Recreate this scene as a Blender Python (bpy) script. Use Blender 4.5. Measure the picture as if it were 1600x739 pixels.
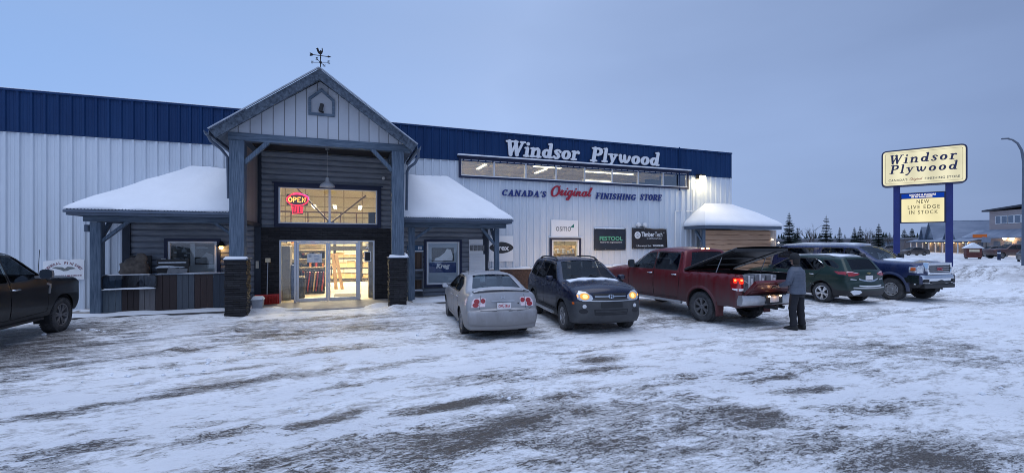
import bpy, bmesh, math, random
import numpy as np
from mathutils import Vector, Matrix
from mathutils.geometry import delaunay_2d_cdt
from mathutils.bvhtree import BVHTree

R = math.radians
rnd = random.Random(7)
sc = bpy.context.scene
for o in list(bpy.data.objects):
    bpy.data.objects.remove(o)

# ------------------------------------------------------------------ camera
cam_d = bpy.data.cameras.new('camera')
cam = bpy.data.objects.new('camera', cam_d)
sc.collection.objects.link(cam)
cam.location = (0, 0, 2.1)
cam.rotation_euler = (R(90), 0, R(-20))
cam_d.sensor_width = 36
cam_d.lens = 15.75
cam_d.shift_y = 0.0066
cam_d.clip_end = 3000
sc.camera = cam

# ------------------------------------------------------------------ sky at dusk (overcast)
world = bpy.data.worlds.new('World')
sc.world = world
world.use_nodes = True
wn = world.node_tree.nodes
wl = world.node_tree.links
wn.clear()
w_out = wn.new('ShaderNodeOutputWorld')
w_bg = wn.new('ShaderNodeBackground')
w_sky = wn.new('ShaderNodeTexSky')
w_sky.sky_type = 'NISHITA'
w_sky.sun_disc = False
w_sky.sun_elevation = R(12)
w_sky.sun_rotation = R(215)
w_tc = wn.new('ShaderNodeTexCoord')
w_sep = wn.new('ShaderNodeSeparateXYZ')
wl.new(w_tc.outputs['Generated'], w_sep.inputs[0])
# cloud veil: colour drifts from the brighter west (left) to the duller east (right)
w_dot = wn.new('ShaderNodeVectorMath'); w_dot.operation = 'DOT_PRODUCT'
wl.new(w_tc.outputs['Generated'], w_dot.inputs[0])
w_dot.inputs[1].default_value = (0.94, -0.34, 0.0)
w_noise = wn.new('ShaderNodeTexNoise')
w_noise.inputs['Scale'].default_value = 1.6
w_noise.inputs['Detail'].default_value = 4
w_map = wn.new('ShaderNodeMapping')
w_map.inputs['Scale'].default_value = (1, 1, 3.2)
wl.new(w_tc.outputs['Generated'], w_map.inputs[0])
wl.new(w_map.outputs[0], w_noise.inputs['Vector'])
w_madd = wn.new('ShaderNodeMath'); w_madd.operation = 'MULTIPLY_ADD'
wl.new(w_noise.outputs['Fac'], w_madd.inputs[0])
w_madd.inputs[1].default_value = 0.46
wl.new(w_dot.outputs['Value'], w_madd.inputs[2])
w_mr = wn.new('ShaderNodeMapRange')
wl.new(w_madd.outputs[0], w_mr.inputs['Value'])
w_mr.inputs['From Min'].default_value = -0.69
w_mr.inputs['From Max'].default_value = 1.16
w_ramp = wn.new('ShaderNodeValToRGB')
el = w_ramp.color_ramp.elements
el[0].position = 0.0; el[0].color = (0.250, 0.425, 0.790, 1)
el[1].position = 0.92; el[1].color = (0.180, 0.255, 0.455, 1)
e = el.new(0.5); e.color = (0.365, 0.498, 0.805, 1)
e = el.new(0.75); e.color = (0.266, 0.370, 0.625, 1)
wl.new(w_mr.outputs[0], w_ramp.inputs[0])
# the veil is thinner and paler low over the horizon
w_hz = wn.new('ShaderNodeMapRange'); w_hz.interpolation_type = 'SMOOTHSTEP'
wl.new(w_sep.outputs['Z'], w_hz.inputs['Value'])
w_hz.inputs['From Min'].default_value = 0.16
w_hz.inputs['From Max'].default_value = 0.5
w_hz.inputs['To Min'].default_value = 1.17
w_hz.inputs['To Max'].default_value = 1.0
w_mix = wn.new('ShaderNodeVectorMath'); w_mix.operation = 'SCALE'
wl.new(w_ramp.outputs[0], w_mix.inputs[0])
wl.new(w_hz.outputs[0], w_mix.inputs['Scale'])
w_bg.inputs['Strength'].default_value = 1.06
# an overcast sky is brightest overhead
w_zen = wn.new('ShaderNodeMapRange'); w_zen.interpolation_type = 'SMOOTHSTEP'
wl.new(w_sep.outputs['Z'], w_zen.inputs['Value'])
w_zen.inputs['From Min'].default_value = 0.42
w_zen.inputs['From Max'].default_value = 0.95
w_zen.inputs['To Min'].default_value = 1.0
w_zen.inputs['To Max'].default_value = 1.9
w_mul = wn.new('ShaderNodeVectorMath'); w_mul.operation = 'SCALE'
wl.new(w_mix.outputs[0], w_mul.inputs[0])
wl.new(w_zen.outputs[0], w_mul.inputs['Scale'])
wl.new(w_mul.outputs[0], w_bg.inputs['Color'])
w_bg2 = wn.new('ShaderNodeBackground')
w_bg2.inputs['Strength'].default_value = 0.05
wl.new(w_sky.outputs[0], w_bg2.inputs['Color'])
w_mx = wn.new('ShaderNodeMixShader')
w_mx.inputs[0].default_value = 0.12
wl.new(w_bg.outputs[0], w_mx.inputs[1])
wl.new(w_bg2.outputs[0], w_mx.inputs[2])
wl.new(w_mx.outputs[0], w_out.inputs[0])

sun_d = bpy.data.lights.new('sun', 'SUN')
sun_d.energy = 1.05
sun_d.angle = R(60)
sun_d.color = (1.0, 0.96, 0.93)
sun = bpy.data.objects.new('sun', sun_d)
sc.collection.objects.link(sun)
sun.rotation_euler = (R(10), 0, R(-35))

sc.view_settings.view_transform = 'Standard'
sc.view_settings.look = 'None'
sc.view_settings.exposure = 0.0
sc.view_settings.gamma = 1.0
sc.view_settings.use_curve_mapping = False
sc.render.engine = 'CYCLES'
sc.cycles.use_denoising = True
sc.cycles.max_bounces = 8
sc.cycles.transparent_max_bounces = 12
sc.cycles.sample_clamp_indirect = 6.0
sc.cycles.filter_width = 0.95

# ------------------------------------------------------------------ helpers
COL = sc.collection


class MB:
    """collects geometry for ONE mesh object"""

    def __init__(s):
        s.v = []; s.f = []; s.m = []

    def add(s, vs, fs, mi=0):
        b = len(s.v)
        s.v += [tuple(p) for p in vs]
        for f in fs:
            s.f.append([i + b for i in f]); s.m.append(mi)
        return s

    def box(s, x0, x1, y0, y1, z0, z1, mi=0):
        vs = [(x0, y0, z0), (x1, y0, z0), (x1, y1, z0), (x0, y1, z0), (x0, y0, z1), (x1, y0, z1), (x1, y1, z1), (x0, y1, z1)]
        return s.add(vs, [(0, 3, 2, 1), (4, 5, 6, 7), (0, 1, 5, 4), (1, 2, 6, 5), (2, 3, 7, 6), (3, 0, 4, 7)], mi)

    def obox(s, c, size, rot=None, mi=0):
        hx, hy, hz = [q / 2 for q in size]
        M = rot if rot is not None else Matrix.Identity(3)
        c = Vector(c)
        vs = [c + M @ Vector((a * hx, b * hy, d * hz)) for d in (-1, 1) for a, b in ((-1, -1), (1, -1), (1, 1), (-1, 1))]
        return s.add(vs, [(0, 3, 2, 1), (4, 5, 6, 7), (0, 1, 5, 4), (1, 2, 6, 5), (2, 3, 7, 6), (3, 0, 4, 7)], mi)

    def beam(s, p, q, w, h, mi=0, up=(0, 0, 1)):
        p = Vector(p); q = Vector(q)
        d = (q - p).normalized()
        u = Vector(up)
        side = d.cross(u)
        if side.length < 1e-4:
            side = d.cross(Vector((1, 0, 0)))
        side.normalize()
        u = side.cross(d).normalized()
        vs = []
        for b in (p, q):
            for a, c in ((-1, -1), (1, -1), (1, 1), (-1, 1)):
                vs.append(b + side * (a * w / 2) + u * (c * h / 2))
        return s.add(vs, [(0, 3, 2, 1), (4, 5, 6, 7), (0, 1, 5, 4), (1, 2, 6, 5), (2, 3, 7, 6), (3, 0, 4, 7)], mi)

    def tube(s, pts, r, n=10, mi=0, caps=True):
        pts = [Vector(p) for p in pts]
        k = len(pts)
        rs = r if isinstance(r, (list, tuple)) else [r] * k
        vs = []
        prev = None
        for i, p in enumerate(pts):
            d = (pts[min(i + 1, k - 1)] - pts[max(i - 1, 0)]).normalized()
            if prev is None:
                a = d.cross(Vector((0, 0, 1)))
                if a.length < 1e-3:
                    a = d.cross(Vector((1, 0, 0)))
            else:
                a = prev - d * prev.dot(d)
            a.normalize(); prev = a
            b = d.cross(a)
            for j in range(n):
                t = 2 * math.pi * j / n
                vs.append(p + (a * math.cos(t) + b * math.sin(t)) * rs[i])
        fs = []
        for i in range(k - 1):
            for j in range(n):
                fs.append((i * n + j, i * n + (j + 1) % n, (i + 1) * n + (j + 1) % n, (i + 1) * n + j))
        if caps:
            fs.append(tuple(range(n))[::-1]); fs.append(tuple((k - 1) * n + j for j in range(n)))
        return s.add(vs, fs, mi)

    def lathe(s, prof, n=24, c=(0, 0, 0), axis='z', mi=0):
        vs = []
        for r, h in prof:
            for j in range(n):
                t = 2 * math.pi * j / n
                a, b = r * math.cos(t), r * math.sin(t)
                p = {'z': (a, b, h), 'y': (a, h, b), 'x': (h, a, b)}[axis]
                vs.append((p[0] + c[0], p[1] + c[1], p[2] + c[2]))
        fs = []
        for i in range(len(prof) - 1):
            for j in range(n):
                fs.append((i * n + j, i * n + (j + 1) % n, (i + 1) * n + (j + 1) % n, (i + 1) * n + j))
        return s.add(vs, fs, mi)

    def prism(s, poly, plane, a, b, mi=0):
        n = len(poly)
        def P(p, h):
            return {'xz': (p[0], h, p[1]), 'yz': (h, p[0], p[1]), 'xy': (p[0], p[1], h)}[plane]
        vs = [P(p, a) for p in poly] + [P(p, b) for p in poly]
        fs = [tuple(range(n)), tuple(range(2 * n - 1, n - 1, -1))]
        for i in range(n):
            j = (i + 1) % n
            fs.append((i, i + n, j + n, j))
        return s.add(vs, fs, mi)

    def grid(s, rows, mi=0, closed=False):
        n = len(rows[0])
        vs = [p for r in rows for p in r]
        fs = []
        for i in range(len(rows) - 1):
            for j in range(n if closed else n - 1):
                k = (j + 1) % n
                fs.append((i * n + j, i * n + k, (i + 1) * n + k, (i + 1) * n + j))
        return s.add(vs, fs, mi)

    def blob(s, c, r, sz=(1, 1, 1), n=10, mi=0, jit=0.0):
        rows = []
        m = max(4, n // 2)
        for i in range(m + 1):
            t = math.pi * i / m
            row = []
            for j in range(n):
                u = 2 * math.pi * j / n
                q = r * (1 + (rnd.uniform(-jit, jit) if 0 < i < m else 0))
                row.append((c[0] + q * sz[0] * math.sin(t) * math.cos(u), c[1] + q * sz[1] * math.sin(t) * math.sin(u), c[2] + q * sz[2] * math.cos(t)))
            rows.append(row)
        return s.grid(rows, mi, True)

    def build(s, name, mats, parent=None, smooth=None, bevel=0, seg=2, recalc=True):
        me = bpy.data.meshes.new(name)
        me.from_pydata(s.v, [], s.f)
        if not isinstance(mats, (list, tuple)):
            mats = [mats]
        for m in mats:
            me.materials.append(m)
        if len(mats) > 1:
            me.polygons.foreach_set('material_index', s.m)
        me.update()
        if recalc:
            bm = bmesh.new(); bm.from_mesh(me)
            bmesh.ops.recalc_face_normals(bm, faces=bm.faces)
            bm.to_mesh(me); bm.free()
        if smooth:
            me.polygons.foreach_set('use_smooth', [True] * len(me.polygons))
            if smooth is not True:
                me.set_sharp_from_angle(angle=R(smooth))
        o = bpy.data.objects.new(name, me)
        COL.objects.link(o)
        if parent is not None:
            o.parent = parent
            if 'wl' in parent:
                o.matrix_parent_inverse = Matrix.Translation(-parent.location)
        if bevel:
            b = o.modifiers.new('bevel', 'BEVEL')
            b.width = bevel; b.segments = seg; b.limit_method = 'ANGLE'; b.angle_limit = R(40)
        return o


def thing(name, label, cat, loc=(0, 0, 0), rz=0.0, group=None, world_geo=True):
    """Empty at a thing's base; with world_geo its parts are modelled in world coordinates"""
    o = bpy.data.objects.new(name, None)
    o.empty_display_size = 0.2
    COL.objects.link(o)
    o.location = loc
    o.rotation_euler = (0, 0, rz)
    o['label'] = label; o['category'] = cat
    if group: o['group'] = group
    if world_geo and rz == 0:
        o['wl'] = 1
    return o


def tag(o, label, cat, group=None):
    o['label'] = label; o['category'] = cat
    if group: o['group'] = group
    return o


def struct(o, kind='structure'):
    o['kind'] = kind
    return o


def sub(child, part):
    """hang a mesh (modelled in the thing's frame) under a part as its sub-part"""
    root = part
    child.parent = part
    if part.parent is not None and 'wl' in part.parent:
        child.matrix_parent_inverse = part.matrix_parent_inverse.copy() @ Matrix.Identity(4)
        child.matrix_parent_inverse = Matrix.Identity(4)
    return child


# ------------------------------------------------------------------ materials
MATS = {}


def pmat(name, col, rough=0.6, metal=0.0, spec=0.5, var=0.0, vs=3.0, col2=None, bump=0.0, bs=20.0, coat=0.0, emit=None, es=0.0, stretch=(1, 1, 1), detail=4, rvar=0.0, wave=None):
    m = bpy.data.materials.new(name)
    m.use_nodes = True
    nt = m.node_tree; n = nt.nodes; l = nt.links
    b = n['Principled BSDF']
    b.inputs['Base Color'].default_value = (*col, 1)
    b.inputs['Roughness'].default_value = rough
    b.inputs['Metallic'].default_value = metal
    b.inputs['Specular IOR Level'].default_value = spec
    b.inputs['Coat Weight'].default_value = coat
    b.inputs['Coat Roughness'].default_value = 0.06
    if emit:
        b.inputs['Emission Color'].default_value = (*emit, 1)
        b.inputs['Emission Strength'].default_value = es
    tc = n.new('ShaderNodeTexCoord'); mp = n.new('ShaderNodeMapping')
    mp.inputs['Scale'].default_value = stretch
    l.new(tc.outputs['Object'], mp.inputs[0])
    if var or col2:
        nz = n.new('ShaderNodeTexNoise')
        nz.inputs['Scale'].default_value = vs; nz.inputs['Detail'].default_value = detail
        nz.inputs['Roughness'].default_value = 0.65
        l.new(mp.outputs[0], nz.inputs['Vector'])
        mr = n.new('ShaderNodeMapRange')
        mr.inputs['From Min'].default_value = 0.3; mr.inputs['From Max'].default_value = 0.7
        l.new(nz.outputs['Fac'], mr.inputs['Value'])
        mx = n.new('ShaderNodeMixRGB')
        c2 = col2 if col2 else tuple(c * (1 + var) for c in col)
        c1 = col if col2 else tuple(c * (1 - var) for c in col)
        mx.inputs[1].default_value = (*c1, 1); mx.inputs[2].default_value = (*c2, 1)
        l.new(mr.outputs[0], mx.inputs[0])
        l.new(mx.outputs[0], b.inputs['Base Color'])
        if rvar:
            rr = n.new('ShaderNodeMapRange')
            rr.inputs['To Min'].default_value = max(0.02, rough - rvar); rr.inputs['To Max'].default_value = min(1, rough + rvar)
            l.new(nz.outputs['Fac'], rr.inputs['Value']); l.new(rr.outputs[0], b.inputs['Roughness'])
    if bump:
        n2 = n.new('ShaderNodeTexNoise')
        n2.inputs['Scale'].default_value = bs; n2.inputs['Detail'].default_value = 5
        l.new(mp.outputs[0], n2.inputs['Vector'])
        bp = n.new('ShaderNodeBump'); bp.inputs['Strength'].default_value = bump
        bp.inputs['Distance'].default_value = 0.02
        l.new(n2.outputs['Fac'], bp.inputs['Height'])
        l.new(bp.outputs[0], b.inputs['Normal'])
    MATS[name] = m
    return m


def glass(name, tint=(0.9, 0.95, 1.0), refl=0.10, rough=0.02):
    m = bpy.data.materials.new(name); m.use_nodes = True
    n = m.node_tree.nodes; l = m.node_tree.links
    n.clear()
    o = n.new('ShaderNodeOutputMaterial'); t = n.new('ShaderNodeBsdfTransparent'); g = n.new('ShaderNodeBsdfGlossy')
    t.inputs[0].default_value = (*tint, 1); g.inputs['Roughness'].default_value = rough
    g.inputs[0].default_value = (0.75, 0.8, 0.85, 1)
    lw = n.new('ShaderNodeLayerWeight'); lw.inputs[0].default_value = 0.25
    mr = n.new('ShaderNodeMapRange'); mr.inputs['To Min'].default_value = refl; mr.inputs['To Max'].default_value = min(1, refl + 0.38)
    l.new(lw.outputs['Fresnel'], mr.inputs['Value'])
    mx = n.new('ShaderNodeMixShader')
    l.new(mr.outputs[0], mx.inputs[0]); l.new(t.outputs[0], mx.inputs[1]); l.new(g.outputs[0], mx.inputs[2])
    l.new(mx.outputs[0], o.inputs[0])
    return m


def emis(name, col, s):
    m = bpy.data.materials.new(name); m.use_nodes = True
    n = m.node_tree.nodes; l = m.node_tree.links
    n.clear()
    o = n.new('ShaderNodeOutputMaterial'); e = n.new('ShaderNodeEmission')
    e.inputs[0].default_value = (*col, 1); e.inputs[1].default_value = s
    l.new(e.outputs[0], o.inputs[0])
    return m


def board_mat(name, col, rough=0.75, width=0.14, axis=0, depth=0.6, var=0.25, grain=(2, 2, 14), offs=0.0):
    """weathered boards: a groove every `width` along axis (0=x 1=y 2=z), each board its own shade, grain along the board"""
    m = bpy.data.materials.new(name); m.use_nodes = True
    n = m.node_tree.nodes; l = m.node_tree.links
    b = n['Principled BSDF']; b.inputs['Roughness'].default_value = rough
    b.inputs['Specular IOR Level'].default_value = 0.3
    tc = n.new('ShaderNodeTexCoord'); sp = n.new('ShaderNodeSeparateXYZ')
    l.new(tc.outputs['Object'], sp.inputs[0])
    d = n.new('ShaderNodeMath'); d.operation = 'MULTIPLY_ADD'; d.inputs[1].default_value = 1 / width; d.inputs[2].default_value = offs + 100
    l.new(sp.outputs[axis], d.inputs[0])
    fl = n.new('ShaderNodeMath'); fl.operation = 'FLOOR'; l.new(d.outputs[0], fl.inputs[0])
    fr = n.new('ShaderNodeMath'); fr.operation = 'FRACT'; l.new(d.outputs[0], fr.inputs[0])
    wn_ = n.new('ShaderNodeTexWhiteNoise'); wn_.noise_dimensions = '1D'; l.new(fl.outputs[0], wn_.inputs['W'])
    mp = n.new('ShaderNodeMapping'); mp.inputs['Scale'].default_value = grain
    l.new(tc.outputs['Object'], mp.inputs[0])
    nz = n.new('ShaderNodeTexNoise'); nz.inputs['Scale'].default_value = 3.0; nz.inputs['Detail'].default_value = 6
    l.new(mp.outputs[0], nz.inputs['Vector'])
    ad = n.new('ShaderNodeMath'); ad.operation = 'ADD'; l.new(wn_.outputs[0], ad.inputs[0]); l.new(nz.outputs['Fac'], ad.inputs[1])
    mr = n.new('ShaderNodeMapRange'); mr.inputs['From Min'].default_value = 0.3; mr.inputs['From Max'].default_value = 1.7
    l.new(ad.outputs[0], mr.inputs[0])
    mx = n.new('ShaderNodeMixRGB')
    mx.inputs[1].default_value = (*[c * (1 - var) for c in col], 1); mx.inputs[2].default_value = (*[c * (1 + var) for c in col], 1)
    l.new(mr.outputs[0], mx.inputs[0])
    # groove
    a = n.new('ShaderNodeMath'); a.operation = 'SUBTRACT'; l.new(fr.outputs[0], a.inputs[0]); a.inputs[1].default_value = 0.5
    ab = n.new('ShaderNodeMath'); ab.operation = 'ABSOLUTE'; l.new(a.outputs[0], ab.inputs[0])
    g = n.new('ShaderNodeMapRange'); g.inputs['From Min'].default_value = 0.44; g.inputs['From Max'].default_value = 0.5
    g.inputs['To Min'].default_value = 1.0; g.inputs['To Max'].default_value = 0.0
    l.new(ab.outputs[0], g.inputs[0])
    mm = n.new('ShaderNodeMixRGB'); mm.blend_type = 'MULTIPLY'; mm.inputs[0].default_value = depth
    l.new(mx.outputs[0], mm.inputs[1]); l.new(g.outputs[0], mm.inputs[2])
    l.new(mm.outputs[0], b.inputs['Base Color'])
    bp = n.new('ShaderNodeBump'); bp.inputs['Distance'].default_value = 0.012; bp.inputs['Strength'].default_value = 0.8
    ad2 = n.new('ShaderNodeMath'); ad2.operation = 'MULTIPLY_ADD'; l.new(nz.outputs['Fac'], ad2.inputs[0]); ad2.inputs[1].default_value = 0.25
    l.new(g.outputs[0], ad2.inputs[2]); l.new(ad2.outputs[0], bp.inputs['Height']); l.new(bp.outputs[0], b.inputs['Normal'])
    return m


def brick_mat(name, c1, c2, mortar, bw, bh, rough=0.8, bump=0.6, msize=0.02, off=0.5):
    m = bpy.data.materials.new(name); m.use_nodes = True
    n = m.node_tree.nodes; l = m.node_tree.links
    b = n['Principled BSDF']; b.inputs['Roughness'].default_value = rough
    b.inputs['Specular IOR Level'].default_value = 0.3
    tc = n.new('ShaderNodeTexCoord'); sp = n.new('ShaderNodeSeparateXYZ'); cb = n.new('ShaderNodeCombineXYZ')
    l.new(tc.outputs['Object'], sp.inputs[0])
    ad = n.new('ShaderNodeMath'); ad.operation = 'ADD'
    l.new(sp.outputs[0], ad.inputs[0]); l.new(sp.outputs[1], ad.inputs[1])
    l.new(ad.outputs[0], cb.inputs[0]); l.new(sp.outputs[2], cb.inputs[1])
    br = n.new('ShaderNodeTexBrick'); l.new(cb.outputs[0], br.inputs['Vector'])
    br.offset = off
    br.inputs['Color1'].default_value = (*c1, 1); br.inputs['Color2'].default_value = (*c2, 1); br.inputs['Mortar'].default_value = (*mortar, 1)
    br.inputs['Scale'].default_value = 1; br.inputs['Brick Width'].default_value = bw; br.inputs['Row Height'].default_value = bh
    br.inputs['Mortar Size'].default_value = msize * bh; br.inputs['Bias'].default_value = 0.0
    nz = n.new('ShaderNodeTexNoise'); nz.inputs['Scale'].default_value = 14; nz.inputs['Detail'].default_value = 6
    l.new(tc.outputs['Object'], nz.inputs['Vector'])
    mx = n.new('ShaderNodeMixRGB'); mx.blend_type = 'OVERLAY'; mx.inputs[0].default_value = 0.7
    l.new(br.outputs['Color'], mx.inputs[1]); l.new(nz.outputs['Fac'], mx.inputs[2])
    l.new(mx.outputs[0], b.inputs['Base Color'])
    sb = n.new('ShaderNodeMath'); sb.operation = 'MULTIPLY_ADD'; sb.inputs[1].default_value = 0.8
    l.new(nz.outputs['Fac'], sb.inputs[0])
    iv = n.new('ShaderNodeMath'); iv.operation = 'SUBTRACT'; iv.inputs[0].default_value = 1.0; l.new(br.outputs['Fac'], iv.inputs[1])
    l.new(iv.outputs[0], sb.inputs[2])
    bp = n.new('ShaderNodeBump'); bp.inputs['Strength'].default_value = bump; bp.inputs['Distance'].default_value = 0.02
    l.new(sb.outputs[0], bp.inputs['Height']); l.new(bp.outputs[0], b.inputs['Normal'])
    return m


def car_paint(name, col, dirt=(0.22, 0.2, 0.18), zlo=0.35, zhi=0.95, amount=0.8, rough=0.28, metal=0.25, base=0.1, streak=0.0):
    """clear-coated paint with road film that gets thicker towards the sills (a film of salt and grime with a patchy edge)"""
    m = bpy.data.materials.new(name); m.use_nodes = True
    n = m.node_tree.nodes; l = m.node_tree.links
    b = n['Principled BSDF']
    b.inputs['Metallic'].default_value = metal
    b.inputs['Specular IOR Level'].default_value = 0.4; b.inputs['Coat Roughness'].default_value = 0.10
    tc = n.new('ShaderNodeTexCoord'); sp = n.new('ShaderNodeSeparateXYZ'); l.new(tc.outputs['Object'], sp.inputs[0])
    nz = n.new('ShaderNodeTexNoise'); nz.inputs['Scale'].default_value = 3.5; nz.inputs['Detail'].default_value = 7; nz.inputs['Roughness'].default_value = 0.7
    mp = n.new('ShaderNodeMapping'); mp.inputs['Scale'].default_value = (1.0, 1.0, 0.6 if not streak else 0.12)
    if streak: mp.inputs['Scale'].default_value = (3.6, 1.0, 0.22)
    l.new(tc.outputs['Object'], mp.inputs[0]); l.new(mp.outputs[0], nz.inputs['Vector'])
    mr = n.new('ShaderNodeMapRange'); mr.inputs['From Min'].default_value = zhi; mr.inputs['From Max'].default_value = zlo
    l.new(sp.outputs[2], mr.inputs['Value'])
    ad = n.new('ShaderNodeMath'); ad.operation = 'MULTIPLY_ADD'; l.new(nz.outputs['Fac'], ad.inputs[0]); ad.inputs[1].default_value = 1.1
    l.new(mr.outputs[0], ad.inputs[2])
    m2 = n.new('ShaderNodeMapRange'); m2.inputs['From Min'].default_value = 0.55; m2.inputs['From Max'].default_value = 1.35
    m2.inputs['To Min'].default_value = base; m2.inputs['To Max'].default_value = amount
    l.new(ad.outputs[0], m2.inputs['Value'])
    mx = n.new('ShaderNodeMixRGB'); l.new(m2.outputs[0], mx.inputs[0])
    mx.inputs[1].default_value = (*col, 1); mx.inputs[2].default_value = (*dirt, 1)
    l.new(mx.outputs[0], b.inputs['Base Color'])
    rr = n.new('ShaderNodeMapRange'); rr.inputs['To Min'].default_value = rough; rr.inputs['To Max'].default_value = 0.75
    l.new(m2.outputs[0], rr.inputs['Value']); l.new(rr.outputs[0], b.inputs['Roughness'])
    cw = n.new('ShaderNodeMapRange'); cw.inputs['To Min'].default_value = 0.35; cw.inputs['To Max'].default_value = 0.0
    l.new(m2.outputs[0], cw.inputs['Value']); l.new(cw.outputs[0], b.inputs['Coat Weight'])
    return m


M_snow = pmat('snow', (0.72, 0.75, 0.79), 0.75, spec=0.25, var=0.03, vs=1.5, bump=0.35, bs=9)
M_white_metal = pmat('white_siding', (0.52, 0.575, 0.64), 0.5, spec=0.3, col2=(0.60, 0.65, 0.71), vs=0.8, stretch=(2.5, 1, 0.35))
M_blue_metal = pmat('blue_siding', (0.004, 0.026, 0.092), 0.5, spec=0.2, col2=(0.007, 0.036, 0.115), vs=1.2, stretch=(2, 1, 0.4))
M_slate = pmat('slate_trim', (0.022, 0.030, 0.046), 0.6, spec=0.3, var=0.2, vs=4, stretch=(4, 4, 0.8))
M_trim_blue = pmat('blue_trim', (0.010, 0.018, 0.055), 0.5, spec=0.4, var=0.12, vs=2)
M_fascia = pmat('fascia_metal', (0.085, 0.115, 0.165), 0.5, spec=0.4, var=0.15, vs=3)
M_timber = pmat('weathered_timber', (0.045, 0.072, 0.110), 0.75, spec=0.2, col2=(0.165, 0.215, 0.280), vs=3.0, stretch=(13, 13, 0.7), bump=0.4, bs=14, detail=7)
M_timber_h = pmat('weathered_timber_beam', (0.045, 0.072, 0.110), 0.75, spec=0.2, col2=(0.165, 0.215, 0.280), vs=3.0, stretch=(0.7, 13, 13), bump=0.4, bs=14, detail=7)
M_log = pmat('log_siding', (0.150, 0.168, 0.205), 0.75, spec=0.2, col2=(0.275, 0.295, 0.33), vs=2.2, stretch=(0.8, 6, 6), bump=0.4, bs=9, detail=7)
M_gable = board_mat('gable_boards', (0.46, 0.49, 0.54), width=0.30, axis=0, depth=0.75, var=0.1)
M_side_boards = board_mat('side_boards', (0.26, 0.24, 0.245), width=0.16, axis=1, depth=0.7, var=0.2)
M_stone = brick_mat('stacked_stone', (0.012, 0.012, 0.015), (0.030, 0.030, 0.034), (0.002, 0.002, 0.003), 0.34, 0.062, rough=0.55, bump=1.0, msize=0.08)
M_brick = brick_mat('brown_brick', (0.070, 0.044, 0.037), (0.105, 0.064, 0.050), (0.055, 0.042, 0.036), 0.23, 0.085, bump=0.5, msize=0.12)
M_alu = pmat('aluminium', (0.55, 0.57, 0.61), 0.38, metal=0.55, var=0.06, vs=6)
M_white = pmat('white_paint', (0.74, 0.75, 0.76), 0.45, var=0.03, vs=4)
M_white_sign = pmat('white_sign_face', (0.78, 0.79, 0.80), 0.4, var=0.02, vs=2)
M_black = pmat('black_plastic', (0.012, 0.012, 0.014), 0.5, var=0.2, vs=8)
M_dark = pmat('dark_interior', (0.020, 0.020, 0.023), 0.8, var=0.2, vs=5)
M_iron = pmat('black_iron', (0.010, 0.010, 0.012), 0.5, metal=0.4, var=0.2, vs=9)
M_chrome = pmat('chrome', (0.72, 0.74, 0.77), 0.16, metal=1.0, var=0.05, vs=5)
M_chrome_dull = pmat('salted_chrome', (0.50, 0.51, 0.53), 0.38, metal=0.8, var=0.15, vs=4)
M_rubber = pmat('tyre_rubber', (0.020, 0.020, 0.022), 0.85, col2=(0.075, 0.075, 0.078), vs=5, bump=0.3, bs=40)
M_alloy = pmat('alloy_wheel', (0.42, 0.43, 0.45), 0.35, metal=0.8, col2=(0.26, 0.26, 0.27), vs=4)
M_alloy_grey = pmat('grey_alloy_wheel', (0.20, 0.20, 0.215), 0.5, metal=0.5, col2=(0.13, 0.125, 0.12), vs=4)
M_steel = pmat('steel', (0.36, 0.37, 0.39), 0.45, metal=0.7, var=0.12, vs=5)
M_glass = glass('window_glass', (0.94, 0.96, 0.96), 0.05)
M_glass_car = glass('car_glass', (0.50, 0.58, 0.58), 0.05)
M_glass_dark = glass('tinted_car_glass', (0.16, 0.17, 0.19), 0.05)
M_red_letter = pmat('red_lettering', (0.33, 0.010, 0.030), 0.45, var=0.1, vs=5)
M_blue_letter = pmat('blue_lettering', (0.010, 0.028, 0.17), 0.45, var=0.12, vs=5)

# ------------------------------------------------------------------ lettering
GL = {}


def arc(cx, cy, rx, ry, a0, a1, r0, r1=None, n=14):
    """stroke along an ellipse arc; radius r0 at the sides, r1 at top and bottom"""
    r1 = r0 if r1 is None else r1
    out = []
    for i in range(n + 1):
        t = R(a0 + (a1 - a0) * i / n)
        k = abs(math.cos(t)) ** 1.4
        out.append((cx + rx * math.cos(t), cy + ry * math.sin(t), r1 + (r0 - r1) * k))
    return out


def ln(*p, r=0.1):
    return [(x, y, r) if True else None for x, y in p]


S = 0.062   # serif radius
T = 0.112   # stem radius
GL['W'] = (1.28, [ln((.22, .93), (.42, .09), r=.125), ln((.42, .09), (.66, .80), r=.075), ln((.63, .93), (.84, .09), r=.125), ln((.84, .09), (1.10, .90), r=.078), ln((.04, .94), (.40, .94), r=S), ln((.96, .94), (1.26, .94), r=S), ln((.50, .94), (.76, .94), r=S)])
GL['P'] = (.84, [ln((.24, .93), (.24, .07), r=.125), ln((.05, .06), (.45, .06), r=S), ln((.05, .94), (.30, .94), r=S), [(.26, .935, .07), (.50, .93, .085), (.655, .86, .11), (.70, .72, .125), (.655, .58, .11), (.52, .50, .085), (.32, .48, .07)]])
GL['i'] = (.42, [ln((.21, .56), (.21, .08), r=T), ln((.05, .06), (.38, .06), r=S), ln((.06, .58), (.2, .59), r=S), ln((.2, .86), (.21, .86), r=.115)])
GL['n'] = (.82, [ln((.20, .56), (.20, .08), r=T), ln((.05, .06), (.36, .06), r=S), ln((.05, .58), (.2, .59), r=S), [(.24, .42, .07), (.36, .555, .085), (.50, .575, .1), (.58, .50, .11), (.60, .36, .112), (.60, .08, .112)], ln((.47, .06), (.78, .06), r=S)])
GL['d'] = (.80, [arc(.34, .31, .20, .235, 0, 360, .125, .07), ln((.58, .93), (.58, .10), r=T), ln((.58, .06), (.76, .07), r=S), ln((.42, .95), (.58, .96), r=S)])
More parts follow.
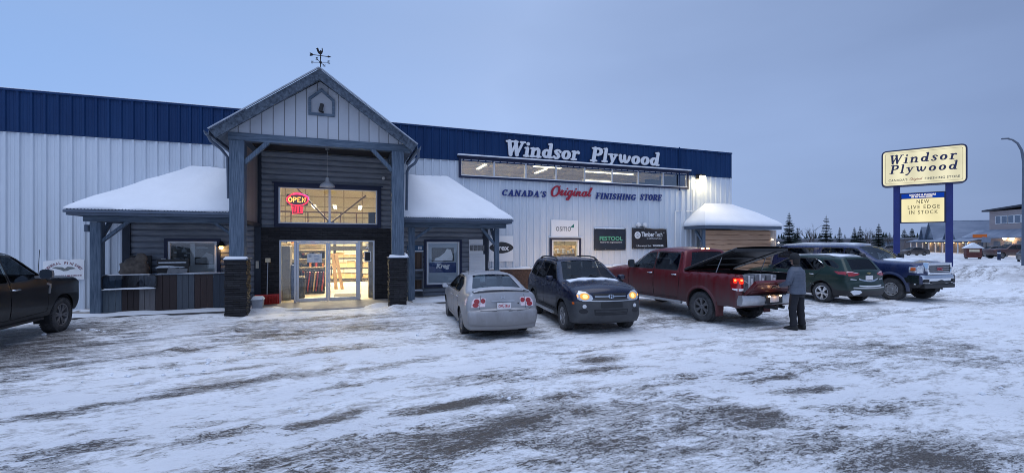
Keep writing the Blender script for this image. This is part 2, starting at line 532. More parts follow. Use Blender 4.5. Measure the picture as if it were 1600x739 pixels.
GL['s'] = (.60, [[(.50, .50, .09), (.40, .59, .07), (.27, .595, .075), (.165, .51, .10), (.22, .40, .11), (.36, .31, .115), (.44, .19, .105), (.37, .075, .08), (.23, .045, .07), (.11, .13, .095)]])
GL['o'] = (.74, [arc(.36, .32, .215, .245, 0, 360, .13, .07, 20)])
GL['r'] = (.62, [ln((.20, .56), (.20, .08), r=T), ln((.05, .06), (.40, .06), r=S), ln((.05, .58), (.2, .59), r=S), [(.23, .40, .07), (.33, .55, .08), (.46, .58, .09), (.50, .53, .105)]])
GL['l'] = (.42, [ln((.21, .93), (.21, .08), r=T), ln((.05, .06), (.38, .06), r=S), ln((.06, .95), (.21, .96), r=S)])
GL['y'] = (.74, [ln((.20, .57), (.38, .13), r=.105), [(.58, .57, .07), (.44, .22, .075), (.33, -.05, .08), (.22, -.19, .09), (.12, -.19, .10)], ln((.03, .59), (.32, .59), r=S), ln((.46, .59), (.72, .59), r=S)])
GL['w'] = (1.04, [[(.18, .57, .105), (.22, .30, .11), (.32, .13, .10), (.42, .14, .08), (.50, .30, .08)], [(.50, .56, .105), (.54, .30, .11), (.62, .13, .10), (.74, .12, .085), (.85, .28, .085), (.88, .50, .10)], ln((.03, .59), (.22, .59), r=S)])
GL['A'] = (.92, [ln((.20, .09), (.44, .90), r=.08), ln((.46, .90), (.72, .09), r=.125), ln((.28, .33), (.62, .33), r=.06), ln((.04, .06), (.34, .06), r=S), ln((.54, .06), (.90, .06), r=S)])
GL['C'] = (.86, [arc(.46, .5, .30, .42, 48, 312, .13, .075, 18), ln((.70, .92), (.70, .68), r=.06)])
GL['D'] = (.90, [ln((.24, .93), (.24, .07), r=.12), arc(.34, .5, .36, .42, -88, 88, .13, .075, 14), ln((.05, .94), (.36, .94), r=.07), ln((.05, .06), (.36, .06), r=.07)])
GL['N'] = (.98, [ln((.20, .93), (.20, .07), r=.085), ln((.20, .93), (.74, .09), r=.115), ln((.76, .93), (.76, .09), r=.085), ln((.04, .94), (.28, .94), r=S), ln((.05, .06), (.36, .06), r=S), ln((.60, .94), (.93, .94), r=S)])
GL['S'] = (.74, [[(.60, .72, .075), (.57, .86, .07), (.44, .935, .07), (.28, .92, .085), (.18, .78, .11), (.25, .62, .12), (.42, .50, .125), (.55, .36, .12), (.56, .20, .11), (.44, .075, .08), (.28, .06, .07), (.15, .16, .075), (.12, .30, .07)]])
GL['F'] = (.78, [ln((.24, .93), (.24, .07), r=.12), ln((.05, .06), (.44, .06), r=S), ln((.05, .94), (.68, .94), r=.066), ln((.68, .94), (.68, .74), r=.06), ln((.26, .52), (.54, .52), r=.06), ln((.54, .62), (.54, .42), r=.05)])
GL['E'] = (.80, [ln((.24, .93), (.24, .07), r=.12), ln((.05, .06), (.70, .06), r=.066), ln((.05, .94), (.68, .94), r=.066), ln((.68, .94), (.68, .76), r=.06), ln((.71, .06), (.71, .25), r=.06), ln((.26, .51), (.54, .51), r=.06), ln((.54, .62), (.54, .41), r=.05)])
GL['I'] = (.48, [ln((.24, .93), (.24, .07), r=.12), ln((.06, .06), (.42, .06), r=S), ln((.06, .94), (.42, .94), r=S)])
GL['H'] = (.98, [ln((.24, .93), (.24, .07), r=.115), ln((.74, .93), (.74, .07), r=.115), ln((.24, .5), (.74, .5), r=.065)] + [ln((x - .17, z), (x + .17, z), r=S) for x in (.24, .74) for z in (.06, .94)])
GL['G'] = (.92, [arc(.46, .5, .30, .42, 48, 330, .13, .075, 18), ln((.72, .92), (.72, .70), r=.055), ln((.72, .40), (.72, .12), r=.10), ln((.54, .42), (.88, .42), r=S)])
GL['T'] = (.84, [ln((.42, .93), (.42, .07), r=.12), ln((.22, .06), (.62, .06), r=S), ln((.08, .94), (.76, .94), r=.066), ln((.08, .94), (.08, .74), r=.055), ln((.76, .94), (.76, .74), r=.055)])
GL['O'] = (.92, [arc(.46, .5, .30, .42, 0, 360, .135, .075, 24)])
GL['R'] = (.92, GL['P'][1] + [ln((.46, .46), (.74, .10), r=.115), ln((.70, .06), (.88, .06), r=S)])
GL["'"] = (.26, [ln((.14, .92), (.10, .72), r=.07)])
GL[' '] = (.42, [])
# thin brush script for one word
SC = {}
SC['O'] = (.84, [arc(.44, .44, .33, .5, 60, 420, .085, .055, 26), [(.60, .86, .05), (.74, .96, .035)]])
SC['r'] = (.40, [[(.02, .20, .03), (.14, .46, .05), (.16, .56, .05), (.24, .44, .06), (.20, .10, .065), (.32, .06, .04), (.42, .2, .03)], [(.17, .5, .05), (.30, .48, .055)]])
SC['i'] = (.30, [[(.02, .2, .03), (.15, .5, .065), (.13, .12, .065), (.24, .06, .04), (.34, .2, .03)], ln((.2, .74), (.21, .75), r=.065)])
SC['g'] = (.52, [arc(.24, .3, .17, .24, 20, 380, .065, .05, 18), [(.42, .55, .06), (.40, .05, .065), (.30, -.34, .06), (.12, -.36, .05), (.10, -.22, .04), (.30, -.06, .035), (.54, .18, .03)]])
SC['n'] = (.56, [[(.02, .2, .03), (.10, .5, .055), (.10, .06, .065)], [(.11, .25, .04), (.26, .5, .055), (.36, .46, .06), (.36, .12, .065), (.46, .06, .04), (.58, .2, .03)]])
SC['a'] = (.54, [arc(.24, .28, .17, .23, 20, 380, .065, .05, 18), [(.42, .52, .06), (.40, .12, .065), (.48, .06, .04), (.58, .2, .03)]])
SC['l'] = (.36, [[(.02, .2, .03), (.22, .62, .05), (.27, .9, .055), (.18, .9, .06), (.14, .5, .065), (.15, .12, .06), (.26, .06, .04), (.38, .2, .03)]])


def glyph_word(word, table=GL, shear=0.0, track=0.0, scale_y_step=None, wide=1.0, grow=0.0, cell=0.026):
    """2-D polygons of a word drawn with brush strokes; returns (verts, faces, boundary edges) in unit letter height"""
    V, F, E = [], [], []
    x0 = 0.0
    h = cell
    for ch in word:
        adv, strokes = table[ch]
        if strokes:
            segs = []
            for st in strokes:
                st = [(p[0] + shear * p[1], p[1], p[2] + grow) for p in st]
                segs += list(zip(st[:-1], st[1:]))
            A = np.array([(a[0], a[1], a[2], b[0], b[1], b[2]) for a, b in segs])
            lo_x = min(A[:, 0].min(), A[:, 3].min()) - .22; hi_x = max(A[:, 0].max(), A[:, 3].max()) + .22
            lo_y = min(A[:, 1].min(), A[:, 4].min()) - .22; hi_y = max(A[:, 1].max(), A[:, 4].max()) + .22
            nx = int((hi_x - lo_x) / h) + 2; ny = int((hi_y - lo_y) / h) + 2
            gx = lo_x + h * np.arange(nx); gy = lo_y + h * np.arange(ny)
            X, Y = np.meshgrid(gx, gy)
            D = np.full(X.shape, 9.0)
            for a in A:
                dx, dy = a[3] - a[0], a[4] - a[1]
                L2 = dx * dx + dy * dy + 1e-9
                t = np.clip(((X - a[0]) * dx + (Y - a[1]) * dy) / L2, 0, 1)
                d = np.hypot(X - a[0] - t * dx, Y - a[1] - t * dy) - (a[2] + t * (a[5] - a[2]))
                D = np.minimum(D, d)
            cache = {}
            def vert(key, p):
                if key not in cache:
                    cache[key] = len(V); V.append(((x0 + p[0]) * wide, p[1]))
                return cache[key]
            for j in range(ny - 1):
                for i in range(nx - 1):
                    cs = [(i, j), (i + 1, j), (i + 1, j + 1), (i, j + 1)]
                    val = [D[b, a] for a, b in cs]
                    if min(val) >= 0: continue
                    poly = []; cut = []
                    for k in range(4):
                        (ia, ja), va = cs[k], val[k]
                        (ib, jb), vb = cs[(k + 1) % 4], val[(k + 1) % 4]
                        if va < 0: poly.append(vert(('c', ia, ja), (gx[ia], gy[ja])))
                        if (va < 0) != (vb < 0):
                            t = va / (va - vb)
                            key = ('e',) + tuple(sorted(((ia, ja), (ib, jb))))
                            q = vert(key, (gx[ia] + t * (gx[ib] - gx[ia]), gy[ja] + t * (gy[jb] - gy[ja])))
                            poly.append(q); cut.append(q)
                    if len(poly) > 2: F.append(poly)
                    if len(cut) == 2: E.append((cut[0], cut[1]))
        x0 += adv + track
    return V, F, E


def place_2d(mb, V, F, E, origin, ux, uy, depth=0.03, mi=0, fit=None):
    """put 2-D polygons into space: origin + u*ux + v*uy, thickened along ux x uy"""
    ux = Vector(ux); uy = Vector(uy); o = Vector(origin)
    n = ux.cross(uy).normalized()
    if fit:
        xs = [p[0] for p in V]; ys = [p[1] for p in V]
        w, hh = fit
        kx = w / (max(xs) - min(xs)) if w else None
        ky = hh / (max(ys) - min(ys)) if hh else None
        kx = kx or ky; ky = ky or kx
        x0, y0 = min(xs), min(ys)
        V = [((p[0] - x0) * kx, (p[1] - y0) * ky) for p in V]
    fr = [o + ux * p[0] + uy * p[1] + n * depth for p in V]
    bk = [o + ux * p[0] + uy * p[1] for p in V]
    m = len(V)
    fs = [list(f) for f in F] + [(a, b, b + m, a + m) for a, b in E]
    mb.add(fr + bk, fs, mi)


def brush_text(mb, word, origin, ux, uy, w, h, depth=0.03, mi=0, **k):
    V, F, E = glyph_word(word, **k)
    place_2d(mb, V, F, E, origin, ux, uy, depth, mi, (w, h))


def font_text(mb, word, origin, ux, uy, w, h, depth=0.004, mi=0, bold=0.0, shear=0.0, spacing=1.0):
    cu = bpy.data.curves.new('t', 'FONT')
    cu.body = word; cu.size = 1; cu.offset = bold; cu.shear = shear; cu.space_character = spacing
    cu.resolution_u = 3; cu.fill_mode = 'FRONT'
    ob = bpy.data.objects.new('t', cu)
    COL.objects.link(ob)
    bpy.context.view_layer.update()
    me = bpy.data.meshes.new_from_object(ob.evaluated_get(bpy.context.evaluated_depsgraph_get()))
    V = [(v.co.x, v.co.y) for v in me.vertices]
    F = [list(p.vertices) for p in me.polygons]
    bpy.data.objects.remove(ob); bpy.data.curves.remove(cu); bpy.data.meshes.remove(me)
    place_2d(mb, V, F, [], origin, ux, uy, depth, mi, (w, h))


# ------------------------------------------------------------------ polygon tools
def inside(poly, x, y):
    c = False
    n = len(poly); j = n - 1
    for i in range(n):
        xi, yi = poly[i][:2]; xj, yj = poly[j][:2]
        if (yi > y) != (yj > y) and x < (xj - xi) * (y - yi) / (yj - yi) + xi:
            c = not c
        j = i
    return c


def inside_np(poly, P):
    x, y = P[:, 0], P[:, 1]
    c = np.zeros(len(P), bool)
    n = len(poly); j = n - 1
    for i in range(n):
        xi, yi = poly[i][:2]; xj, yj = poly[j][:2]
        if yi != yj:
            k = ((yi > y) != (yj > y)) & (x < (xj - xi) * (y - yi) / (yj - yi) + xi)
            c ^= k
        j = i
    return c


def dense(poly, step, closed=True):
    out = []
    n = len(poly)
    for i in range(n if closed else n - 1):
        a, b = poly[i], poly[(i + 1) % n]
        d = math.hypot(b[0] - a[0], b[1] - a[1])
        k = max(1, int(d / step))
        for t in range(k):
            out.append((a[0] + (b[0] - a[0]) * t / k, a[1] + (b[1] - a[1]) * t / k))
    if not closed: out.append(tuple(poly[-1][:2]))
    return out


def rounded(poly, r, n=4):
    """round the corners of a polygon"""
    out = []
    m = len(poly)
    for i in range(m):
        p = Vector(poly[i][:2]); a = Vector(poly[i - 1][:2]); b = Vector(poly[(i + 1) % m][:2])
        da = (a - p); db = (b - p)
        k = min(r, da.length * .45, db.length * .45)
        pa = p + da.normalized() * k; pb = p + db.normalized() * k
        for t in range(n + 1):
            s = t / n
            q = pa * (1 - s) ** 2 + p * (2 * s * (1 - s)) + pb * s * s
            out.append((q.x, q.y))
    return out


def shrink(poly, d):
    """move a polygon's edges inwards by d (outwards if negative)"""
    m = len(poly)
    area = sum(poly[i - 1][0] * poly[i][1] - poly[i][0] * poly[i - 1][1] for i in range(m))
    sg = 1 if area > 0 else -1
    out = []
    for i in range(m):
        a, p, b = poly[i - 1], poly[i], poly[(i + 1) % m]
        e1 = Vector((p[0] - a[0], p[1] - a[1])); e2 = Vector((b[0] - p[0], b[1] - p[1]))
        if e1.length < 1e-7 or e2.length < 1e-7:
            continue
        e1.normalize(); e2.normalize()
        n1 = Vector((-e1.y, e1.x)) * sg; n2 = Vector((-e2.y, e2.x)) * sg
        nn = n1 + n2
        if nn.length < 1e-4: nn = n1.copy()
        nn.normalize()
        k = d / max(0.4, nn.dot(n1))
        out.append((p[0] + nn.x * k, p[1] + nn.y * k))
    return out


def cdt(polys, grid_pts):
    """constrained triangulation; returns 2-D points and triangles (convex hull filled)"""
    pts = []; edges = []
    for poly in polys:
        b = len(pts); n = len(poly)
        pts += [Vector(p[:2]) for p in poly]
        edges += [(b + i, b + (i + 1) % n) for i in range(n)]
    pts += [Vector(p) for p in grid_pts]
    r = delaunay_2d_cdt(pts, edges, [], 0, 1e-5)
    return np.array([(v.x, v.y) for v in r[0]]), [tuple(f) for f in r[2]]


def grid_points(poly, step, keep=None):
    xs = [p[0] for p in poly]; ys = [p[1] for p in poly]
    X, Y = np.meshgrid(np.arange(min(xs), max(xs), step) + step * .37, np.arange(min(ys), max(ys), step) + step * .41)
    P = np.column_stack([X.ravel(), Y.ravel()])
    return P[inside_np(poly, P)]


def dist_to_polyline(P, line, closed=False):
    """distance of points P to a polyline and the index/parameter of the nearest segment"""
    best = np.full(len(P), 1e9); bi = np.zeros(len(P), int); bt = np.zeros(len(P))
    n = len(line)
    for i in range(n if closed else n - 1):
        ax, ay = line[i][:2]; bx, by = line[(i + 1) % n][:2]
        dx, dy = bx - ax, by - ay
        L2 = dx * dx + dy * dy + 1e-12
        t = np.clip(((P[:, 0] - ax) * dx + (P[:, 1] - ay) * dy) / L2, 0, 1)
        d = np.hypot(P[:, 0] - ax - t * dx, P[:, 1] - ay - t * dy)
        k = d < best
        best[k] = d[k]; bi[k] = i; bt[k] = t[k]
    return best, bi, bt

# ------------------------------------------------------------------ ground: one sheet of packed snow over asphalt
CA, SA = math.cos(R(20)), math.sin(R(20))


def gp(px, py, h=0.0):
    """a point of the lot measured from the photograph (camera height 2.1 m)"""
    z = 700 * (2.1 - h) / (py - 380.0); l = (px - 800) / 700 * z
    return (l * CA + z * SA, -l * SA + z * CA)


bare_spots = []   # (x, y, rx, ry, angle, amount): patches where the snow is worn through
for px, py, rx, ry, a, am in [
        (450, 522, 1.15, .75, 10, .62), (575, 512, 1.0, .7, 0, .58), (380, 515, .7, .6, 10, .5), (520, 497, 2.0, .35, 0, .6), (520, 545, .9, .3, 5, .55),
        (60, 548, 1.2, .3, 25, .8), (130, 540, .7, .25, 20, .7), (30, 570, .9, .2, 20, .75), (110, 570, .6, .18, 20, .6), (30, 520, 1.6, .5, 10, .9), (250, 552, .9, .22, 12, .6), (190, 535, .6, .2, 12, .5), (215, 520, .5, .15, 12, .5),
        (320, 607, .9, .16, 18, .75), (240, 625, .8, .1, 18, .5), (60, 650, 1.0, .12, 20, .55), (140, 642, .5, .1, 15, .5), (325, 685, .4, .13, 15, .55), (130, 697, .3, .08, 10, .7), (60, 720, .8, .18, 20, .55),
        (365, 577, .5, .07, 10, .6), (480, 663, .32, .12, 15, .85), (535, 650, .35, .12, 15, .85), (440, 720, .9, .2, 10, .55), (540, 700, .7, .2, 10, .6),
        (720, 630, .55, .12, 8, 1.0), (785, 625, .3, .1, 8, .8), (645, 640, .4, .1, 10, .6), (560, 600, .5, .1, 10, .45), (690, 690, .8, .4, 10, .68), (640, 722, .8, .3, 10, .68), (770, 672, .5, .25, 10, .9), (795, 655, .3, .15, 10, .9), (560, 718, .6, .3, 10, .6), (580, 735, .6, .2, 10, .6),
        (745, 588, .6, .18, 8, .45), (560, 578, .7, .15, 5, .4),
        (928, 562, .35, .16, 0, .95), (945, 577, .45, .12, 0, .8), (835, 590, .3, .08, 0, .6), (880, 620, .5, .1, 5, .6), (912, 645, .25, .12, 10, .85), (815, 660, .5, .25, 10, .85),
        (1010, 640, .9, .5, 0, .45), (930, 690, .9, .4, 0, .5), (1085, 660, .4, .2, 0, .6), (1170, 655, .5, .22, -5, .85), (1140, 642, .3, .1, -5, .9), (1050, 700, .9, .3, 0, .5), (1270, 690, .7, .3, -5, .5),
        (1440, 712, .7, .3, -8, .75), (1380, 722, .6, .2, -8, .6), (1330, 690, .5, .12, -5, .5), (1500, 730, .6, .2, -8, .8),
        (1205, 590, .5, .14, -5, .8), (1270, 608, .4, .12, -5, .7), (1180, 583, .4, .1, -5, .6), (1070, 590, .6, .2, 0, .4), (1420, 545, 1.6, .6, -10, .45), (1300, 575, 1.2, .3, -10, .4), (1530, 560, 1.5, .4, -10, .4), (1350, 640, .8, .2, -5, .4),
        (1230, 500, 2.2, .6, -8, .4), (1060, 500, 1.3, .6, -8, .55), (1000, 488, 1.0, .5, 0, .5), (770, 520, 1.1, .5, 5, .6), (930, 510, 1.0, .5, 5, .5), (700, 525, .8, .2, 15, .45), (1150, 492, 1.2, .6, 0, .6), (1320, 472, 1.5, .5, 0, .5), (1430, 462, 1.6, .5, 0, .5),
        (1500, 440, 3.0, 1.2, -20, .3), (1560, 470, 2.5, .8, -10, .35)]:
    x, y = gp(px, py)
    bare_spots.append((x, y, rx, ry, R(a), am))
bare_spots.append((-6.3, 11.6, 1.3, 2.6, 0, .7))

xs = np.concatenate([[-900, -500, -250, -120, -60, -40, -30], np.arange(-22, -11, .6), np.arange(-11, 17, .11), np.arange(17, 36, .3), np.arange(36, 60, 1.5), [62, 70, 80, 95, 110, 130, 160, 220, 350, 600, 1200]])
ys = np.concatenate([[-300, -100, -40, -15, -6, -2], np.arange(0, 2.4, .4), np.arange(2.4, 15.7, .1), np.arange(15.7, 22, .35), np.arange(22, 40, 1.0), [42, 46, 52, 60, 70, 82, 95, 110, 130, 160, 220, 350, 700, 1300]])
GX, GY = np.meshgrid(xs, ys)
rs = np.random.RandomState(3)


def smooth_noise(X, Y, scale, seed):
    r = np.random.RandomState(seed)
    n = 64
    g = r.rand(n, n)
    u = (X / scale) % n; v = (Y / scale) % n
    i = np.floor(u).astype(int) % n; j = np.floor(v).astype(int) % n
    fu = u - np.floor(u); fv = v - np.floor(v)
    fu = fu * fu * (3 - 2 * fu); fv = fv * fv * (3 - 2 * fv)
    i2 = (i + 1) % n; j2 = (j + 1) % n
    return (g[j, i] * (1 - fu) + g[j, i2] * fu) * (1 - fv) + (g[j2, i] * (1 - fu) + g[j2, i2] * fu) * fv


bare = np.zeros(GX.shape)
for x, y, rx, ry, a, am in bare_spots:
    dx = GX - x; dy = GY - y
    u = (dx * math.cos(a) + dy * math.sin(a)) / rx; v = (-dx * math.sin(a) + dy * math.cos(a)) / ry
    bare = np.maximum(bare, am * np.exp(-0.5 * (u * u + v * v)))
Zt = np.zeros(GX.shape)
for p, q, am in (((-30, 660), (700, 556), .30), ((60, 739), (860, 575), .26), ((-30, 600), (520, 548), .22), ((330, 739), (1240, 560), .30), ((620, 739), (1500, 580), .26), ((900, 735), (1600, 600), .22), ((820, 560), (1560, 470), .24), ((700, 545), (1500, 455), .2), ((650, 590), (520, 490), .22), ((560, 600), (440, 492), .22)):
    d, _, _ = dist_to_polyline(np.column_stack([GX.ravel(), GY.ravel()]), [gp(*p), gp(*q)])
    w = smooth_noise(GX * .4, GY, .9, int(p[0] + 40)).ravel()
    bare = np.maximum(bare, (1.05 * am * np.exp(-(d / .12) ** 2) * (.35 + w)).reshape(bare.shape))
    Zt = Zt + (.022 * np.exp(-((d - .20) / .06) ** 2) - .015 * np.exp(-(d / .13) ** 2)).reshape(bare.shape) * (.4 + w.reshape(bare.shape))
near = ((GX > -12) & (GX < 36) & (GY > 0) & (GY < 24)).astype(float)
ca, sa = math.cos(R(12)), math.sin(R(12))
U = GX * ca + GY * sa; V = -GX * sa + GY * ca
Z = (smooth_noise(U, V, 1.7, 1) - .5) * .03 + (smooth_noise(U * .5, V * 1.6, .5, 2) - .5) * .022 + (smooth_noise(U, V, .23, 5) - .5) * .010
Z = (Z + Zt) * near - bare * .012 * near


def bump_line(p, q, w, h, seed):
    """a small ridge of pushed-up snow"""
    global Z
    P = np.column_stack([GX.ravel(), GY.ravel()])
    d, _, t = dist_to_polyline(P, [p, q])
    k = np.exp(-(d / w) ** 2) * h
    n = smooth_noise(GX, GY, .35, seed).ravel()
    Z += (k * (0.35 + 1.1 * n)).reshape(Z.shape)


bump_line((-2.65, 14.5), (-2.6, 12.2), .16, .07, 11)
bump_line((-2.6, 12.3), (-3.6, 9.6), .22, .05, 12)
bump_line((-6.6, 15.2), (-3.4, 14.9), .35, .10, 13)
bump_line((-6.3, 13.0), (-4.6, 13.6), .2, .06, 19)
bump_line((1.2, 14.6), (2.3, 14.4), .35, .12, 14)
bump_line((-2.9, 15.2), (-1.6, 15.6), .28, .12, 15)
bump_line((.9, 15.3), (2.4, 15.4), .35, .14, 16)
bump_line((2.0, 12.6), (2.0, 9.4), .10, .045, 17)
bump_line((4.4, 13.5), (4.7, 9.2), .12, .03, 18)
bump_line((11.5, 13.0), (14.5, 13.5), .8, .18, 20)
bump_line((12.0, 9.4), (19.0, 9.0), .30, .07, 21)
bump_line((5.0, 16.8), (15.0, 16.8), .5, .25, 22)
bump_line((24.0, 13.2), (34.0, 9.0), 1.0, .22, 23)
bump_line((27.0, 10.0), (33.0, 7.5), .7, .10, 28)
# ploughed bank along the street side, round the pylon sign
def mound(x, y, rx, ry, a, h, seed):
    global Z
    dx = GX - x; dy = GY - y
    u = (dx * math.cos(a) + dy * math.sin(a)) / rx; v = (-dx * math.sin(a) + dy * math.cos(a)) / ry
    Z = np.maximum(Z, h * np.exp(-(u * u + v * v)) * (.72 + .56 * smooth_noise(GX, GY, 1.1, seed)))


mound(31.5, 17.2, 3.4, 2.4, R(-50), .8, 24)
mound(33.6, 14.2, 3.2, 1.9, R(-45), .95, 25)
mound(37.0, 13.0, 6.0, 2.6, R(-25), .6, 26)
mound(44.0, 12.5, 9.0, 3.0, R(-10), .55, 27)
mound(31.0, 21.0, 4.0, 3.5, R(40), .5, 29)
# keep the lot flat where tyres and shoes stand
me = bpy.data.meshes.new('snowy_lot')
ny, nx = GX.shape
co = np.column_stack([GX.ravel(), GY.ravel(), Z.ravel()])
idx = np.arange(ny * nx).reshape(ny, nx)
fa = np.column_stack([idx[:-1, :-1].ravel(), idx[:-1, 1:].ravel(), idx[1:, 1:].ravel(), idx[1:, :-1].ravel()])
me.from_pydata(co.tolist(), [], fa.tolist())
at = me.attributes.new('bare', 'FLOAT', 'POINT')
at.data.foreach_set('value', bare.ravel().astype(np.float32))
hi = me.attributes.new('bank', 'FLOAT', 'POINT')
hi.data.foreach_set('value', np.clip((GX - 26) / 8, 0, 1).ravel().astype(np.float32))
me.polygons.foreach_set('use_smooth', [True] * len(me.polygons))


def ground_material():
    m = bpy.data.materials.new('packed_snow_over_asphalt'); m.use_nodes = True
    n = m.node_tree.nodes; l = m.node_tree.links
    b = n['Principled BSDF']; b.inputs['Specular IOR Level'].default_value = 0.3
    tc = n.new('ShaderNodeTexCoord')
    at = n.new('ShaderNodeAttribute'); at.attribute_name = 'bare'
    def noise(scale, stretch, rot=12, detail=6, rough=.6, dist=0.0):
        mp = n.new('ShaderNodeMapping'); mp.inputs['Scale'].default_value = (*stretch, 1); mp.inputs['Rotation'].default_value = (0, 0, R(-rot))
        l.new(tc.outputs['Object'], mp.inputs[0])
        z = n.new('ShaderNodeTexNoise'); z.inputs['Scale'].default_value = scale; z.inputs['Detail'].default_value = detail
        z.inputs['Roughness'].default_value = rough; z.inputs['Distortion'].default_value = dist
        l.new(mp.outputs[0], z.inputs['Vector']); return z.outputs['Fac']
    def madd(a, k, c):
        q = n.new('ShaderNodeMath'); q.operation = 'MULTIPLY_ADD'
        l.new(a, q.inputs[0]); q.inputs[1].default_value = k
        if hasattr(c, 'links'): l.new(c, q.inputs[2])
        else: q.inputs[2].default_value = c
        return q.outputs[0]
    def rng(a, lo, hi, t0=0.0, t1=1.0, smooth=True):
        q = n.new('ShaderNodeMapRange'); q.interpolation_type = 'SMOOTHSTEP' if smooth else 'LINEAR'
        l.new(a, q.inputs['Value'])
        q.inputs['From Min'].default_value = lo; q.inputs['From Max'].default_value = hi; q.inputs['To Min'].default_value = t0; q.inputs['To Max'].default_value = t1
        return q.outputs[0]
    def mix(f, a, c):
        q = n.new('ShaderNodeMixRGB'); l.new(f, q.inputs[0])
        for s_, k in ((1, a), (2, c)):
            if hasattr(k, 'links'): l.new(k, q.inputs[s_])
            else: q.inputs[s_].default_value = (*k, 1)
        return q.outputs[0]
    big = noise(.55, (.5, 1.3), detail=5)
    streak = noise(2.0, (.72, 1.7), detail=9, rough=.74, dist=.35)
    fine = noise(9.0, (.75, 1.5), detail=8, rough=.85)
    grit = noise(46.0, (.85, 1.2), detail=4, rough=.85)
    chop = noise(16.0, (.7, 1.7), detail=6, rough=.8, dist=.6)
    # where the snow is thin: placed patches broken up by the streaks
    t = madd(streak, 2.3, madd(at.outputs['Fac'], .72, madd(big, 1.0, -1.65)))
    t = madd(fine, 1.9, madd(t, 1.0, -.95))
    thin = rng(t, -.02, .40, 0, .95)         # greyish worn snow
    t2 = madd(streak, 1.7, madd(at.outputs['Fac'], .60, -.85))
    t2 = madd(grit, 1.5, madd(chop, 1.7, madd(fine, .9, madd(t2, 1.0, -2.05))))
    barem = rng(t2, .30, .50)       # asphalt and gravel showing
    snow = mix(rng(big, .3, .7), (.76, .775, .80), (.90, .91, .925))
    snow = mix(rng(fine, .45, .75, 0, .35), snow, (.66, .67, .69))
    worn = mix(rng(streak, .35, .65), (.33, .32, .315), (.58, .57, .56))
    asphalt = mix(rng(grit, .4, .62), (.036, .032, .029), (.165, .142, .125))
    bk = n.new('ShaderNodeAttribute'); bk.attribute_name = 'bank'
    sp = noise(.5, (1, 1), 0, 8, .75)
    bt = n.new('ShaderNodeMath'); bt.operation = 'MULTIPLY'
    l.new(bk.outputs['Fac'], bt.inputs[0]); l.new(rng(sp, .38, .60, 0, .75), bt.inputs[1])
    c = mix(thin, snow, worn)
    c = mix(barem, c, asphalt)
    c = mix(bt.outputs[0], c, (.36, .345, .335))
    l.new(c, b.inputs['Base Color'])
    l.new(rng(thin, 0, 1, .7, .42, False), b.inputs['Roughness'])
    hgt = madd(fine, .6, madd(grit, .30, madd(chop, .45, madd(streak, .7, 0.0))))
    hgt2 = madd(barem, -.45, hgt)
    bp = n.new('ShaderNodeBump'); bp.inputs['Strength'].default_value = 1.0; bp.inputs['Distance'].default_value = .034
    l.new(hgt2, bp.inputs['Height']); l.new(bp.outputs[0], b.inputs['Normal'])
    return m


me.materials.append(ground_material())
lot = bpy.data.objects.new('snowy_ground', me)
COL.objects.link(lot)
struct(lot)

# concrete sidewalk under the porches and the bare slab at the door
M_conc = pmat('cold_concrete', (0.24, 0.225, 0.21), .8, col2=(.40, .37, .34), vs=2.2, bump=.5, bs=25, detail=8)
mb = MB()
mb.box(-7.6, -3.34, 15.75, 17.33, -.05, .10)
mb.box(1.72, 6.2, 15.5, 17.33, -.05, .10)
struct(mb.build('sidewalk', M_conc, bevel=.02))
mb = MB()
mb.box(-2.72, 1.5, 15.25, 17.28, -.05, .045)
struct(mb.build('entrance_slab', M_conc, bevel=.015))
# snow lying on the sidewalks
mb = MB()


def snow_patch(mb, x0, x1, y0, y1, z, h, step=.12, seed=1, edge=.25):
    nx_ = max(2, int((x1 - x0) / step)); ny_ = max(2, int((y1 - y0) / step))
    rows = []
    for j in range(ny_ + 1):
        row = []
        for i in range(nx_ + 1):
            x = x0 + (x1 - x0) * i / nx_; y = y0 + (y1 - y0) * j / ny_
            e = min(x - x0, x1 - x, y - y0, y1 - y) / edge
            e = min(1, max(0, e)); e = math.sqrt(max(0, 1 - (1 - e) ** 2))
            k = float(smooth_noise(np.array([[x]]), np.array([[y]]), .4, seed)[0, 0])
            row.append((x, y, z - .02 + e * h * (.5 + .9 * k)))
        rows.append(row)
    mb.grid(rows)


snow_patch(mb, -7.5, -3.4, 15.62, 15.95, .08, .10, seed=31, edge=.15)
snow_patch(mb, 2.0, 6.1, 15.42, 16.6, .09, .09, seed=32)
snow_patch(mb, -9.4, -6.4, 16.4, 17.36, -.02, .14, seed=34)
s = mb.build('drifted_snow', M_snow, smooth=True)
struct(s, 'stuff')

# ------------------------------------------------------------------ the store
YW = 17.4
store = thing('store_building', 'long lumber store with white ribbed siding, navy parapet band and gabled timber entrance porch', 'building', (-.6, YW, 0))


def panels(x0, x1, z0, z1, holes):
    """rectangles that cover a wall and leave its openings free"""
    xb = sorted({x0, x1} | {h[0] for h in holes if x0 < h[0] < x1} | {h[1] for h in holes if x0 < h[1] < x1})
    out = []
    for a, b in zip(xb[:-1], xb[1:]):
        m = (a + b) / 2
        cuts = sorted((max(z0, h[2]), min(z1, h[3])) for h in holes if h[0] < m < h[1] and h[2] < z1 and h[3] > z0)
        z = z0
        for c, d in cuts:
            if c > z: out.append((a, b, z, c))
            z = max(z, d)
        if z < z1: out.append((a, b, z, z1))
    return out


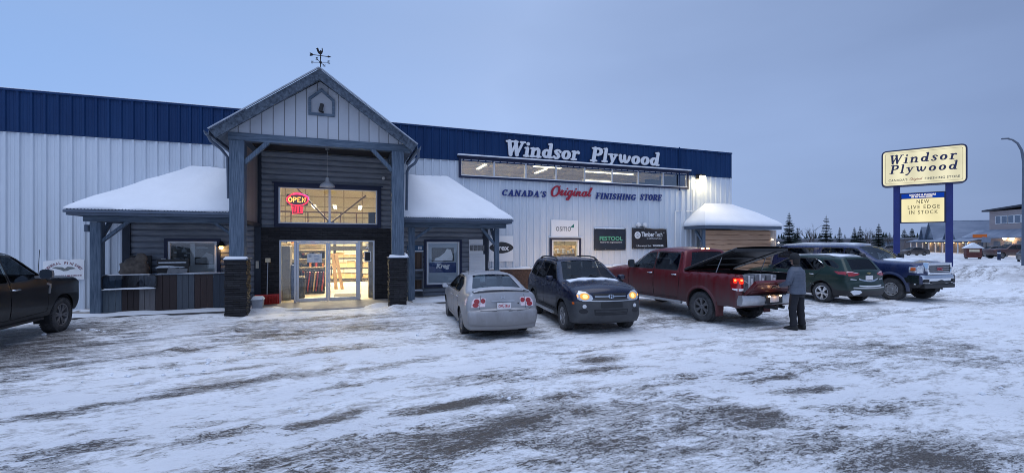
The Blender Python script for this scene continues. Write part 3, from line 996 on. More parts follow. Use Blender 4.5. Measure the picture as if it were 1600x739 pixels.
def ribbed(mb, x0, x1, z0, z1, Y, mi=0, pitch=.305, d=.042):
    pts = [(x0, Y)]
    k = math.ceil((x0 - .06) / pitch)
    while k * pitch < x1 + .06:
        c = k * pitch
        for dx, dd in ((-.052, 0), (-.026, d), (.026, d), (.052, 0)):
            x = c + dx
            if x0 < x < x1: pts.append((x, Y - dd))
        # two faint stiffening beads between ribs
        for f in (.36, .64):
            for dx, dd in ((-.014, 0), (0, .006), (.014, 0)):
                x = c + pitch * f + dx
                if x0 < x < x1: pts.append((x, Y - dd))
        k += 1
    pts.append((x1, Y))
    mb.grid([[(x, y, z0) for x, y in pts], [(x, y, z1) for x, y in pts]], mi)


def logs(mb, x0, x1, z0, z1, Y, pitch=.195, d=.055, mi=0):
    prof = []
    n = 7
    k = math.floor(z0 / pitch)
    zs = []
    while k * pitch < z1:
        for i in range(n):
            t = i / n
            z = (k + t) * pitch
            if z0 <= z <= z1: zs.append((z, d * math.sqrt(max(0, 1 - (2 * t - 1) ** 2))))
        k += 1
    zs = [(z0, 0)] + zs + [(z1, 0)]
    nxs = max(2, int((x1 - x0) / .5))
    mb.grid([[(x0 + (x1 - x0) * i / nxs, Y - dd, z) for i in range(nxs + 1)] for z, dd in zs], mi)


def frame(mb, x0, x1, z0, z1, y0, y1, w, mi=0):
    mb.box(x0, x0 + w, y0, y1, z0, z1, mi); mb.box(x1 - w, x1, y0, y1, z0, z1, mi)
    mb.box(x0 + w, x1 - w, y0, y1, z1 - w, z1, mi); mb.box(x0 + w, x1 - w, y0, y1, z0, z0 + w, mi)


CLER = (4.15, 15.25, 4.77, 5.43)
PROD = (8.12, 9.42, 1.28, 2.26)
PORT = (-2.86, 1.56, 0, 5.25)
KREG = (2.79, 4.07, .51, 2.17)
LWIN = (-5.44, -4.09, .95, 2.18)
HOLES = [CLER, PROD, PORT, KREG, LWIN]
mb = MB()
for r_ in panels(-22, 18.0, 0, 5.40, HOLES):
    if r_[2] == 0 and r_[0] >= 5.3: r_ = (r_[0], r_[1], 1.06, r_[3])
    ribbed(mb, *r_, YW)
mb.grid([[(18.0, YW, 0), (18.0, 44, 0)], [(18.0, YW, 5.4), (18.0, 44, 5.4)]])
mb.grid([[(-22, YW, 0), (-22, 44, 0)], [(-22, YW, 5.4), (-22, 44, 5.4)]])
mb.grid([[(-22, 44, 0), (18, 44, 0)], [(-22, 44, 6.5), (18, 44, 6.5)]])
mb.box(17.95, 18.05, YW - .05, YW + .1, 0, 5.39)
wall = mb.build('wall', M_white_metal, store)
# navy band
mb = MB()
ribbed(mb, -22, 18.03, 5.385, 6.56, YW - .035, 0, .305, .035)
mb.box(-22, 18.05, YW - .085, YW + .25, 6.56, 6.62)
mb.box(18.0, 18.05, YW, 44, 5.385, 6.56)
mb.box(-22, 18.05, YW - .05, YW - .036, 5.36, 5.40)
for x in (4.7, 17.3):
    mb.box(x - .22, x + .22, YW - .12, YW - .05, 6.535, 6.60)
mb.box(14.76, 14.80, YW - .12, YW - .07, 4.6, 6.66)
mb.build('parapet_band', M_blue_metal, store)
mb = MB()
mb.box(-21.9, 18.0, YW + .2, 43.9, 6.30, 6.40, 0)
roof = mb.build('roof', M_fascia, store)
mb = MB()
mb.box(-22, 18.02, YW - .08, YW + .22, 6.621, 6.645, 0)
mb.box(-21.9, 17.98, YW + .25, 43.8, 6.401, 6.5, 0)
mb.build('roof_snow', M_snow, roof, bevel=.01)
# brick base with its snowy ledge
mb = MB()
for r_ in panels(5.3, 18.0, 0, 1.03, [PROD]):
    mb.box(r_[0], r_[1], YW - .13, YW - .01, r_[2], r_[3])
base = mb.build('brick_base', M_brick, store)
mb = MB()
mb.box(5.28, 15.1, YW - .17, YW - .033, 1.03, 1.075, 0)
mb.build('ledge', M_white, base)
mb = MB()
x = 5.3
while x < 15.0:
    w = rnd.uniform(.5, 1.4)
    x1 = min(x + w, 15.05)
    snow_patch(mb, x, x1, YW - .175, YW - .034, 1.085, rnd.uniform(.05, .1), .07, seed=int(x * 10), edge=.06)
    x = x1 - .03
mb.build('ledge_snow', M_snow, base, smooth=True)

M_glass_hi = glass('high_window_glass', (.80, .82, .82), .24)
# clerestory strip window
cx0, cx1, cz0, cz1 = CLER
mb = MB()
frame(mb, cx0 - .07, cx1 + .07, cz0 - .08, cz1 + .07, YW - .11, YW + .12, .075)
mb.box(cx0 - .12, cx1 + .12, YW - .2, YW - .01, cz1 + .07, cz1 + .12)
cler = mb.build('strip_window', M_trim_blue, store)
mb = MB()
mb.box(cx0 - .14, cx1 + .14, YW - .22, YW - .02, cz1 + .121, cz1 + .18)
mb.box(cx0 + .02, cx1 - .02, YW - .125, YW - .02, cz0 + .0, cz0 + .035)
mb.build('sill_snow', M_snow, cler, bevel=.02)
mb = MB()
npan = 8
for i in range(npan + 1):
    x = cx0 + (cx1 - cx0) * i / npan
    mb.box(x - .03, x + .03, YW - .07, YW + .02, cz0 + .036, cz1 - .036)
mb.box(cx0, cx1, YW - .068, YW + .018, cz1 - .035, cz1)
mb.box(cx0, cx1, YW - .068, YW + .018, cz0, cz0 + .033)
mb.build('mullions', M_alu, cler)
for i in range(npan):
    w = (cx1 - cx0) / npan
    mb = MB()
    mb.box(cx0 + w * i + .031, cx0 + w * (i + 1) - .031, YW - .02, YW - .012, cz0 + .034, cz1 - .036)
    mb.build('pane', M_glass_hi, cler)

# small shop window with dark trim and white frame
def shop_window(x0, x1, z0, z1, y, name='window', trim=M_trim_blue, glassm=M_glass):
    mb = MB()
    frame(mb, x0 - .09, x1 + .09, z0 - .09, z1 + .07, y - .06, y + .10, .088)
    w = mb.build(name, trim, store)
    mb = MB()
    frame(mb, x0, x1, z0, z1, y - .04, y + .08, .07)
    mb.build('frame', M_white, w, bevel=.008)
    mb = MB()
    mb.box(x0 + .07, x1 - .07, y + .01, y + .018, z0 + .07, z1 - .07)
    mb.build('pane', glassm, w)
    return w


win_prod = shop_window(*PROD, YW - .03)
mb = MB()
mb.box(PROD[0] - .14, PROD[1] + .14, YW - .16, YW - .033, PROD[3] + .071, PROD[3] + .11)
mb.build('sill_snow', M_snow, win_prod, bevel=.015)
win_kreg = shop_window(*KREG, YW - .16)
win_left = shop_window(*LWIN, YW - .16)
for w_, (x0, x1, z0, z1) in ((win_kreg, KREG), (win_left, LWIN)):
    mb = MB(); mb.box(x0 - .1, x1 + .1, YW + .06, YW + .09, z0 - .1, z1 + .1); mb.build('leak_backing', M_slate, w_)  # unseen backing added to block shop light leaking round the posters

# log siding on the porch walls
YL = YW - .08
mb = MB()
for r_ in panels(-6.5, -2.86, 0, 3.0, [LWIN]): logs(mb, *r_, YL)
for r_ in panels(1.56, 5.12, 0, 3.0, [KREG]): logs(mb, *r_, YL)
TRAN = (-2.28, .98, 2.78, 4.06)
for r_ in panels(-2.86, 1.56, 2.62, 5.27, [TRAN]): logs(mb, *r_, YL)
mb.build('log_siding', M_log, store)
mb = MB()
for x in (-6.52, 5.14):
    mb.box(x - .10, x + .10, YL - .10, YL + .02, 0, 2.86)
mb.box(-3.0, -2.80, YL - .16, YL + .02, 0, 5.25)
mb.box(1.50, 1.66, YL - .12, YL + .02, 0, 5.25)
mb.build('corner_boards', M_slate, store, bevel=.01)
# stacked stone round the doors
DOOR = (-2.26, .89, 0, 2.21)
mb = MB()
for x0, x1, z0, z1 in panels(-2.80, 1.50, 0, 2.64, [DOOR]):
    mb.box(x0, x1, YL - .12, YL + .02, z0, z1)
mb.build('stone_veneer', M_stone, store)

# doors
YD = YL - .05
mb = MB()
frame(mb, DOOR[0], DOOR[1], -.02, DOOR[3], YD - .04, YD + .06, .06)
for x in (-1.755, .355):
    mb.box(x - .04, x + .04, YD - .045, YD + .055, .04, DOOR[3] - .06)
dfr = mb.build('door_frame', M_alu, store, bevel=.006)
for x0, x1 in ((-1.714, -.70), (-.694, .314)):
    mb = MB()
    frame(mb, x0, x1, .05, DOOR[3] - .065, YD - .03, YD + .02, .075)
    mb.box(x0 + .075, x1 - .075, YD - .03, YD + .02, .125, .17)
    d = mb.build('door', M_alu, store, bevel=.006)
    mb = MB()
    mb.box(x0 + .075, x1 - .075, YD - .008, YD + .0, .17, DOOR[3] - .14)
    mb.build('pane', M_glass, d)
    hx = x1 - .11 if x0 < -1 else x0 + .11
    mb = MB()
    mb.tube([(hx, YD - .03, .95), (hx, YD - .08, .97), (hx, YD - .08, 1.28), (hx, YD - .03, 1.30)], .014, 8)
    mb.build('handle', M_steel, d, smooth=True)
for x0, x1 in ((-2.20, -1.795), (.395, .83)):
    mb = MB()
    mb.box(x0, x1, YD - .0, YD + .01, .04, DOOR[3] - .06)
    mb.build('sidelight_glass', M_glass, store)
# transom
tx0, tx1, tz0, tz1 = TRAN
mb = MB()
frame(mb, tx0 - .13, tx1 + .13, tz0 - .12, tz1 + .10, YL - .12, YL + .04, .125)
mb.box(tx0 - .2, tx1 + .2, YL - .14, YL + .04, tz1 + .10, tz1 + .14)
tr = mb.build('transom_window', M_trim_blue, store, bevel=.006)
mb = MB()
frame(mb, tx0, tx1, tz0, tz1, YL - .07, YL + .03, .05)
mx_ = (tx0 + tx1) / 2
mb.box(mx_ - .035, mx_ + .035, YL - .07, YL + .03, tz0 + .05, tz1 - .05)
mb.build('frame', M_alu, tr)
for a, b in ((tx0 + .05, mx_ - .035), (mx_ + .035, tx1 - .05)):
    mb = MB()
    mb.box(a, b, YL - .03, YL - .02, tz0 + .05, tz1 - .05)
    mb.build('pane', M_glass, tr)

# ---- entrance portico
for x in (-3.02, 1.48):
    mb = MB()
    mb.box(x - .19, x + .19, 14.74, 15.12, 1.65, 5.05)
    p = mb.build('post', M_timber, store, bevel=.02)
    mb = MB()
    nl = 26
    for i in range(nl):
        z = 1.62 * i / nl
        a, b_, c, d_ = [rnd.uniform(-.022, .012) for _ in range(4)]
        mb.box(x - .275 + a, x + .275 + b_, 14.65 + c, 15.20 + d_, z, z + 1.62 / nl - .003)
    mb.build('stone_pier', M_stone, p, bevel=.006, seg=1)
    mb = MB()
    mb.box(x - .31, x + .31, 14.61, 15.24, 1.62, 1.67)
    mb.build('cap_stone', M_fascia, p, bevel=.01)
    mb = MB()
    snow_patch(mb, x - .31, x + .31, 14.60, 14.76, 1.67, .07, .05, 41, .06)
    if x > 0: snow_patch(mb, x + .17, x + .33, 14.6, 15.2, 1.67, .14, .05, 43, .06)
    mb.build('cap_snow', M_snow, p, smooth=True)
    mb = MB()
    s_ = 1 if x < 0 else -1
    mb.beam((x + s_ * .17, 14.86, 4.42), (x + s_ * .80, 14.86, 5.08), .12, .14, up=(0, 1, 0))
    mb.build('brace', M_timber, p, bevel=.01)
mb = MB()
mb.box(-3.25, 1.88, 14.78, 15.06, 5.05, 5.28)
for x in (-3.02, 1.48):
    mb.box(x - .12, x + .12, 15.06, 17.3, 5.05, 5.27)
mb.build('beam', M_timber_h, store, bevel=.015)
AX, AZ = -.82, 7.24
EL, ER, EZ = -3.60, 2.03, 5.20
mb = MB()
mb.prism([(-3.32, 5.281), (1.74, 5.281), (AX, AZ - .22)], 'xz', 14.83, 14.90)
gab = mb.build('gable_wall', M_gable, store)
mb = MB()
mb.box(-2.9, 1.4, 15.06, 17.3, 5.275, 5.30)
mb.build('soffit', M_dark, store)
mb = MB()
for x in (-2.95, 1.56):
    mb = MB(); mb.box(x, x + .05, 15.13, 17.20, 2.78, 5.04); mb.build('side_panel', M_side_boards, store)
    mb = MB(); mb.box(x - .04, x + .12, 15.12, 17.2, 2.66, 2.775); mb.build('side_rail', M_slate, store)
M_roof = pmat('porch_roof_metal', (.10, .125, .16), .5, spec=.4, col2=(.22, .25, .30), vs=6, stretch=(1, 1, 1))
M_barge = pmat('barge_board', (.028, .038, .055), .8, spec=.2, col2=(.115, .145, .185), vs=4, stretch=(3, 1, 3), bump=.4, bs=14)
mb = MB(); mr_ = MB()
for ex in (EL, ER):
    d = Vector((AX - ex, 0, AZ - EZ)).normalized(); nrm = Vector((-d.z, 0, d.x)) if ex < AX else Vector((d.z, 0, -d.x))
    if nrm.z < 0: nrm = -nrm
    def q(t, h, y):
        t = t - (nrm.x * h / (AX - ex) if t == 1 else 0)      # both slopes meet in the ridge plane
        return Vector((ex, y, EZ)).lerp(Vector((AX, y, AZ)), t) + nrm * h
    for y0, y1, h0, h1, tgt in ((14.36, 19.6, -.14, 0, mb), (14.33, 14.40, -.26, -.02, mr_)):
        vs = [q(0, h0, y0), q(1, h0, y0), q(1, h1, y0), q(0, h1, y0), q(0, h0, y1), q(1, h0, y1), q(1, h1, y1), q(0, h1, y1)]
        tgt.add(vs, [(0, 1, 2, 3), (7, 6, 5, 4), (0, 4, 5, 1), (1, 5, 6, 2), (2, 6, 7, 3), (3, 7, 4, 0)])
    # standing seams
    for k in range(9):
        y = 14.5 + k * .5
        mb.beam(q(0, .015, y), q(1, .015, y), .03, .04, up=nrm)
mb.tube([(AX, 14.37, AZ - .01), (AX, 19.6, AZ - .01)], .06, 8)
prf = mb.build('portico_roof', M_roof, store)
mr_.build('barge_board', M_barge, prf)
mb = MB()
for ex in (EL, ER):
    d = Vector((AX - ex, 0, AZ - EZ)).normalized()
    nrm = Vector((-d.z, 0, d.x)) if ex < AX else Vector((-d.z, 0, d.x))
    if nrm.z < 0: nrm = -nrm
    a = Vector((ex, 14.30, EZ)) + nrm * .02; b_ = Vector((AX, 14.30, AZ)) + nrm * .02
    mb.beam(a, b_, .07, .035, up=nrm)
mb.build('edge_flashing', pmat('pale_flashing', (.34, .38, .44), .45, metal=.3, var=.2, vs=5), prf)
# gutters and a downspout
for ex, s_ in ((EL, -1), (ER, 1)):
    mb = MB()
    prof = [(0, .0), (0, -.11), (s_ * .05, -.13), (s_ * .11, -.11), (s_ * .13, .0), (s_ * .11, .0), (s_ * .09, -.09), (s_ * .03, -.1), (s_ * .015, 0)]
    mb.prism([(ex + p[0], EZ - .02 + p[1]) for p in prof], 'xz', 14.34, 17.3)
    mb.build('gutter', M_fascia, prf, smooth=40)
mb = MB()
mb.tube([(2.09, 14.55, 5.06), (2.10, 14.56, 4.88), (2.02, 14.75, 4.70), (1.86, 14.95, 4.58), (1.80, 15.05, 4.45)], .045, 8)
mb.tube([(1.80, 15.05, 4.45), (1.80, 15.2, 3.2)], .045, 8)
mb.build('downspout', M_fascia, prf, smooth=40)
mb = MB()
mb.tube([(-3.66, 14.5, 5.08), (-3.62, 14.6, 4.95), (-3.45, 14.95, 4.8), (-3.32, 15.1, 4.6), (-3.3, 15.1, 3.4)], .04, 8)
mb.build('downspout', M_fascia, prf, smooth=40)
# gable niche
mb = MB()
pent = [(-1.15, 5.97), (-.41, 5.97), (-.41, 6.48), (-.78, 6.80), (-1.15, 6.48)]
ins = shrink(pent, .075)
for i in range(5):
    j = (i + 1) % 5
    mb.prism([pent[i], pent[j], ins[j], ins[i]], 'xz', 14.76, 14.84)
nich = mb.build('gable_niche', M_timber_h, store)
mb = MB()
mb.prism(ins, 'xz', 14.815, 14.828)
mb.build('back_panel', pmat('niche_panel', (.36, .38, .42), .6, var=.08, vs=3), nich)

# ---- side porches
def porch_roof(A, B, C, D, E, name, sides):
    """hipped snow-covered roof; A,B eave corners, C,D top edge, E far end of the side eave"""
    A, B, C, D, E = [Vector(p) for p in (A, B, C, D, E)]
    mb = MB()
    def sheet(p0, p1, q0, q1, n, mi, h, seed):
        rows = []
        prof = [(-.010, .0), (-.02, .04), (-.012, .065), (.03, .09), (.10, .10)] + [(.2 + .8 * i / 8, .10) for i in range(9)]
        for t, hh in prof:
            a = p0.lerp(q0, t); b = p1.lerp(q1, t)
            row = []
            for i in range(n + 1):
                v = a.lerp(b, i / n)
                k = float(smooth_noise(np.array([[v.x * 1.0 + v.y]]), np.array([[v.z + v.y]]), .5, seed)[0, 0]) - .5
                k2 = float(smooth_noise(np.array([[v.x + v.y]]), np.array([[v.z]]), .16, seed + 3)[0, 0]) - .5
                row.append((v.x, v.y - .05 * k2 * (hh < .1), v.z + hh * h + (k * .08 + k2 * .03) * min(1, hh * 8)))
            rows.append(row)
        mb.grid(rows, mi)
    sheet(A, B, C, D, 24, 0, 1, 51)
    sheet(E, A, E.lerp(C, 0) + (C - E) * 0, C, 10, 0, 1, 52) if False else None
    # side slope(s)
    if sides:
        p0, p1, q = E, A, C
        sheet(p0, p1, Vector((C.x, E.y, C.z)), C, 14, 0, 1, 51)
    return mb


def porch(x_tip, x_in, eave_y, eave_z, top_x, top_z, post_xs, extra_braces, seedn):
    s_ = 1 if x_tip > x_in else -1
    A = (x_tip, eave_y, eave_z); B = (x_in, eave_y, eave_z)
    C = (top_x, YW - .02, top_z); D = (x_in, YW - .02, top_z); E = (x_tip, YW - .02, eave_z)
    mb = MB()
    # metal deck under the snow, with its small corrugations at the eave
    Av, Bv, Cv, Dv, Ev = [Vector(p) for p in (A, B, C, D, E)]
    mb.add([Av, Bv, Dv, Cv], [(0, 1, 2, 3)]); mb.add([Av, Cv, Ev], [(0, 1, 2)])
    n = int(abs(x_tip - x_in) / .075)
    for i in range(n):
        x = min(x_tip, x_in) + .04 + i * .075
        mb.tube([(x, eave_y - .035, eave_z - .012), (x, eave_y + .3, eave_z + .20)], .016, 6)
    rf = mb.build('porch_roof', M_fascia, store)
    mb = porch_roof(A, B, C, D, E, 'x', True)
    mb.build('roof_snow', M_snow, rf, smooth=60)
    mb = MB()
    lo, hi_ = min(x_tip, x_in), max(x_tip, x_in)
    mb.box(lo, hi_, eave_y, eave_y + .04, eave_z - .17, eave_z - .012)
    xa = x_tip - .04 if s_ > 0 else x_tip
    mb.box(xa, xa + .04, eave_y + .04, YW - .05, eave_z - .17, eave_z - .012)
    mb.box(lo + .05, hi_ - .05, eave_y + .041, YW - .1, eave_z - .15, eave_z - .13)
    # gutter lip
    mb.box(lo - .04 * (s_ < 0), hi_ + .04 * (s_ > 0), eave_y - .06, eave_y - .002, eave_z - .10, eave_z - .03)
    mb.build('fascia', M_fascia, rf, bevel=.012)
    mb = MB()
    yb = 15.95
    mb.box(lo + .15, hi_ - .05, yb - .09, yb + .09, eave_z - .32, eave_z - .151)
    xp = x_tip - s_ * .45
    mb.box(xp - .08, xp + .08, yb + .09, YW - .1, eave_z - .32, eave_z - .151)
    mb.build('porch_beam', M_timber_h, store, bevel=.012)
    for px_, w in post_xs:
        mb = MB()
        mb.box(px_ - w / 2, px_ + w / 2, yb - w / 2, yb + w / 2, .02, eave_z - .33)
        mb.build('porch_post', M_timber, store, bevel=.015)
    for p, q in extra_braces:
        mb = MB()
        mb.beam(p, q, .09, .11, up=(0, 1, 0) if abs(p[1] - q[1]) < .1 else (1, 0, 0))
        mb.build('porch_brace', M_timber, store, bevel=.01)


porch(-7.14, -3.16, 15.38, 3.03, -4.87, 4.52, [(-6.70, .25)],
      [((-6.60, 15.95, 2.15), (-5.95, 15.95, 2.75)), ((-6.70, 16.05, 2.15), (-6.70, 16.7, 2.75)), ((-3.88, 15.95, 2.75), (-3.30, 15.95, 2.30))], 1)
porch(5.60, 1.62, 15.38, 2.98, 3.62, 4.62, [(5.19, .17), (2.05, .22)],
      [((5.12, 15.95, 2.05), (4.6, 15.95, 2.66)), ((5.19, 16.05, 2.1), (5.19, 16.6, 2.66)), ((2.15, 15.95, 2.25), (2.75, 15.95, 2.66))], 2)
# corner porch at the far end, with its wall of live-edge boards
mb = MB()
A = Vector((15.1, 16.0, 2.93)); B = Vector((19.8, 16.0, 2.93)); C = Vector((16.4, YW - .02, 3.93)); D = Vector((18.06, YW - .02, 3.93)); E = Vector((15.1, YW - .02, 2.93)); Fv = Vector((19.8, 19.2, 2.93)); G_ = Vector((18.06, 19.2, 3.93))
mb.add([A, B, D, C], [(0, 1, 2, 3)]); mb.add([A, C, E], [(0, 1, 2)]); mb.add([B, Fv, G_, D], [(0, 1, 2, 3)])
rf = mb.build('corner_porch_roof', M_fascia, store)
mb = MB()
for (p0, p1, q0, q1, n) in ((A, B, C, D, 30), (E, A, C, C, 10), (B, Fv, D, G_, 12)):
    rows = []
    for t, hh in [(-.02, 0), (-.035, .05), (-.02, .10), (.03, .15), (.10, .17)] + [(.2 + .8 * i / 8, .17 + .03 * math.sin(i * .6)) for i in range(9)]:
        a = p0.lerp(q0, t); b_ = p1.lerp(q1, t)
        rows.append([tuple(a.lerp(b_, i / n) + Vector((0, 0, hh))) for i in range(n + 1)])
    mb.grid(rows)
mb.build('roof_snow', M_snow, rf, smooth=60)
mb = MB()
mb.box(15.1, 19.8, 16.0, 16.05, 2.76, 2.92); mb.box(15.1, 15.15, 16.05, YW - .05, 2.76, 2.92); mb.box(19.75, 19.8, 16.05, 19.2, 2.76, 2.92)
mb.box(15.16, 19.74, 16.06, YW - .05, 2.77, 2.79); mb.box(18.06, 19.74, YW, 19.1, 2.77, 2.79)
mb.build('fascia', M_fascia, rf, bevel=.012)
M_live = pmat('live_edge_board', (.42, .245, .15), .65, spec=.3, col2=(.56, .36, .235), vs=1.4, stretch=(.8, 4, 5), detail=7)
M_bark = pmat('bark_edge', (.10, .055, .035), .85, var=.3, vs=8)
mb = MB()
z = .12
mb.box(15.43, 19.44, 16.40, 16.46, 0, 2.74, 1)
while z < 2.6:
    hgt = rnd.uniform(.19, .30)
    n = 44
    up = []; lo_ = []
    for i in range(n + 1):
        x = 15.4 + 4.06 * i / n
        k = float(smooth_noise(np.array([[x]]), np.array([[z * 7]]), .33, 61)[0, 0]) - .5
        k2 = float(smooth_noise(np.array([[x]]), np.array([[z * 7 + 9]]), .9, 62)[0, 0]) - .5
        lo_.append((x, z + k * .05 + k2 * .05)); up.append((x, z + hgt - .012))
    poly = lo_ + up[::-1]
    rows = [[(x, 16.33, zz) for x, zz in lo_], [(x, 16.325, zz + .03) for x, zz in lo_], [(x, 16.355, zz) for x, zz in up]]
    mb.grid([[(x, 16.36, zz - .018) for x, zz in lo_], rows[0]], 1)
    mb.grid(rows, 0)
    z += hgt
mb.build('live_edge_wall', [M_live, M_bark], store)
mb = MB()
mb.box(19.46, 19.9, 16.38, 16.44, 0, 2.74)
mb.build('end_panel', board_mat('pale_boards', (.50, .42, .36), width=.13, axis=0, depth=.6), store)
mb = MB()
mb.box(15.3, 15.42, 16.32, 16.44, 0, 2.76); mb.beam((15.36, 16.38, 2.1), (15.36, 16.9, 2.7), .09, .1, up=(1, 0, 0))
mb.build('porch_post', M_timber, store, bevel=.012)
# conduit runs beside the flood lamp
mb = MB()
for pts in ([(14.95, YW - .06, 4.6), (14.95, YW - .06, 3.66), (14.55, YW - .06, 3.62), (14.55, YW - .06, 1.4)], [(15.62, YW - .06, 4.7), (15.62, YW - .06, 3.66), (15.2, YW - .06, 3.64)], [(15.55, YW - .06, 5.2), (15.3, YW - .06, 5.1), (15.3, YW - .06, 4.7)]):
    mb.tube(pts, .028, 8)
mb.build('conduit', M_white, store, smooth=50)

# ------------------------------------------------------------------ inside of the store
M_shop_floor = pmat('shop_floor', (.40, .33, .24), .45, spec=.4, col2=(.52, .43, .31), vs=1.3, detail=6)
M_shop_wall = brick_mat('shop_wall', (.76, .70, .54), (.80, .74, .58), (.42, .37, .27), 1.1, .62, rough=.6, bump=.2, msize=.05, off=0.0)
M_ceiling = pmat('shop_ceiling', (.66, .62, .53), .8, var=.08, vs=2)
mb = MB(); mb.box(-5.6, 17.9, 17.42, 30.3, -.06, .03)
struct(mb.build('shop_floor', M_shop_floor))
mb = MB()
mb.box(-5.6, 17.9, 30, 30.1, .03, 6.2)
mb.box(-5.7, -5.6, 17.6, 30, .03, 6.2)
mb.box(4.2, 4.3, 22.0, 30, .03, 6.2) if False else None
mb.build('inner_wall', M_shop_wall, store)
mb = MB()
mb.box(-5.6, 17.9, 17.5, 30, 6.2, 6.28)
for i in range(9):
    y = 18.6 + i * 1.4
    mb.box(-5.6, 17.9, y - .05, y + .05, 6.0, 6.195)
for i in range(16):
    x = -5 + i * 1.5
    mb.box(x - .03, x + .03, 17.6, 30, 6.1, 6.19)
mb.build('ceiling', M_ceiling, store)
M_tube = emis('fluorescent_tube', (1.0, .88, .62), 6.0)
M_fix = pmat('lamp_housing', (.7, .7, .68), .5, var=.03, vs=3)


def strip_light(x, y, z, L, name='strip_light', lab='', power=0, along='x', grp='strip lights in the store'):
    t = thing(name, lab, 'strip light', (x, y, z), group=grp)
    mb = MB()
    if along == 'x':
        mb.box(x - L / 2, x + L / 2, y - .09, y + .09, z, z + .07)
        for dy in (-.04, .04): pass
        mb.build('housing', M_fix, t)
        mb = MB()
        mb.tube([(x - L / 2 + .04, y - .045, z - .025), (x + L / 2 - .04, y - .045, z - .025)], .02, 8)
        mb.tube([(x - L / 2 + .04, y + .045, z - .025), (x + L / 2 - .04, y + .045, z - .025)], .02, 8)
    else:
        mb.box(x - .09, x + .09, y - L / 2, y + L / 2, z, z + .07)
        mb.build('housing', M_fix, t)
        mb = MB()
        mb.tube([(x - .045, y - L / 2 + .04, z - .025), (x - .045, y + L / 2 - .04, z - .025)], .02, 8)
        mb.tube([(x + .045, y - L / 2 + .04, z - .025), (x + .045, y + L / 2 - .04, z - .025)], .02, 8)
    mb.build('tube', M_tube, t)
    if power:
        ld = bpy.data.lights.new('strip_lamp', 'AREA'); ld.shape = 'RECTANGLE'
        ld.size = L if along == 'x' else .25; ld.size_y = .25 if along == 'x' else L
        ld.energy = power; ld.spread = R(115 if y < 20 else 170); ld.color = (1.0, .84, .58)
        lo = bpy.data.objects.new('strip_lamp', ld); COL.objects.link(lo)
        lo.parent = t; lo.location = (0, 0, -.07)
    return t


strip_light(12.95, 20.5, 5.83, 3.0, lab='long lit strip light behind the strip window, upper of the two bright ones', power=150, grp=None)
strip_light(12.85, 21.6, 5.55, 1.8, lab='shorter lit strip light behind the strip window, lower of the two bright ones', power=40, grp=None)
for x, y, z_, lab in ((-1.9, 19.3, 5.5, 'strip light inside, just behind the left door pane'), (.3, 19.3, 5.5, 'strip light inside, just behind the right door pane'), (-2.2, 22.5, 5.5, 'strip light hung over the stocked shelves'), (.2, 22.5, 5.5, 'strip light hung over the shop aisle'), (-1.66, 25, 3.95, 'strip light seen low through the left transom pane'), (-.68, 25, 3.95, 'strip light seen beside the transom mullion'), (.55, 25, 3.95, 'strip light seen low through the right transom pane')):
    strip_light(x, y, z_, 1.5, lab=lab, power=(80 if y < 20 else 460) if z_ > 5 else 300, along='y', grp='strip lights over the entrance aisle')
strip_light(8.8, 19.3, 5.7, 1.5, lab='strip light over the small shop window display', power=70, grp=None)
strip_light(6.0, 20.8, 5.8, 1.5, lab='strip light added to brighten the left end of the strip window', power=190, along='y', grp=None)  # extra lamp put in to brighten the high panes from inside
strip_light(9.2, 21.0, 5.8, 1.5, lab='strip light added to brighten the middle of the strip window', power=190, along='y', grp=None)  # second added lamp, lifting the middle panes

# ------------------------------------------------------------------ goods and fittings inside
M_wood_y = pmat('pine_board', (.55, .38, .17), .6, col2=(.68, .50, .26), vs=3, stretch=(1, 5, 6))
M_wood_d = pmat('walnut_board', (.075, .035, .022), .5, var=.4, vs=4, stretch=(6, 6, 1))
M_redgoods = pmat('red_carton', (.34, .035, .025), .5, var=.2, vs=3)
M_grey_cab = pmat('grey_cabinet', (.17, .165, .165), .45, var=.1, vs=3)
M_bluepack = pmat('blue_carton', (.03, .07, .22), .5, var=.2, vs=3)
M_cream = pmat('cream_carton', (.62, .54, .38), .6, var=.1, vs=3)
M_orange = pmat('orange_carton', (.55, .20, .05), .55, var=.1, vs=3)

t = thing('lumber_rack', 'black steel lumber rack of pale boards against the back wall', 'rack', (0, 26, .03))
mb = MB()
for x in (-2.1, -.72, .62, 1.9):
    mb.box(x - .06, x + .06, 25.6, 25.75, .03, 2.2); mb.box(x - .06, x + .06, 26.6, 26.75, .03, 2.2)
for z in (.14, .72, 1.25, 1.78):
    mb.box(-2.1, 1.9, 25.58, 25.66, z, z + .07)
mb.box(-2.2, 2.0, 25.5, 25.58, 1.72, 1.95)
mb.build('frame', M_black, t)
for zi, z in enumerate((.21, .79, 1.32)):
    mb = MB()
    x = -2.02
    while x < 1.8:
        w = rnd.uniform(.25, .5)
        mb.box(x, x + w - .02, 25.70, 26.6, z + .005, z + rnd.uniform(.16, .34))
        x += w
    mb.build('boards', M_wood_y, t)
t = thing('display_shelf', 'tall shop shelf crowded with tins and cartons left of the aisle', 'shelf', (-2.2, 23, .03))
mb = MB()
mb.box(-3.6, -1.05, 23.42, 23.46, .03, 2.1); mb.box(-3.62, -3.58, 23.0, 23.42, .03, 2.1); mb.box(-1.07, -1.03, 23.0, 23.42, .03, 2.1)
for z in (.06, .55, .95, 1.35, 1.75): mb.box(-3.58, -1.07, 23.0, 23.42, z, z + .03)
mb.build('frame', M_cream, t)
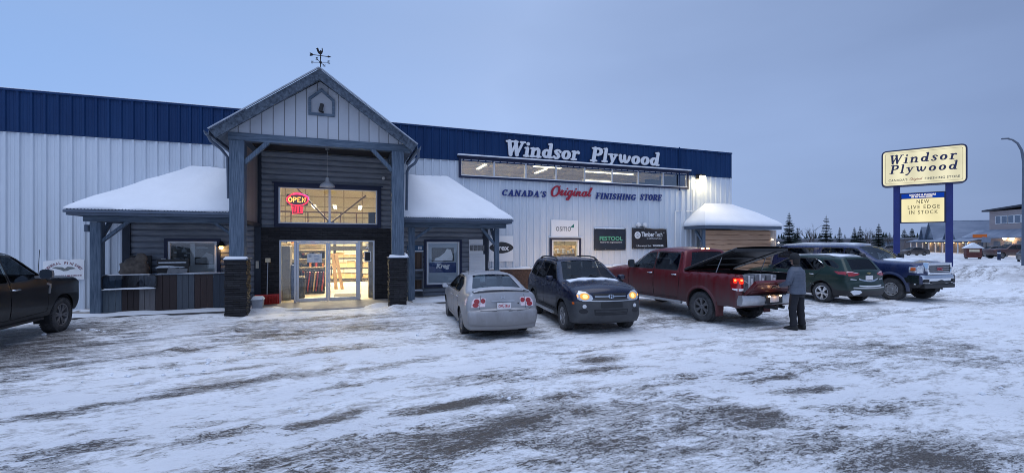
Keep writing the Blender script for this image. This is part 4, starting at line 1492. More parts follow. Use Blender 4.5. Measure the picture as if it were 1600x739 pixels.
for m_, s_ in ((M_redgoods, 1), (M_cream, 2), (M_wood_y, 3), (M_orange, 4), (M_black, 5)):
    mb = MB(); rr = random.Random(s_)
    for z in (.09, .58, .98, 1.38):
        for k in range(5):
            x = rr.uniform(-3.5, -1.3); x = round((x + 3.5) / .55) * .55 - 3.5 + (s_ - 3) * .10
            mb.box(x, x + .09, 23.05, 23.3, z + .003, z + rr.uniform(.15, .3))
    mb.build('cartons', m_, t)
t = thing('stock_boxes', 'cream and orange stock boxes stacked on top of the display shelf', 'cartons', (-2.2, 23.2, 2.1))
for m_, s_ in ((M_cream, 1), (M_orange, 2), (M_white_sign, 3), (M_grey_cab, 4)):
    mb = MB(); rr = random.Random(40 + s_)
    for k in range(3):
        x = -3.5 + (k * 4 + s_ - 1) * .2
        mb.box(x, x + .17, 23.05, 23.35, 2.105, 2.105 + rr.uniform(.35, 1.1))
    mb.build('carton', m_, t)
mb = MB()
for k in range(11): mb.box(-5.0 + k * .9, -4.94 + k * .9, 28.9, 28.96, 3.1, 3.9)
mb.box(-5.2, 4.2, 28.88, 28.98, 3.9, 3.98); mb.box(-5.2, 4.2, 28.88, 28.98, 3.0, 3.2); mb.box(-5.2, 4.2, 28.98, 29.9, 3.0, 3.08)
tag(mb.build('mezzanine_rail', M_wood_d), 'dark rail of a mezzanine before the back wall, seen through the transom', 'railing')
t = thing('product_stand', 'waist-high stand of upright door samples in dark red and brown', 'display stand', (-1.3, 20.2, .03))
mb = MB(); mb.box(-1.72, -.95, 19.95, 20.45, .03, .12); mb.box(-1.72, -.95, 20.41, 20.45, .12, 1.05); mb.box(-1.74, -.93, 19.93, 20.0, .96, 1.02)
mb.build('base', M_black, t)
for i in range(7):
    mb = MB(); x = -1.68 + i * .105
    mb.obox((x + .03, 20.2, .52), (.05, .36, .8), Matrix.Rotation(R(6), 3, 'Y'))
    mb.build('sample_panel', (M_wood_d, M_redgoods, M_wood_d, M_wood_y, M_redgoods, M_wood_d, M_redgoods)[i], t)
t = tag(MB().lathe([(.0, .03), (.17, .03), (.2, .75), (.22, .76), (.22, .80), (.18, .80), (.16, .1), (0, .1)], 20, (-1.74, 18.7, 0)).build('waste_bin', M_black, smooth=40), 'black waste bin standing inside the left door pane', 'bin')
t = thing('tall_cabinet', 'tall grey cabinet standing behind the left sidelight', 'cabinet', (-2.1, 18.3, .03))
mb = MB(); mb.box(-2.42, -2.02, 18.1, 18.8, .03, 2.0); mb.build('body', M_grey_cab, t, bevel=.01)
mb = MB(); mb.box(-2.40, -2.04, 18.08, 18.099, .08, 1.45); mb.box(-2.40, -2.04, 18.08, 18.099, 1.5, 1.95); mb.build('cabinet_door', M_grey_cab, t)
mb = MB(); mb.box(-2.0, -1.78, 18.3, 18.7, .03, 1.1); mb.box(-2.0, -1.8, 18.34, 18.7, 1.1, 1.3)
tag(mb.build('carton_stack', M_bluepack, bevel=.01), 'dark blue cartons stacked beside the grey cabinet', 'cartons')
M_orange_wood = pmat('fir_board', (.34, .20, .09), .6, var=.2, vs=3)
for k, (x, lab) in enumerate(((-.66, 'pine board leaning in the aisle, left and steeper one'), (-.50, 'pine board leaning in the aisle, right and flatter one'))):
    mb = MB(); mb.beam((x + .12 + .1 * k, 21.6, .04), (x - .02 - .05 * k, 22.2, 1.62), .14, .03)
    tag(mb.build('leaning_board', M_orange_wood), lab, 'board', 'boards leaning in the aisle')
mb = MB(); mb.box(-.55, .45, 18.3, 19.6, .031, .045)
tag(mb.build('door_mat', pmat('mat', (.12, .11, .10), .9, var=.2, vs=20)), 'dark entrance mat on the floor behind the right door', 'mat')
mb = MB(); mb.box(-1.38, -.90, YD - .028, YD - .012, 1.42, 1.73, 0); mb.box(-1.33, -1.24, YD - .031, YD - .0285, 1.60, 1.69, 1)
for i in range(4): mb.box(-1.16, -.98 + .03 * (i % 2), YD - .031, YD - .0285, 1.64 - i * .05, 1.655 - i * .05, 1)
tag(mb.build('door_notice', [M_white_sign, pmat('faded_print', (.42, .48, .56), .6, var=.1, vs=5)]), 'pale printed notice taped to the left door pane', 'notice')
mb = MB(); mb.box(.53, .76, YD - .03, YD - .006, 1.43, 1.80, 0); frame(mb, .53, .76, 1.43, 1.80, YD - .04, YD - .031, .025, 1)
tag(mb.build('chalkboard_sign', [M_black, M_white]), 'small black board with pale frame on the right sidelight', 'sign')
mb = MB(); font_text(mb, '2', (.56, YD - .002, 1.90), (1, 0, 0), (0, 0, 1), .13, .19, .004, bold=.02)
tag(mb.build('door_number', M_white), 'white figure 2 on the right sidelight', 'number')
mb = MB(); mb.box(.70, 1.25, 17.9, 18.2, .03, 2.2)
tag(mb.build('pillar_casing', pmat('grey_panel', (.10, .10, .10), .6, var=.15, vs=4), bevel=.01), 'dark grey casing standing behind the right sidelight', 'casing')
# transom: neon sign, flag poles, loudspeaker
M_neon_o = emis('neon_orange', (1.0, .36, .06), 5.0)
M_neon_r = emis('neon_red', (1.0, .02, .05), 3.2)
M_neon_p = emis('neon_violet', (.75, .08, .45), 2.2)
t = thing('open_sign', 'lit neon sign reading OPEN, orange letters in a red oval', 'neon sign', (-1.72, YL + .12, 3.2))
yn = YL + .12
mb = MB()
cx_, cz_ = -1.71, 3.63
mb.tube([(cx_ + .34 * math.cos(R(a)), yn, cz_ + .20 * math.sin(R(a))) for a in range(0, 361, 15)], .018, 6, caps=False)
mb.tube([(cx_ + .28 * math.cos(R(a)), yn + .03, cz_ + .23 * math.sin(R(a)) + .02) for a in range(20, 161, 14)], .014, 6)
mb.build('oval_tube', M_neon_r, t)
mb = MB()
mb.tube([(cx_ + .37 * math.cos(R(a)), yn + .03, cz_ + .16 * math.sin(R(a)) + .06) for a in range(-30, 121, 14)], .016, 6)
mb.build('upper_tube', M_neon_p, t)
mb = MB()
def nt(pts): mb.tube([(x, yn - .03, z) for x, z in pts], .014, 6)
nt([(-1.93 + .055 * math.cos(R(a)), 3.63 + .075 * math.sin(R(a))) for a in range(0, 361, 30)])
nt([(-1.83, 3.55), (-1.83, 3.71), (-1.76, 3.70), (-1.74, 3.66), (-1.77, 3.63), (-1.83, 3.62)])
nt([(-1.60, 3.71), (-1.69, 3.71), (-1.69, 3.63), (-1.62, 3.63), (-1.69, 3.63), (-1.69, 3.55), (-1.60, 3.55)])
nt([(-1.55, 3.55), (-1.55, 3.71), (-1.46, 3.55), (-1.46, 3.71)])
mb.build('letters', M_neon_o, t)
mb = MB()
for i in range(7):
    x = -1.87 + i * .05
    mb.tube([(x, yn, 3.40), (x + .006, yn, 3.18 + .015 * (i % 3))], .011, 6)
mb.tube([(-1.89, yn, 3.41), (-1.86, yn, 3.14), (-1.55, yn, 3.17), (-1.53, yn, 3.41)], .012, 6)
mb.build('lower_tubes', M_neon_r, t)
mb = MB(); mb.box(-2.06, -1.38, yn + .05, yn + .06, 3.44, 3.83); mb.box(-1.9, -1.53, yn + .05, yn + .06, 3.13, 3.43)
mb.build('backing', M_black, t)
t = thing('flagpole_bracket', 'two dark wooden poles fanned in a V from a bracket at the sill', 'poles', (-.66, YL + .25, 2.82))
mb = MB(); mb.beam((-.66, YL + .25, 2.86), (-1.78, YL + .5, 4.1), .045, .045); mb.build('pole', M_wood_d, t)
mb = MB(); mb.beam((-.60, YL + .25, 2.86), (.60, YL + .5, 3.9), .045, .045); mb.build('pole', M_wood_d, t)
mb = MB(); mb.obox((-.63, YL + .25, 2.84), (.26, .1, .08)); mb.build('bracket', M_wood_d, t)
mb = MB(); mb.box(.68, .92, YL + .1, YL + .35, 2.80, 3.22); mb.box(.66, .94, YL + .08, YL + .37, 3.22, 3.25)
tag(mb.build('loudspeaker', M_black, bevel=.015), 'black loudspeaker on the transom sill', 'loudspeaker')
# upper shop wall as seen through the transom: hanging tubes are the strip lights; a shelf of display goods
t = thing('product_shelf', 'lit shelf of cream and yellow packs behind the small shop window', 'shelf', (8.8, 18.1, .03))
mb = MB()
mb.box(8.2, 9.6, 18.35, 18.39, .03, 2.0)
for z in (1.0, 1.32, 1.62): mb.box(8.2, 9.6, 18.0, 18.35, z, z + .03)
mb.box(8.18, 8.22, 18.0, 18.4, .03, 2.0); mb.box(9.58, 9.62, 18.0, 18.4, .03, 2.0)
mb.build('frame', M_wood_y, t)
for m_, s_ in ((M_cream, 8), (M_wood_y, 9), (M_white_sign, 10)):
    mb = MB(); rr = random.Random(s_)
    for z in (1.03, 1.35, 1.65):
        for k in range(5):
            x = 8.28 + (k * 3 + s_ - 8) * .085
            mb.box(x, x + .075, 18.05, 18.25, z + .003, z + rr.uniform(.12, .22))
    mb.build('packs', m_, t)

# ------------------------------------------------------------------ lettering and signs on the wall
t = thing('wall_lettering', 'large white store name in heavy italic letters on the navy band', 'sign', (9.8, YW - .1, 5.55))
M_letter_white = pmat('white_letter_face', (.66, .68, .71), .45, var=.04, vs=3)
for grow, dep, y0, mt, nm, pad in ((.045, .035, YW - .075, M_trim_blue, 'letter_outline', .03), (0, .035, YW - .112, M_letter_white, 'letters', 0)):
    for k, (word, x0, x1, z0, z1) in enumerate((('Windsor', 6.02, 9.42, 5.66, 6.34), ('Plywood', 9.92, 13.60, 5.51, 6.34))):
        mb = MB()
        brush_text(mb, word, (x0 - pad, y0, z0 - pad), (1, 0, 0), (0, 0, 1), x1 - x0 + 2 * pad, z1 - z0 + 2 * pad, dep, shear=.16, grow=grow, track=-.01)
        mb.build(nm, mt, t)
t = thing('slogan_lettering', 'slogan under the strip window in blue capitals and one red script word', 'sign', (9.8, YW - .05, 4.0))
for word, tab, x0, x1, z0, z1, m_, sh in (("CANADA'S", GL, 5.88, 7.86, 4.03, 4.31, M_blue_letter, .22), ('Original', SC, 8.07, 10.09, 3.95, 4.56, M_red_letter, .30), ('FINISHING', GL, 10.22, 12.36, 4.05, 4.34, M_blue_letter, .22), ('STORE', GL, 12.58, 13.80, 4.07, 4.38, M_blue_letter, .22)):
    mb = MB()
    brush_text(mb, word, (x0, YW - .045, z0), (1, 0, 0), (0, 0, 1), x1 - x0, z1 - z0, .03, table=tab, shear=sh, grow=-.01 if tab is GL else .012, track=.02, cell=.03)
    mb.build('red_script' if tab is SC else 'blue_letters', m_, t)
t = thing('white_panel_sign', 'white panel sign reading osmo with green corner above the small window', 'sign', (8.73, YW - .07, 2.36))
mb = MB(); mb.box(8.09, 9.38, YW - .07, YW - .035, 2.38, 3.10); mb.build('panel', M_white_sign, t, bevel=.004)
mb = MB(); font_text(mb, 'osmo', (8.30, YW - .071, 2.62), (1, 0, 0), (0, 0, 1), .72, .19, .004); mb.build('letters', pmat('grey_print', (.12, .14, .16), .5, var=.05, vs=3), t)
mb = MB(); mb.prism([(8.98, 2.78), (9.17, 2.78), (9.17, 2.94)], 'xz', YW - .075, YW - .071); mb.build('corner_mark', pmat('green_print', (.01, .16, .13), .5, var=.05, vs=3), t)


def banner(name, lab, x0, x1, z0, z1, m_, seed, skew=0.0):
    t = thing(name, lab, 'banner', ((x0 + x1) / 2, YW - .06, z0))
    rows = []
    for j in range(13):
        row = []
        for i in range(25):
            u, v = i / 24, j / 12
            x = x0 + (x1 - x0) * u; z = z0 + (z1 - z0) * v
            k = float(smooth_noise(np.array([[x * 1.0]]), np.array([[z * 1.4]]), .3, seed)[0, 0])
            sag = .012 * math.sin(math.pi * u * 4) * (v > .9)
            row.append((x + skew * (1 - v) * u, YW - .06 - .035 * k * (1 - abs(2 * u - 1) ** 4), z - sag - .05 * u * (1 if skew else 0) * v))
        rows.append(row)
    mb = MB(); mb.grid(rows)
    o = mb.build('cloth', m_, t, smooth=True)
    so = o.modifiers.new('thick', 'SOLIDIFY'); so.thickness = .004
    mb = MB()
    for u in (.02, .34, .67, .98):
        for v in (.04, .96):
            mb.lathe([(0, 0), (.018, 0), (.018, .008), (0, .01)], 8, (x0 + (x1 - x0) * u, YW - .112, z0 + (z1 - z0) * v), 'y')
    mb.build('grommet', M_steel, t)
    return t


M_ban_navy = pmat('navy_banner_cloth', (.010, .018, .034), .55, var=.3, vs=3)
M_ban_brown = pmat('black_banner_cloth', (.020, .017, .020), .55, var=.3, vs=3)
t = banner('navy_banner', 'dark navy banner reading FESTOOL in green', 10.17, 11.80, 1.79, 2.76, M_ban_navy, 71)
mb = MB(); font_text(mb, 'FESTOOL', (10.42, YW - .102, 2.22), (1, 0, 0), (0, 0, 1), 1.18, .19, .004, bold=.03, spacing=1.05)
mb.build('letters', pmat('pale_green_print', (.11, .40, .25), .5, var=.05, vs=3), t)
mb = MB(); font_text(mb, 'Tools for the toughest demands', (10.44, YW - .102, 2.10), (1, 0, 0), (0, 0, 1), 1.14, .075, .004, bold=.012)
mb.build('small_print', M_white, t)
mb = MB(); snow_patch(mb, 10.15, 11.75, YW - .12, YW - .03, 2.76, .07, .08, 72, .06); mb.build('snow', M_snow, t, smooth=True)
t = banner('black_banner', 'black banner reading TimberTech with a round tree-ring mark', 12.13, 14.05, 1.84, 2.81, M_ban_brown, 73, .06)
mb = MB(); font_text(mb, 'Timber', (12.62, YW - .102, 2.40), (1, 0, 0), (0, 0, 1), .72, .22, .004, bold=.035)
font_text(mb, 'Tech', (13.36, YW - .102, 2.40), (1, 0, 0), (0, 0, 1), .42, .22, .004, bold=.008)
font_text(mb, 'by AZEK Building Products', (12.92, YW - .102, 2.28), (1, 0, 0), (0, 0, 1), .84, .075, .004, bold=.01)
font_text(mb, 'Like wood but', (12.36, YW - .102, 1.945), (1, 0, 0), (0, 0, 1), .80, .085, .004, bold=.01)
font_text(mb, 'TOUGHER', (13.24, YW - .102, 1.945), (1, 0, 0), (0, 0, 1), .62, .085, .004, bold=.04)
font_text(mb, '\u00ae', (13.84, YW - .102, 2.56), (1, 0, 0), (0, 0, 1), .06, .06, .004)
mb.build('letters', M_white, t)
mb = MB()
for r0, r1 in ((.0, .035), (.05, .085), (.10, .165)):
    mb.lathe([(r0, 0), (r1, 0), (r1, .004), (r0, .004)], 24, (12.41, YW - .107, 2.47), 'y')
mb.build('ring_mark', M_white, t)
t = thing('twin_floodlight', 'pair of small round white lamps above the black banner', 'lamp', (12.6, YW - .1, 2.86))
for x in (12.44, 12.80):
    mb = MB(); mb.lathe([(0, -.16), (.085, -.15), (.10, -.12), (.10, -.05), (.04, -.0), (0, 0)], 14, (x, YW - .04, 2.94), 'y'); mb.build('lamp_head', M_white, t, smooth=40)
mb = MB(); mb.box(12.40, 12.86, YW - .06, YW - .03, 2.84, 2.88); mb.build('bracket', M_black, t)
# half-hidden oval sign by the right porch
t = thing('oval_sign', 'white board with dark oval and white letters behind the right porch post', 'sign', (5.86, YW - .08, 1.3))
mb = MB(); mb.box(5.32, 6.36, YW - .075, YW - .035, 1.36, 2.40); mb.build('board', M_white_sign, t, bevel=.004)
mb = MB(); mb.prism([(5.85 + .52 * math.cos(R(a)) * (abs(math.cos(R(a))) ** .15), 1.92 + .235 * math.sin(R(a)) * abs(math.sin(R(a))) ** .25) for a in range(0, 360, 8)], 'xz', YW - .08, YW - .0755); mb.build('oval', pmat('charcoal_print', (.02, .024, .03), .5, var=.1, vs=3), t)
mb = MB(); font_text(mb, 'Trex', (5.50, YW - .0805, 1.80), (1, 0, 0), (0, 0, 1), .68, .24, .004, bold=.03); mb.build('letters', M_white, t)
# finishes sign on the left wall
t = thing('arched_sign', 'white sign with arched maroon lettering GENERAL FINISHES and a bird', 'sign', (-8.1, YW - .07, 1.0))
mb = MB()
top = [(-8.57, 1.56), (-8.35, 1.59), (-8.2, 1.62), (-8.06, 1.61), (-7.98, 1.58), (-7.85, 1.62), (-7.70, 1.62), (-7.60, 1.58)]
mb.prism([(-8.57, 1.0), (-7.60, 1.0)] + top[::-1], 'xz', YW - .07, YW - .035)
mb.build('board', M_white_sign, t)
mb = MB()
word = 'GENERAL FINISHES'
for i, ch in enumerate(word):
    if ch == ' ': continue
    a = R(158 - i * (136 / 15))
    cx_, cz_ = -8.08, 1.20
    px_, pz_ = cx_ + .40 * math.cos(a), cz_ + .27 * math.sin(a)
    tx = Vector((math.sin(a), 0, -math.cos(a) * .7)).normalized(); tz = Vector((-tx.z, 0, tx.x))
    font_text(mb, ch, Vector((px_, YW - .0705, pz_)) - tx * .025, tx, tz, .048 if ch != 'I' else .018, .075, .003, bold=.03)
for z, x0, x1 in ((1.12, -8.46, -7.66),):
    for i in range(16):
        mb.box(x0 + i * .05, x0 + i * .05 + .03 + .016 * (i % 3 == 0), YW - .074, YW - .0705, z - .015, z + .018)
mb.build('letters', pmat('maroon_print', (.16, .02, .05), .5, var=.1, vs=3), t)
mb = MB()
mb.prism([(-8.36, 1.36), (-8.28, 1.39), (-8.12, 1.38), (-8.06, 1.34), (-8.0, 1.39), (-7.88, 1.38), (-7.80, 1.33), (-7.93, 1.31), (-8.0, 1.27), (-8.1, 1.26), (-8.14, 1.29), (-8.26, 1.33)], 'xz', YW - .074, YW - .0702)
mb.build('bird', pmat('bird_print', (.20, .22, .21), .5, col2=(.10, .11, .12), vs=30), t)

# posters in the porch windows
t = thing('window_poster', 'white window poster with skate-shaped figure over a blue panel reading Kreg', 'poster', (3.43, YW - .12, .6))
mb = MB(); mb.box(2.861, 3.999, YW - .135, YW - .125, .59, 2.09); mb.build('sheet', pmat('frosted_sheet', (.44, .48, .54), .6, var=.05, vs=2), t)
mb = MB(); mb.box(2.99, 3.86, YW - .139, YW - .1355, 1.40, 1.92); mb.build('dark_picture', M_black, t)
mb = MB(); mb.prism([(3.10, 1.43), (3.80, 1.43), (3.82, 1.60), (3.74, 1.86), (3.58, 1.88), (3.50, 1.74), (3.30, 1.58), (3.12, 1.52)], 'xz', YW - .143, YW - .1395); mb.build('pale_figure', M_white_sign, t)
mb = MB(); mb.box(2.90, 3.95, YW - .139, YW - .1355, .96, 1.35); mb.build('blue_panel', pmat('blue_print', (.012, .045, .19), .5, var=.05, vs=3), t)
mb = MB(); font_text(mb, 'Kreg', (3.16, YW - .1395, 1.08), (1, 0, 0), (0, 0, 1), .54, .23, .004, bold=.05, shear=.25); mb.build('letters', M_white, t)
t = thing('siding_sample_board', 'white sample board of lap siding with small photos, leaning on log wall', 'sample board', (4.79, YL - .1, .2))
mb = MB()
mb.obox((4.79, YL - .095, 1.28), (.66, .03, 1.94), Matrix.Rotation(R(-1.5), 3, 'X'))
for i in range(11):
    z = .40 + i * .115
    mb.prism([(YL - .115, z), (YL - .150, z), (YL - .118, z + .11), (YL - .115, z + .11)], 'yz', 4.47, 5.11)
mb.build('board', M_white, t)
mb = MB()
for i in range(4): mb.box(4.49 + .155 * i, 4.62 + .155 * i, YL - .13, YL - .122, 1.80, 2.02)
mb.build('photos', pmat('dark_photos', (.05, .055, .06), .5, col2=(.3, .3, .3), vs=18), t)
t = thing('brochure_rack', 'wooden outdoor shelf with blue header sign beside the right stone pier', 'rack', (2.35, YL - .3, .1))
mb = MB()
for x in (2.10, 2.62):
    mb.box(x - .02, x + .02, YL - .45, YL - .41, .1, 1.15)
    mb.box(x - .02, x + .02, YL - .14, YL - .10, .1, 1.75)
mb.box(2.08, 2.64, YL - .47, YL - .11, 1.06, 1.10); mb.box(2.08, 2.64, YL - .47, YL - .11, .74, .77); mb.box(2.08, 2.64, YL - .47, YL - .11, .30, .34)
mb.build('frame', pmat('grey_rack_wood', (.10, .11, .13), .7, var=.2, vs=6), t)
mb = MB(); mb.box(2.1, 2.62, YL - .12, YL - .10, 1.12, 1.74); mb.box(2.12, 2.60, YL - .13, YL - .11, .34, .74); mb.build('back_panel', board_mat('brown_rack', (.09, .06, .045), width=.15, axis=0), t)
mb = MB(); mb.box(2.06, 2.66, YL - .16, YL - .13, 1.76, 2.02, 0); mb.box(2.06, 2.66, YL - .163, YL - .1605, 1.78, 1.82, 1); mb.box(2.47, 2.51, YL - .163, YL - .1605, 1.86, 1.98, 1); mb.box(2.55, 2.59, YL - .163, YL - .1605, 1.86, 1.98, 1); mb.box(2.1, 2.3, YL - .163, YL - .1605, 1.92, 1.94, 1)
mb.build('header', [pmat('teal_blue_print', (.02, .075, .16), .5, var=.1, vs=3), M_white], t)
mb = MB()
snow_patch(mb, 2.06, 2.66, YL - .48, YL - .12, 1.10, .05, .06, 81, .06); snow_patch(mb, 2.06, 2.66, YL - .48, YL - .12, .34, .05, .06, 82, .06)
mb.build('snow', M_snow, t, smooth=True)
# left window posters
t = thing('machine_poster', 'two dark posters of tools filling the left porch window', 'poster', (-4.77, YW - .12, 1.0))
mb = MB(); mb.box(-5.36, -4.85, YW - .135, YW - .128, 1.36, 2.08); mb.box(-4.72, -4.18, YW - .135, YW - .128, 1.40, 2.08)
mb.build('dark_sheet', M_black, t)
mb = MB()
mb.box(-5.37, -4.17, YW - .125, YW - .12, .98, 2.10)
mb.build('pale_sheet', pmat('poster_paper', (.46, .48, .50), .6, col2=(.36, .38, .41), vs=5), t)
mb = MB()
rr = random.Random(5)
for i in range(14):
    x = rr.uniform(-5.3, -4.95); z = rr.uniform(1.42, 1.95)
    mb.box(x, x + rr.uniform(.04, .16), YW - .138, YW - .1355, z, z + rr.uniform(.03, .10))
mb.prism([(-4.70, 1.46), (-4.22, 1.42), (-4.22, 1.72), (-4.40, 1.80), (-4.56, 1.62), (-4.70, 1.58)], 'xz', YW - .138, YW - .1355)
mb.box(-4.68, -4.44, YW - .138, YW - .1355, 1.98, 2.0); mb.box(-4.68, -4.36, YW - .138, YW - .1355, 1.93, 1.95)
mb.build('print', pmat('poster_print', (.30, .33, .37), .6, col2=(.16, .18, .2), vs=9), t)

# ------------------------------------------------------------------ things under the left porch
t = thing('sample_fence', 'low porch fence of board samples in grey, brown and tan', 'fence', (-5.1, 15.95, .1))
segs = [(-6.57, -6.13, (.075, .10, .125)), (-6.13, -5.72, (.022, .015, .015)), (-5.72, -5.33, (.12, .115, .12)), (-5.33, -4.80, (.028, .018, .018)), (-4.80, -4.36, (.06, .072, .09)), (-4.36, -3.88, (.035, .021, .020)), (-3.88, -3.34, (.025, .036, .055))]
for i, (a, b, c) in enumerate(segs):
    mb = MB()
    k = 3
    for j in range(k):
        x0 = a + (b - a) * j / k; x1 = a + (b - a) * (j + 1) / k - .008
        mb.box(x0, x1, 15.92, 15.945, .11, 1.17)
    mb.build('boards', pmat('fence_boards_%d' % i, c, .7, var=.18, vs=4, stretch=(6, 6, .6)), t, bevel=.004)
mb = MB(); mb.box(-6.58, -3.33, 15.95, 16.0, .3, .4); mb.box(-6.58, -3.33, 15.95, 16.0, .95, 1.05); mb.box(-6.58, -3.33, 15.89, 16.0, 1.17, 1.20)
mb.build('rail', M_timber_h, t)
mb = MB(); snow_patch(mb, -5.35, -3.33, 15.88, 16.01, 1.2, .035, .08, 83, .04); mb.build('snow', M_snow, t, smooth=True)
# clear curved cover on the fence
t = thing('display_cover', 'clear plastic display cover with dark rim hung on the sample fence', 'display cover', (-5.9, 15.85, .8))
mb = MB()
out = rounded([(-6.58, .78), (-5.28, .78), (-5.28, 1.20), (-6.58, 1.20)], .12)
inn = shrink(out, .022)
n = len(out)
for i in range(n):
    j = (i + 1) % n
    mb.prism([out[i], out[j], inn[j], inn[i]], 'xz', 15.86, 15.90)
mb.build('rim', M_black, t)
mb = MB(); mb.prism(inn, 'xz', 15.872, 15.878); mb.build('pane', glass('cover_plastic', (.86, .90, .95), .16), t)
mb = MB(); snow_patch(mb, -6.56, -5.30, 15.82, 15.91, .80, .04, .06, 84, .03); snow_patch(mb, -6.45, -5.4, 15.85, 15.91, 1.205, .03, .06, 85, .03); mb.build('snow', M_snow, t, smooth=True)
# wood burl, price board, stacked panels
M_burl = pmat('burl_wood', (.075, .060, .050), .85, col2=(.19, .155, .125), vs=6, bump=.9, bs=9)
mb = MB(); mb.blob((-6.02, 16.45, 1.30), .38, (1.0, .6, .95), 18, 0, .13); mb.blob((-5.86, 16.42, 1.62), .16, (1.0, .8, 1.2), 12, 0, .12); mb.box(-6.4, -5.6, 16.3, 16.7, .1, 1.0)
tag(mb.build('wood_burl', M_burl, smooth=True), 'rough brown burl of wood displayed behind the fence', 'burl')
t = thing('price_board', 'black board of white text lines behind the burl', 'sign', (-6.2, 17.1, .1))
mb = MB(); mb.box(-6.42, -5.86, YL - .14, YL - .11, .8, 1.72); mb.build('board', M_black, t)
mb = MB()
for i in range(7): mb.box(-6.38, -6.1 + .08 * (i % 3), YL - .145, YL - .1405, 1.05 + i * .085, 1.075 + i * .085)
mb.build('text_lines', pmat('chalk', (.38, .40, .42), .7, var=.2, vs=9), t)
t = thing('sample_stack', 'dark panel samples in a stack dusted with snow below the log wall', 'samples', (-5.0, 16.5, .1))
mb = MB(); mb.box(-5.42, -4.62, 16.3, 16.32, 1.1, 1.62); mb.box(-5.40, -4.55, 16.32, 16.7, .1, 1.12)
mb.build('panel', M_black, t)
mb = MB(); mb.beam((-5.05, 16.28, 1.1), (-4.98, 16.26, 1.36), .28, .02, up=(0, 1, 0)); mb.beam((-4.78, 16.28, 1.1), (-4.74, 16.26, 1.34), .22, .02, up=(0, 1, 0)); mb.build('pale_sample', pmat('pale_stone', (.28, .28, .29), .7, var=.2, vs=12), t)
mb = MB(); mb.box(-5.38, -4.68, 16.285, 16.299, 1.50, 1.53); snow_patch(mb, -5.44, -4.7, 16.22, 16.4, 1.38, .05, .06, 86, .05); mb.build('snow', M_snow, t)
mb = MB(); mb.box(-5.60, -5.47, YL - .16, YL - .11, 1.15, 1.62); tag(mb.build('thermometer', M_white_sign, bevel=.01), 'narrow pale thermometer board on the log wall', 'thermometer')

# ------------------------------------------------------------------ lamps on the building
t = thing('porch_lamp', 'lit warm wall lamp beside the left porch window', 'wall lamp', (-4.0, YL - .1, 1.9))
mb = MB(); mb.lathe([(0, .30), (.05, .28), (.13, .16), (.14, .14), (.12, .14), (0, .2)], 16, (-3.96, YL - .16, 1.86)); mb.box(-3.99, -3.93, YL - .16, YL - .04, 2.1, 2.16); mb.build('shade', M_black, t, smooth=40)
mb = MB(); mb.blob((-3.96, YL - .16, 1.97), .065, (1, 1, 1.2), 12); mb.build('bulb', emis('warm_bulb', (1, .55, .16), 14), t, smooth=True)
ld = bpy.data.lights.new('porch_lamp_light', 'POINT'); ld.energy = 3.2; ld.color = (1, .55, .18); ld.shadow_soft_size = .07
lo = bpy.data.objects.new('porch_lamp_light', ld); COL.objects.link(lo); lo.parent = t; lo.location = (.04, -.10, -.02)
t = thing('flood_lamp', 'bright wall flood lamp near the right end of the strip window', 'flood lamp', (15.97, YW - .1, 5.2))
mb = MB(); mb.box(15.78, 16.16, YW - .30, YW - .04, 5.20, 5.42); mb.build('housing', M_black, t, bevel=.02)
mb = MB(); mb.add([(15.80, YW - .29, 5.10), (16.14, YW - .29, 5.10), (16.14, YW - .31, 5.34), (15.80, YW - .31, 5.34), (15.80, YW - .1, 5.06), (16.14, YW - .1, 5.06)], [(0, 1, 2, 3), (0, 4, 5, 1)]); mb.build('lens', emis('flood_lens', (1, .84, .50), 22), t)
ld = bpy.data.lights.new('flood_light', 'SPOT'); ld.energy = 65; ld.color = (1, .80, .40); ld.shadow_soft_size = .12; ld.spot_size = R(165); ld.spot_blend = .6
lo = bpy.data.objects.new('flood_light', ld); COL.objects.link(lo); lo.parent = t; lo.location = (0, -.62, .02); lo.rotation_euler = (R(22), 0, 0)
t = thing('pendant_lamp', 'barn-style pendant lamp hanging in the entrance porch', 'pendant lamp', (-.68, 16.2, 3.9))
mb = MB(); mb.tube([(-.68, 16.2, 4.2), (-.68, 16.2, 5.27)], .012, 6); mb.lathe([(0, 5.22), (.07, 5.22), (.07, 5.27), (0, 5.27)], 12, (-.68, 16.2, 0)); mb.build('rod', M_steel, t)
mb = MB(); mb.lathe([(.03, 4.30), (.055, 4.28), (.06, 4.18), (.13, 4.12), (.22, 4.05), (.245, 3.98), (.235, 3.98), (.21, 4.04), (.12, 4.10), (.05, 4.15)], 24, (-.68, 16.2, 0)); mb.build('shade', pmat('enamel', (.5, .52, .55), .3, var=.05, vs=3), t, smooth=50)
mb = MB(); mb.blob((-.68, 16.2, 4.03), .05); mb.build('bulb', M_white, t, smooth=True)
mb = MB(); mb.lathe([(0, -.14), (.045, -.13), (.06, -.10), (.06, -.02), (.05, 0), (0, 0)], 14, (1.2, YL - .06, 4.5), 'y')
tag(mb.build('security_camera', M_white, smooth=40), 'small dome camera on the log wall right of the transom', 'camera')
mb = MB(); mb.obox((-.79, 14.74, 6.2), (.10, .14, .24), Matrix.Rotation(R(14), 3, 'Y')); mb.obox((-.75, 14.80, 6.08), (.05, .05, .08))
tag(mb.build('gable_floodlight', M_black, bevel=.012), 'small dark floodlight tilted in the gable niche', 'floodlight')
mb = MB(); mb.box(-6.98, -6.86, 15.9, 16.02, 2.42, 2.62); mb.box(-6.96, -6.88, 15.88, 15.9, 2.45, 2.59)
tag(mb.build('porch_speaker', M_fascia, bevel=.01), 'small grey box fixed beside the left porch post', 'speaker')
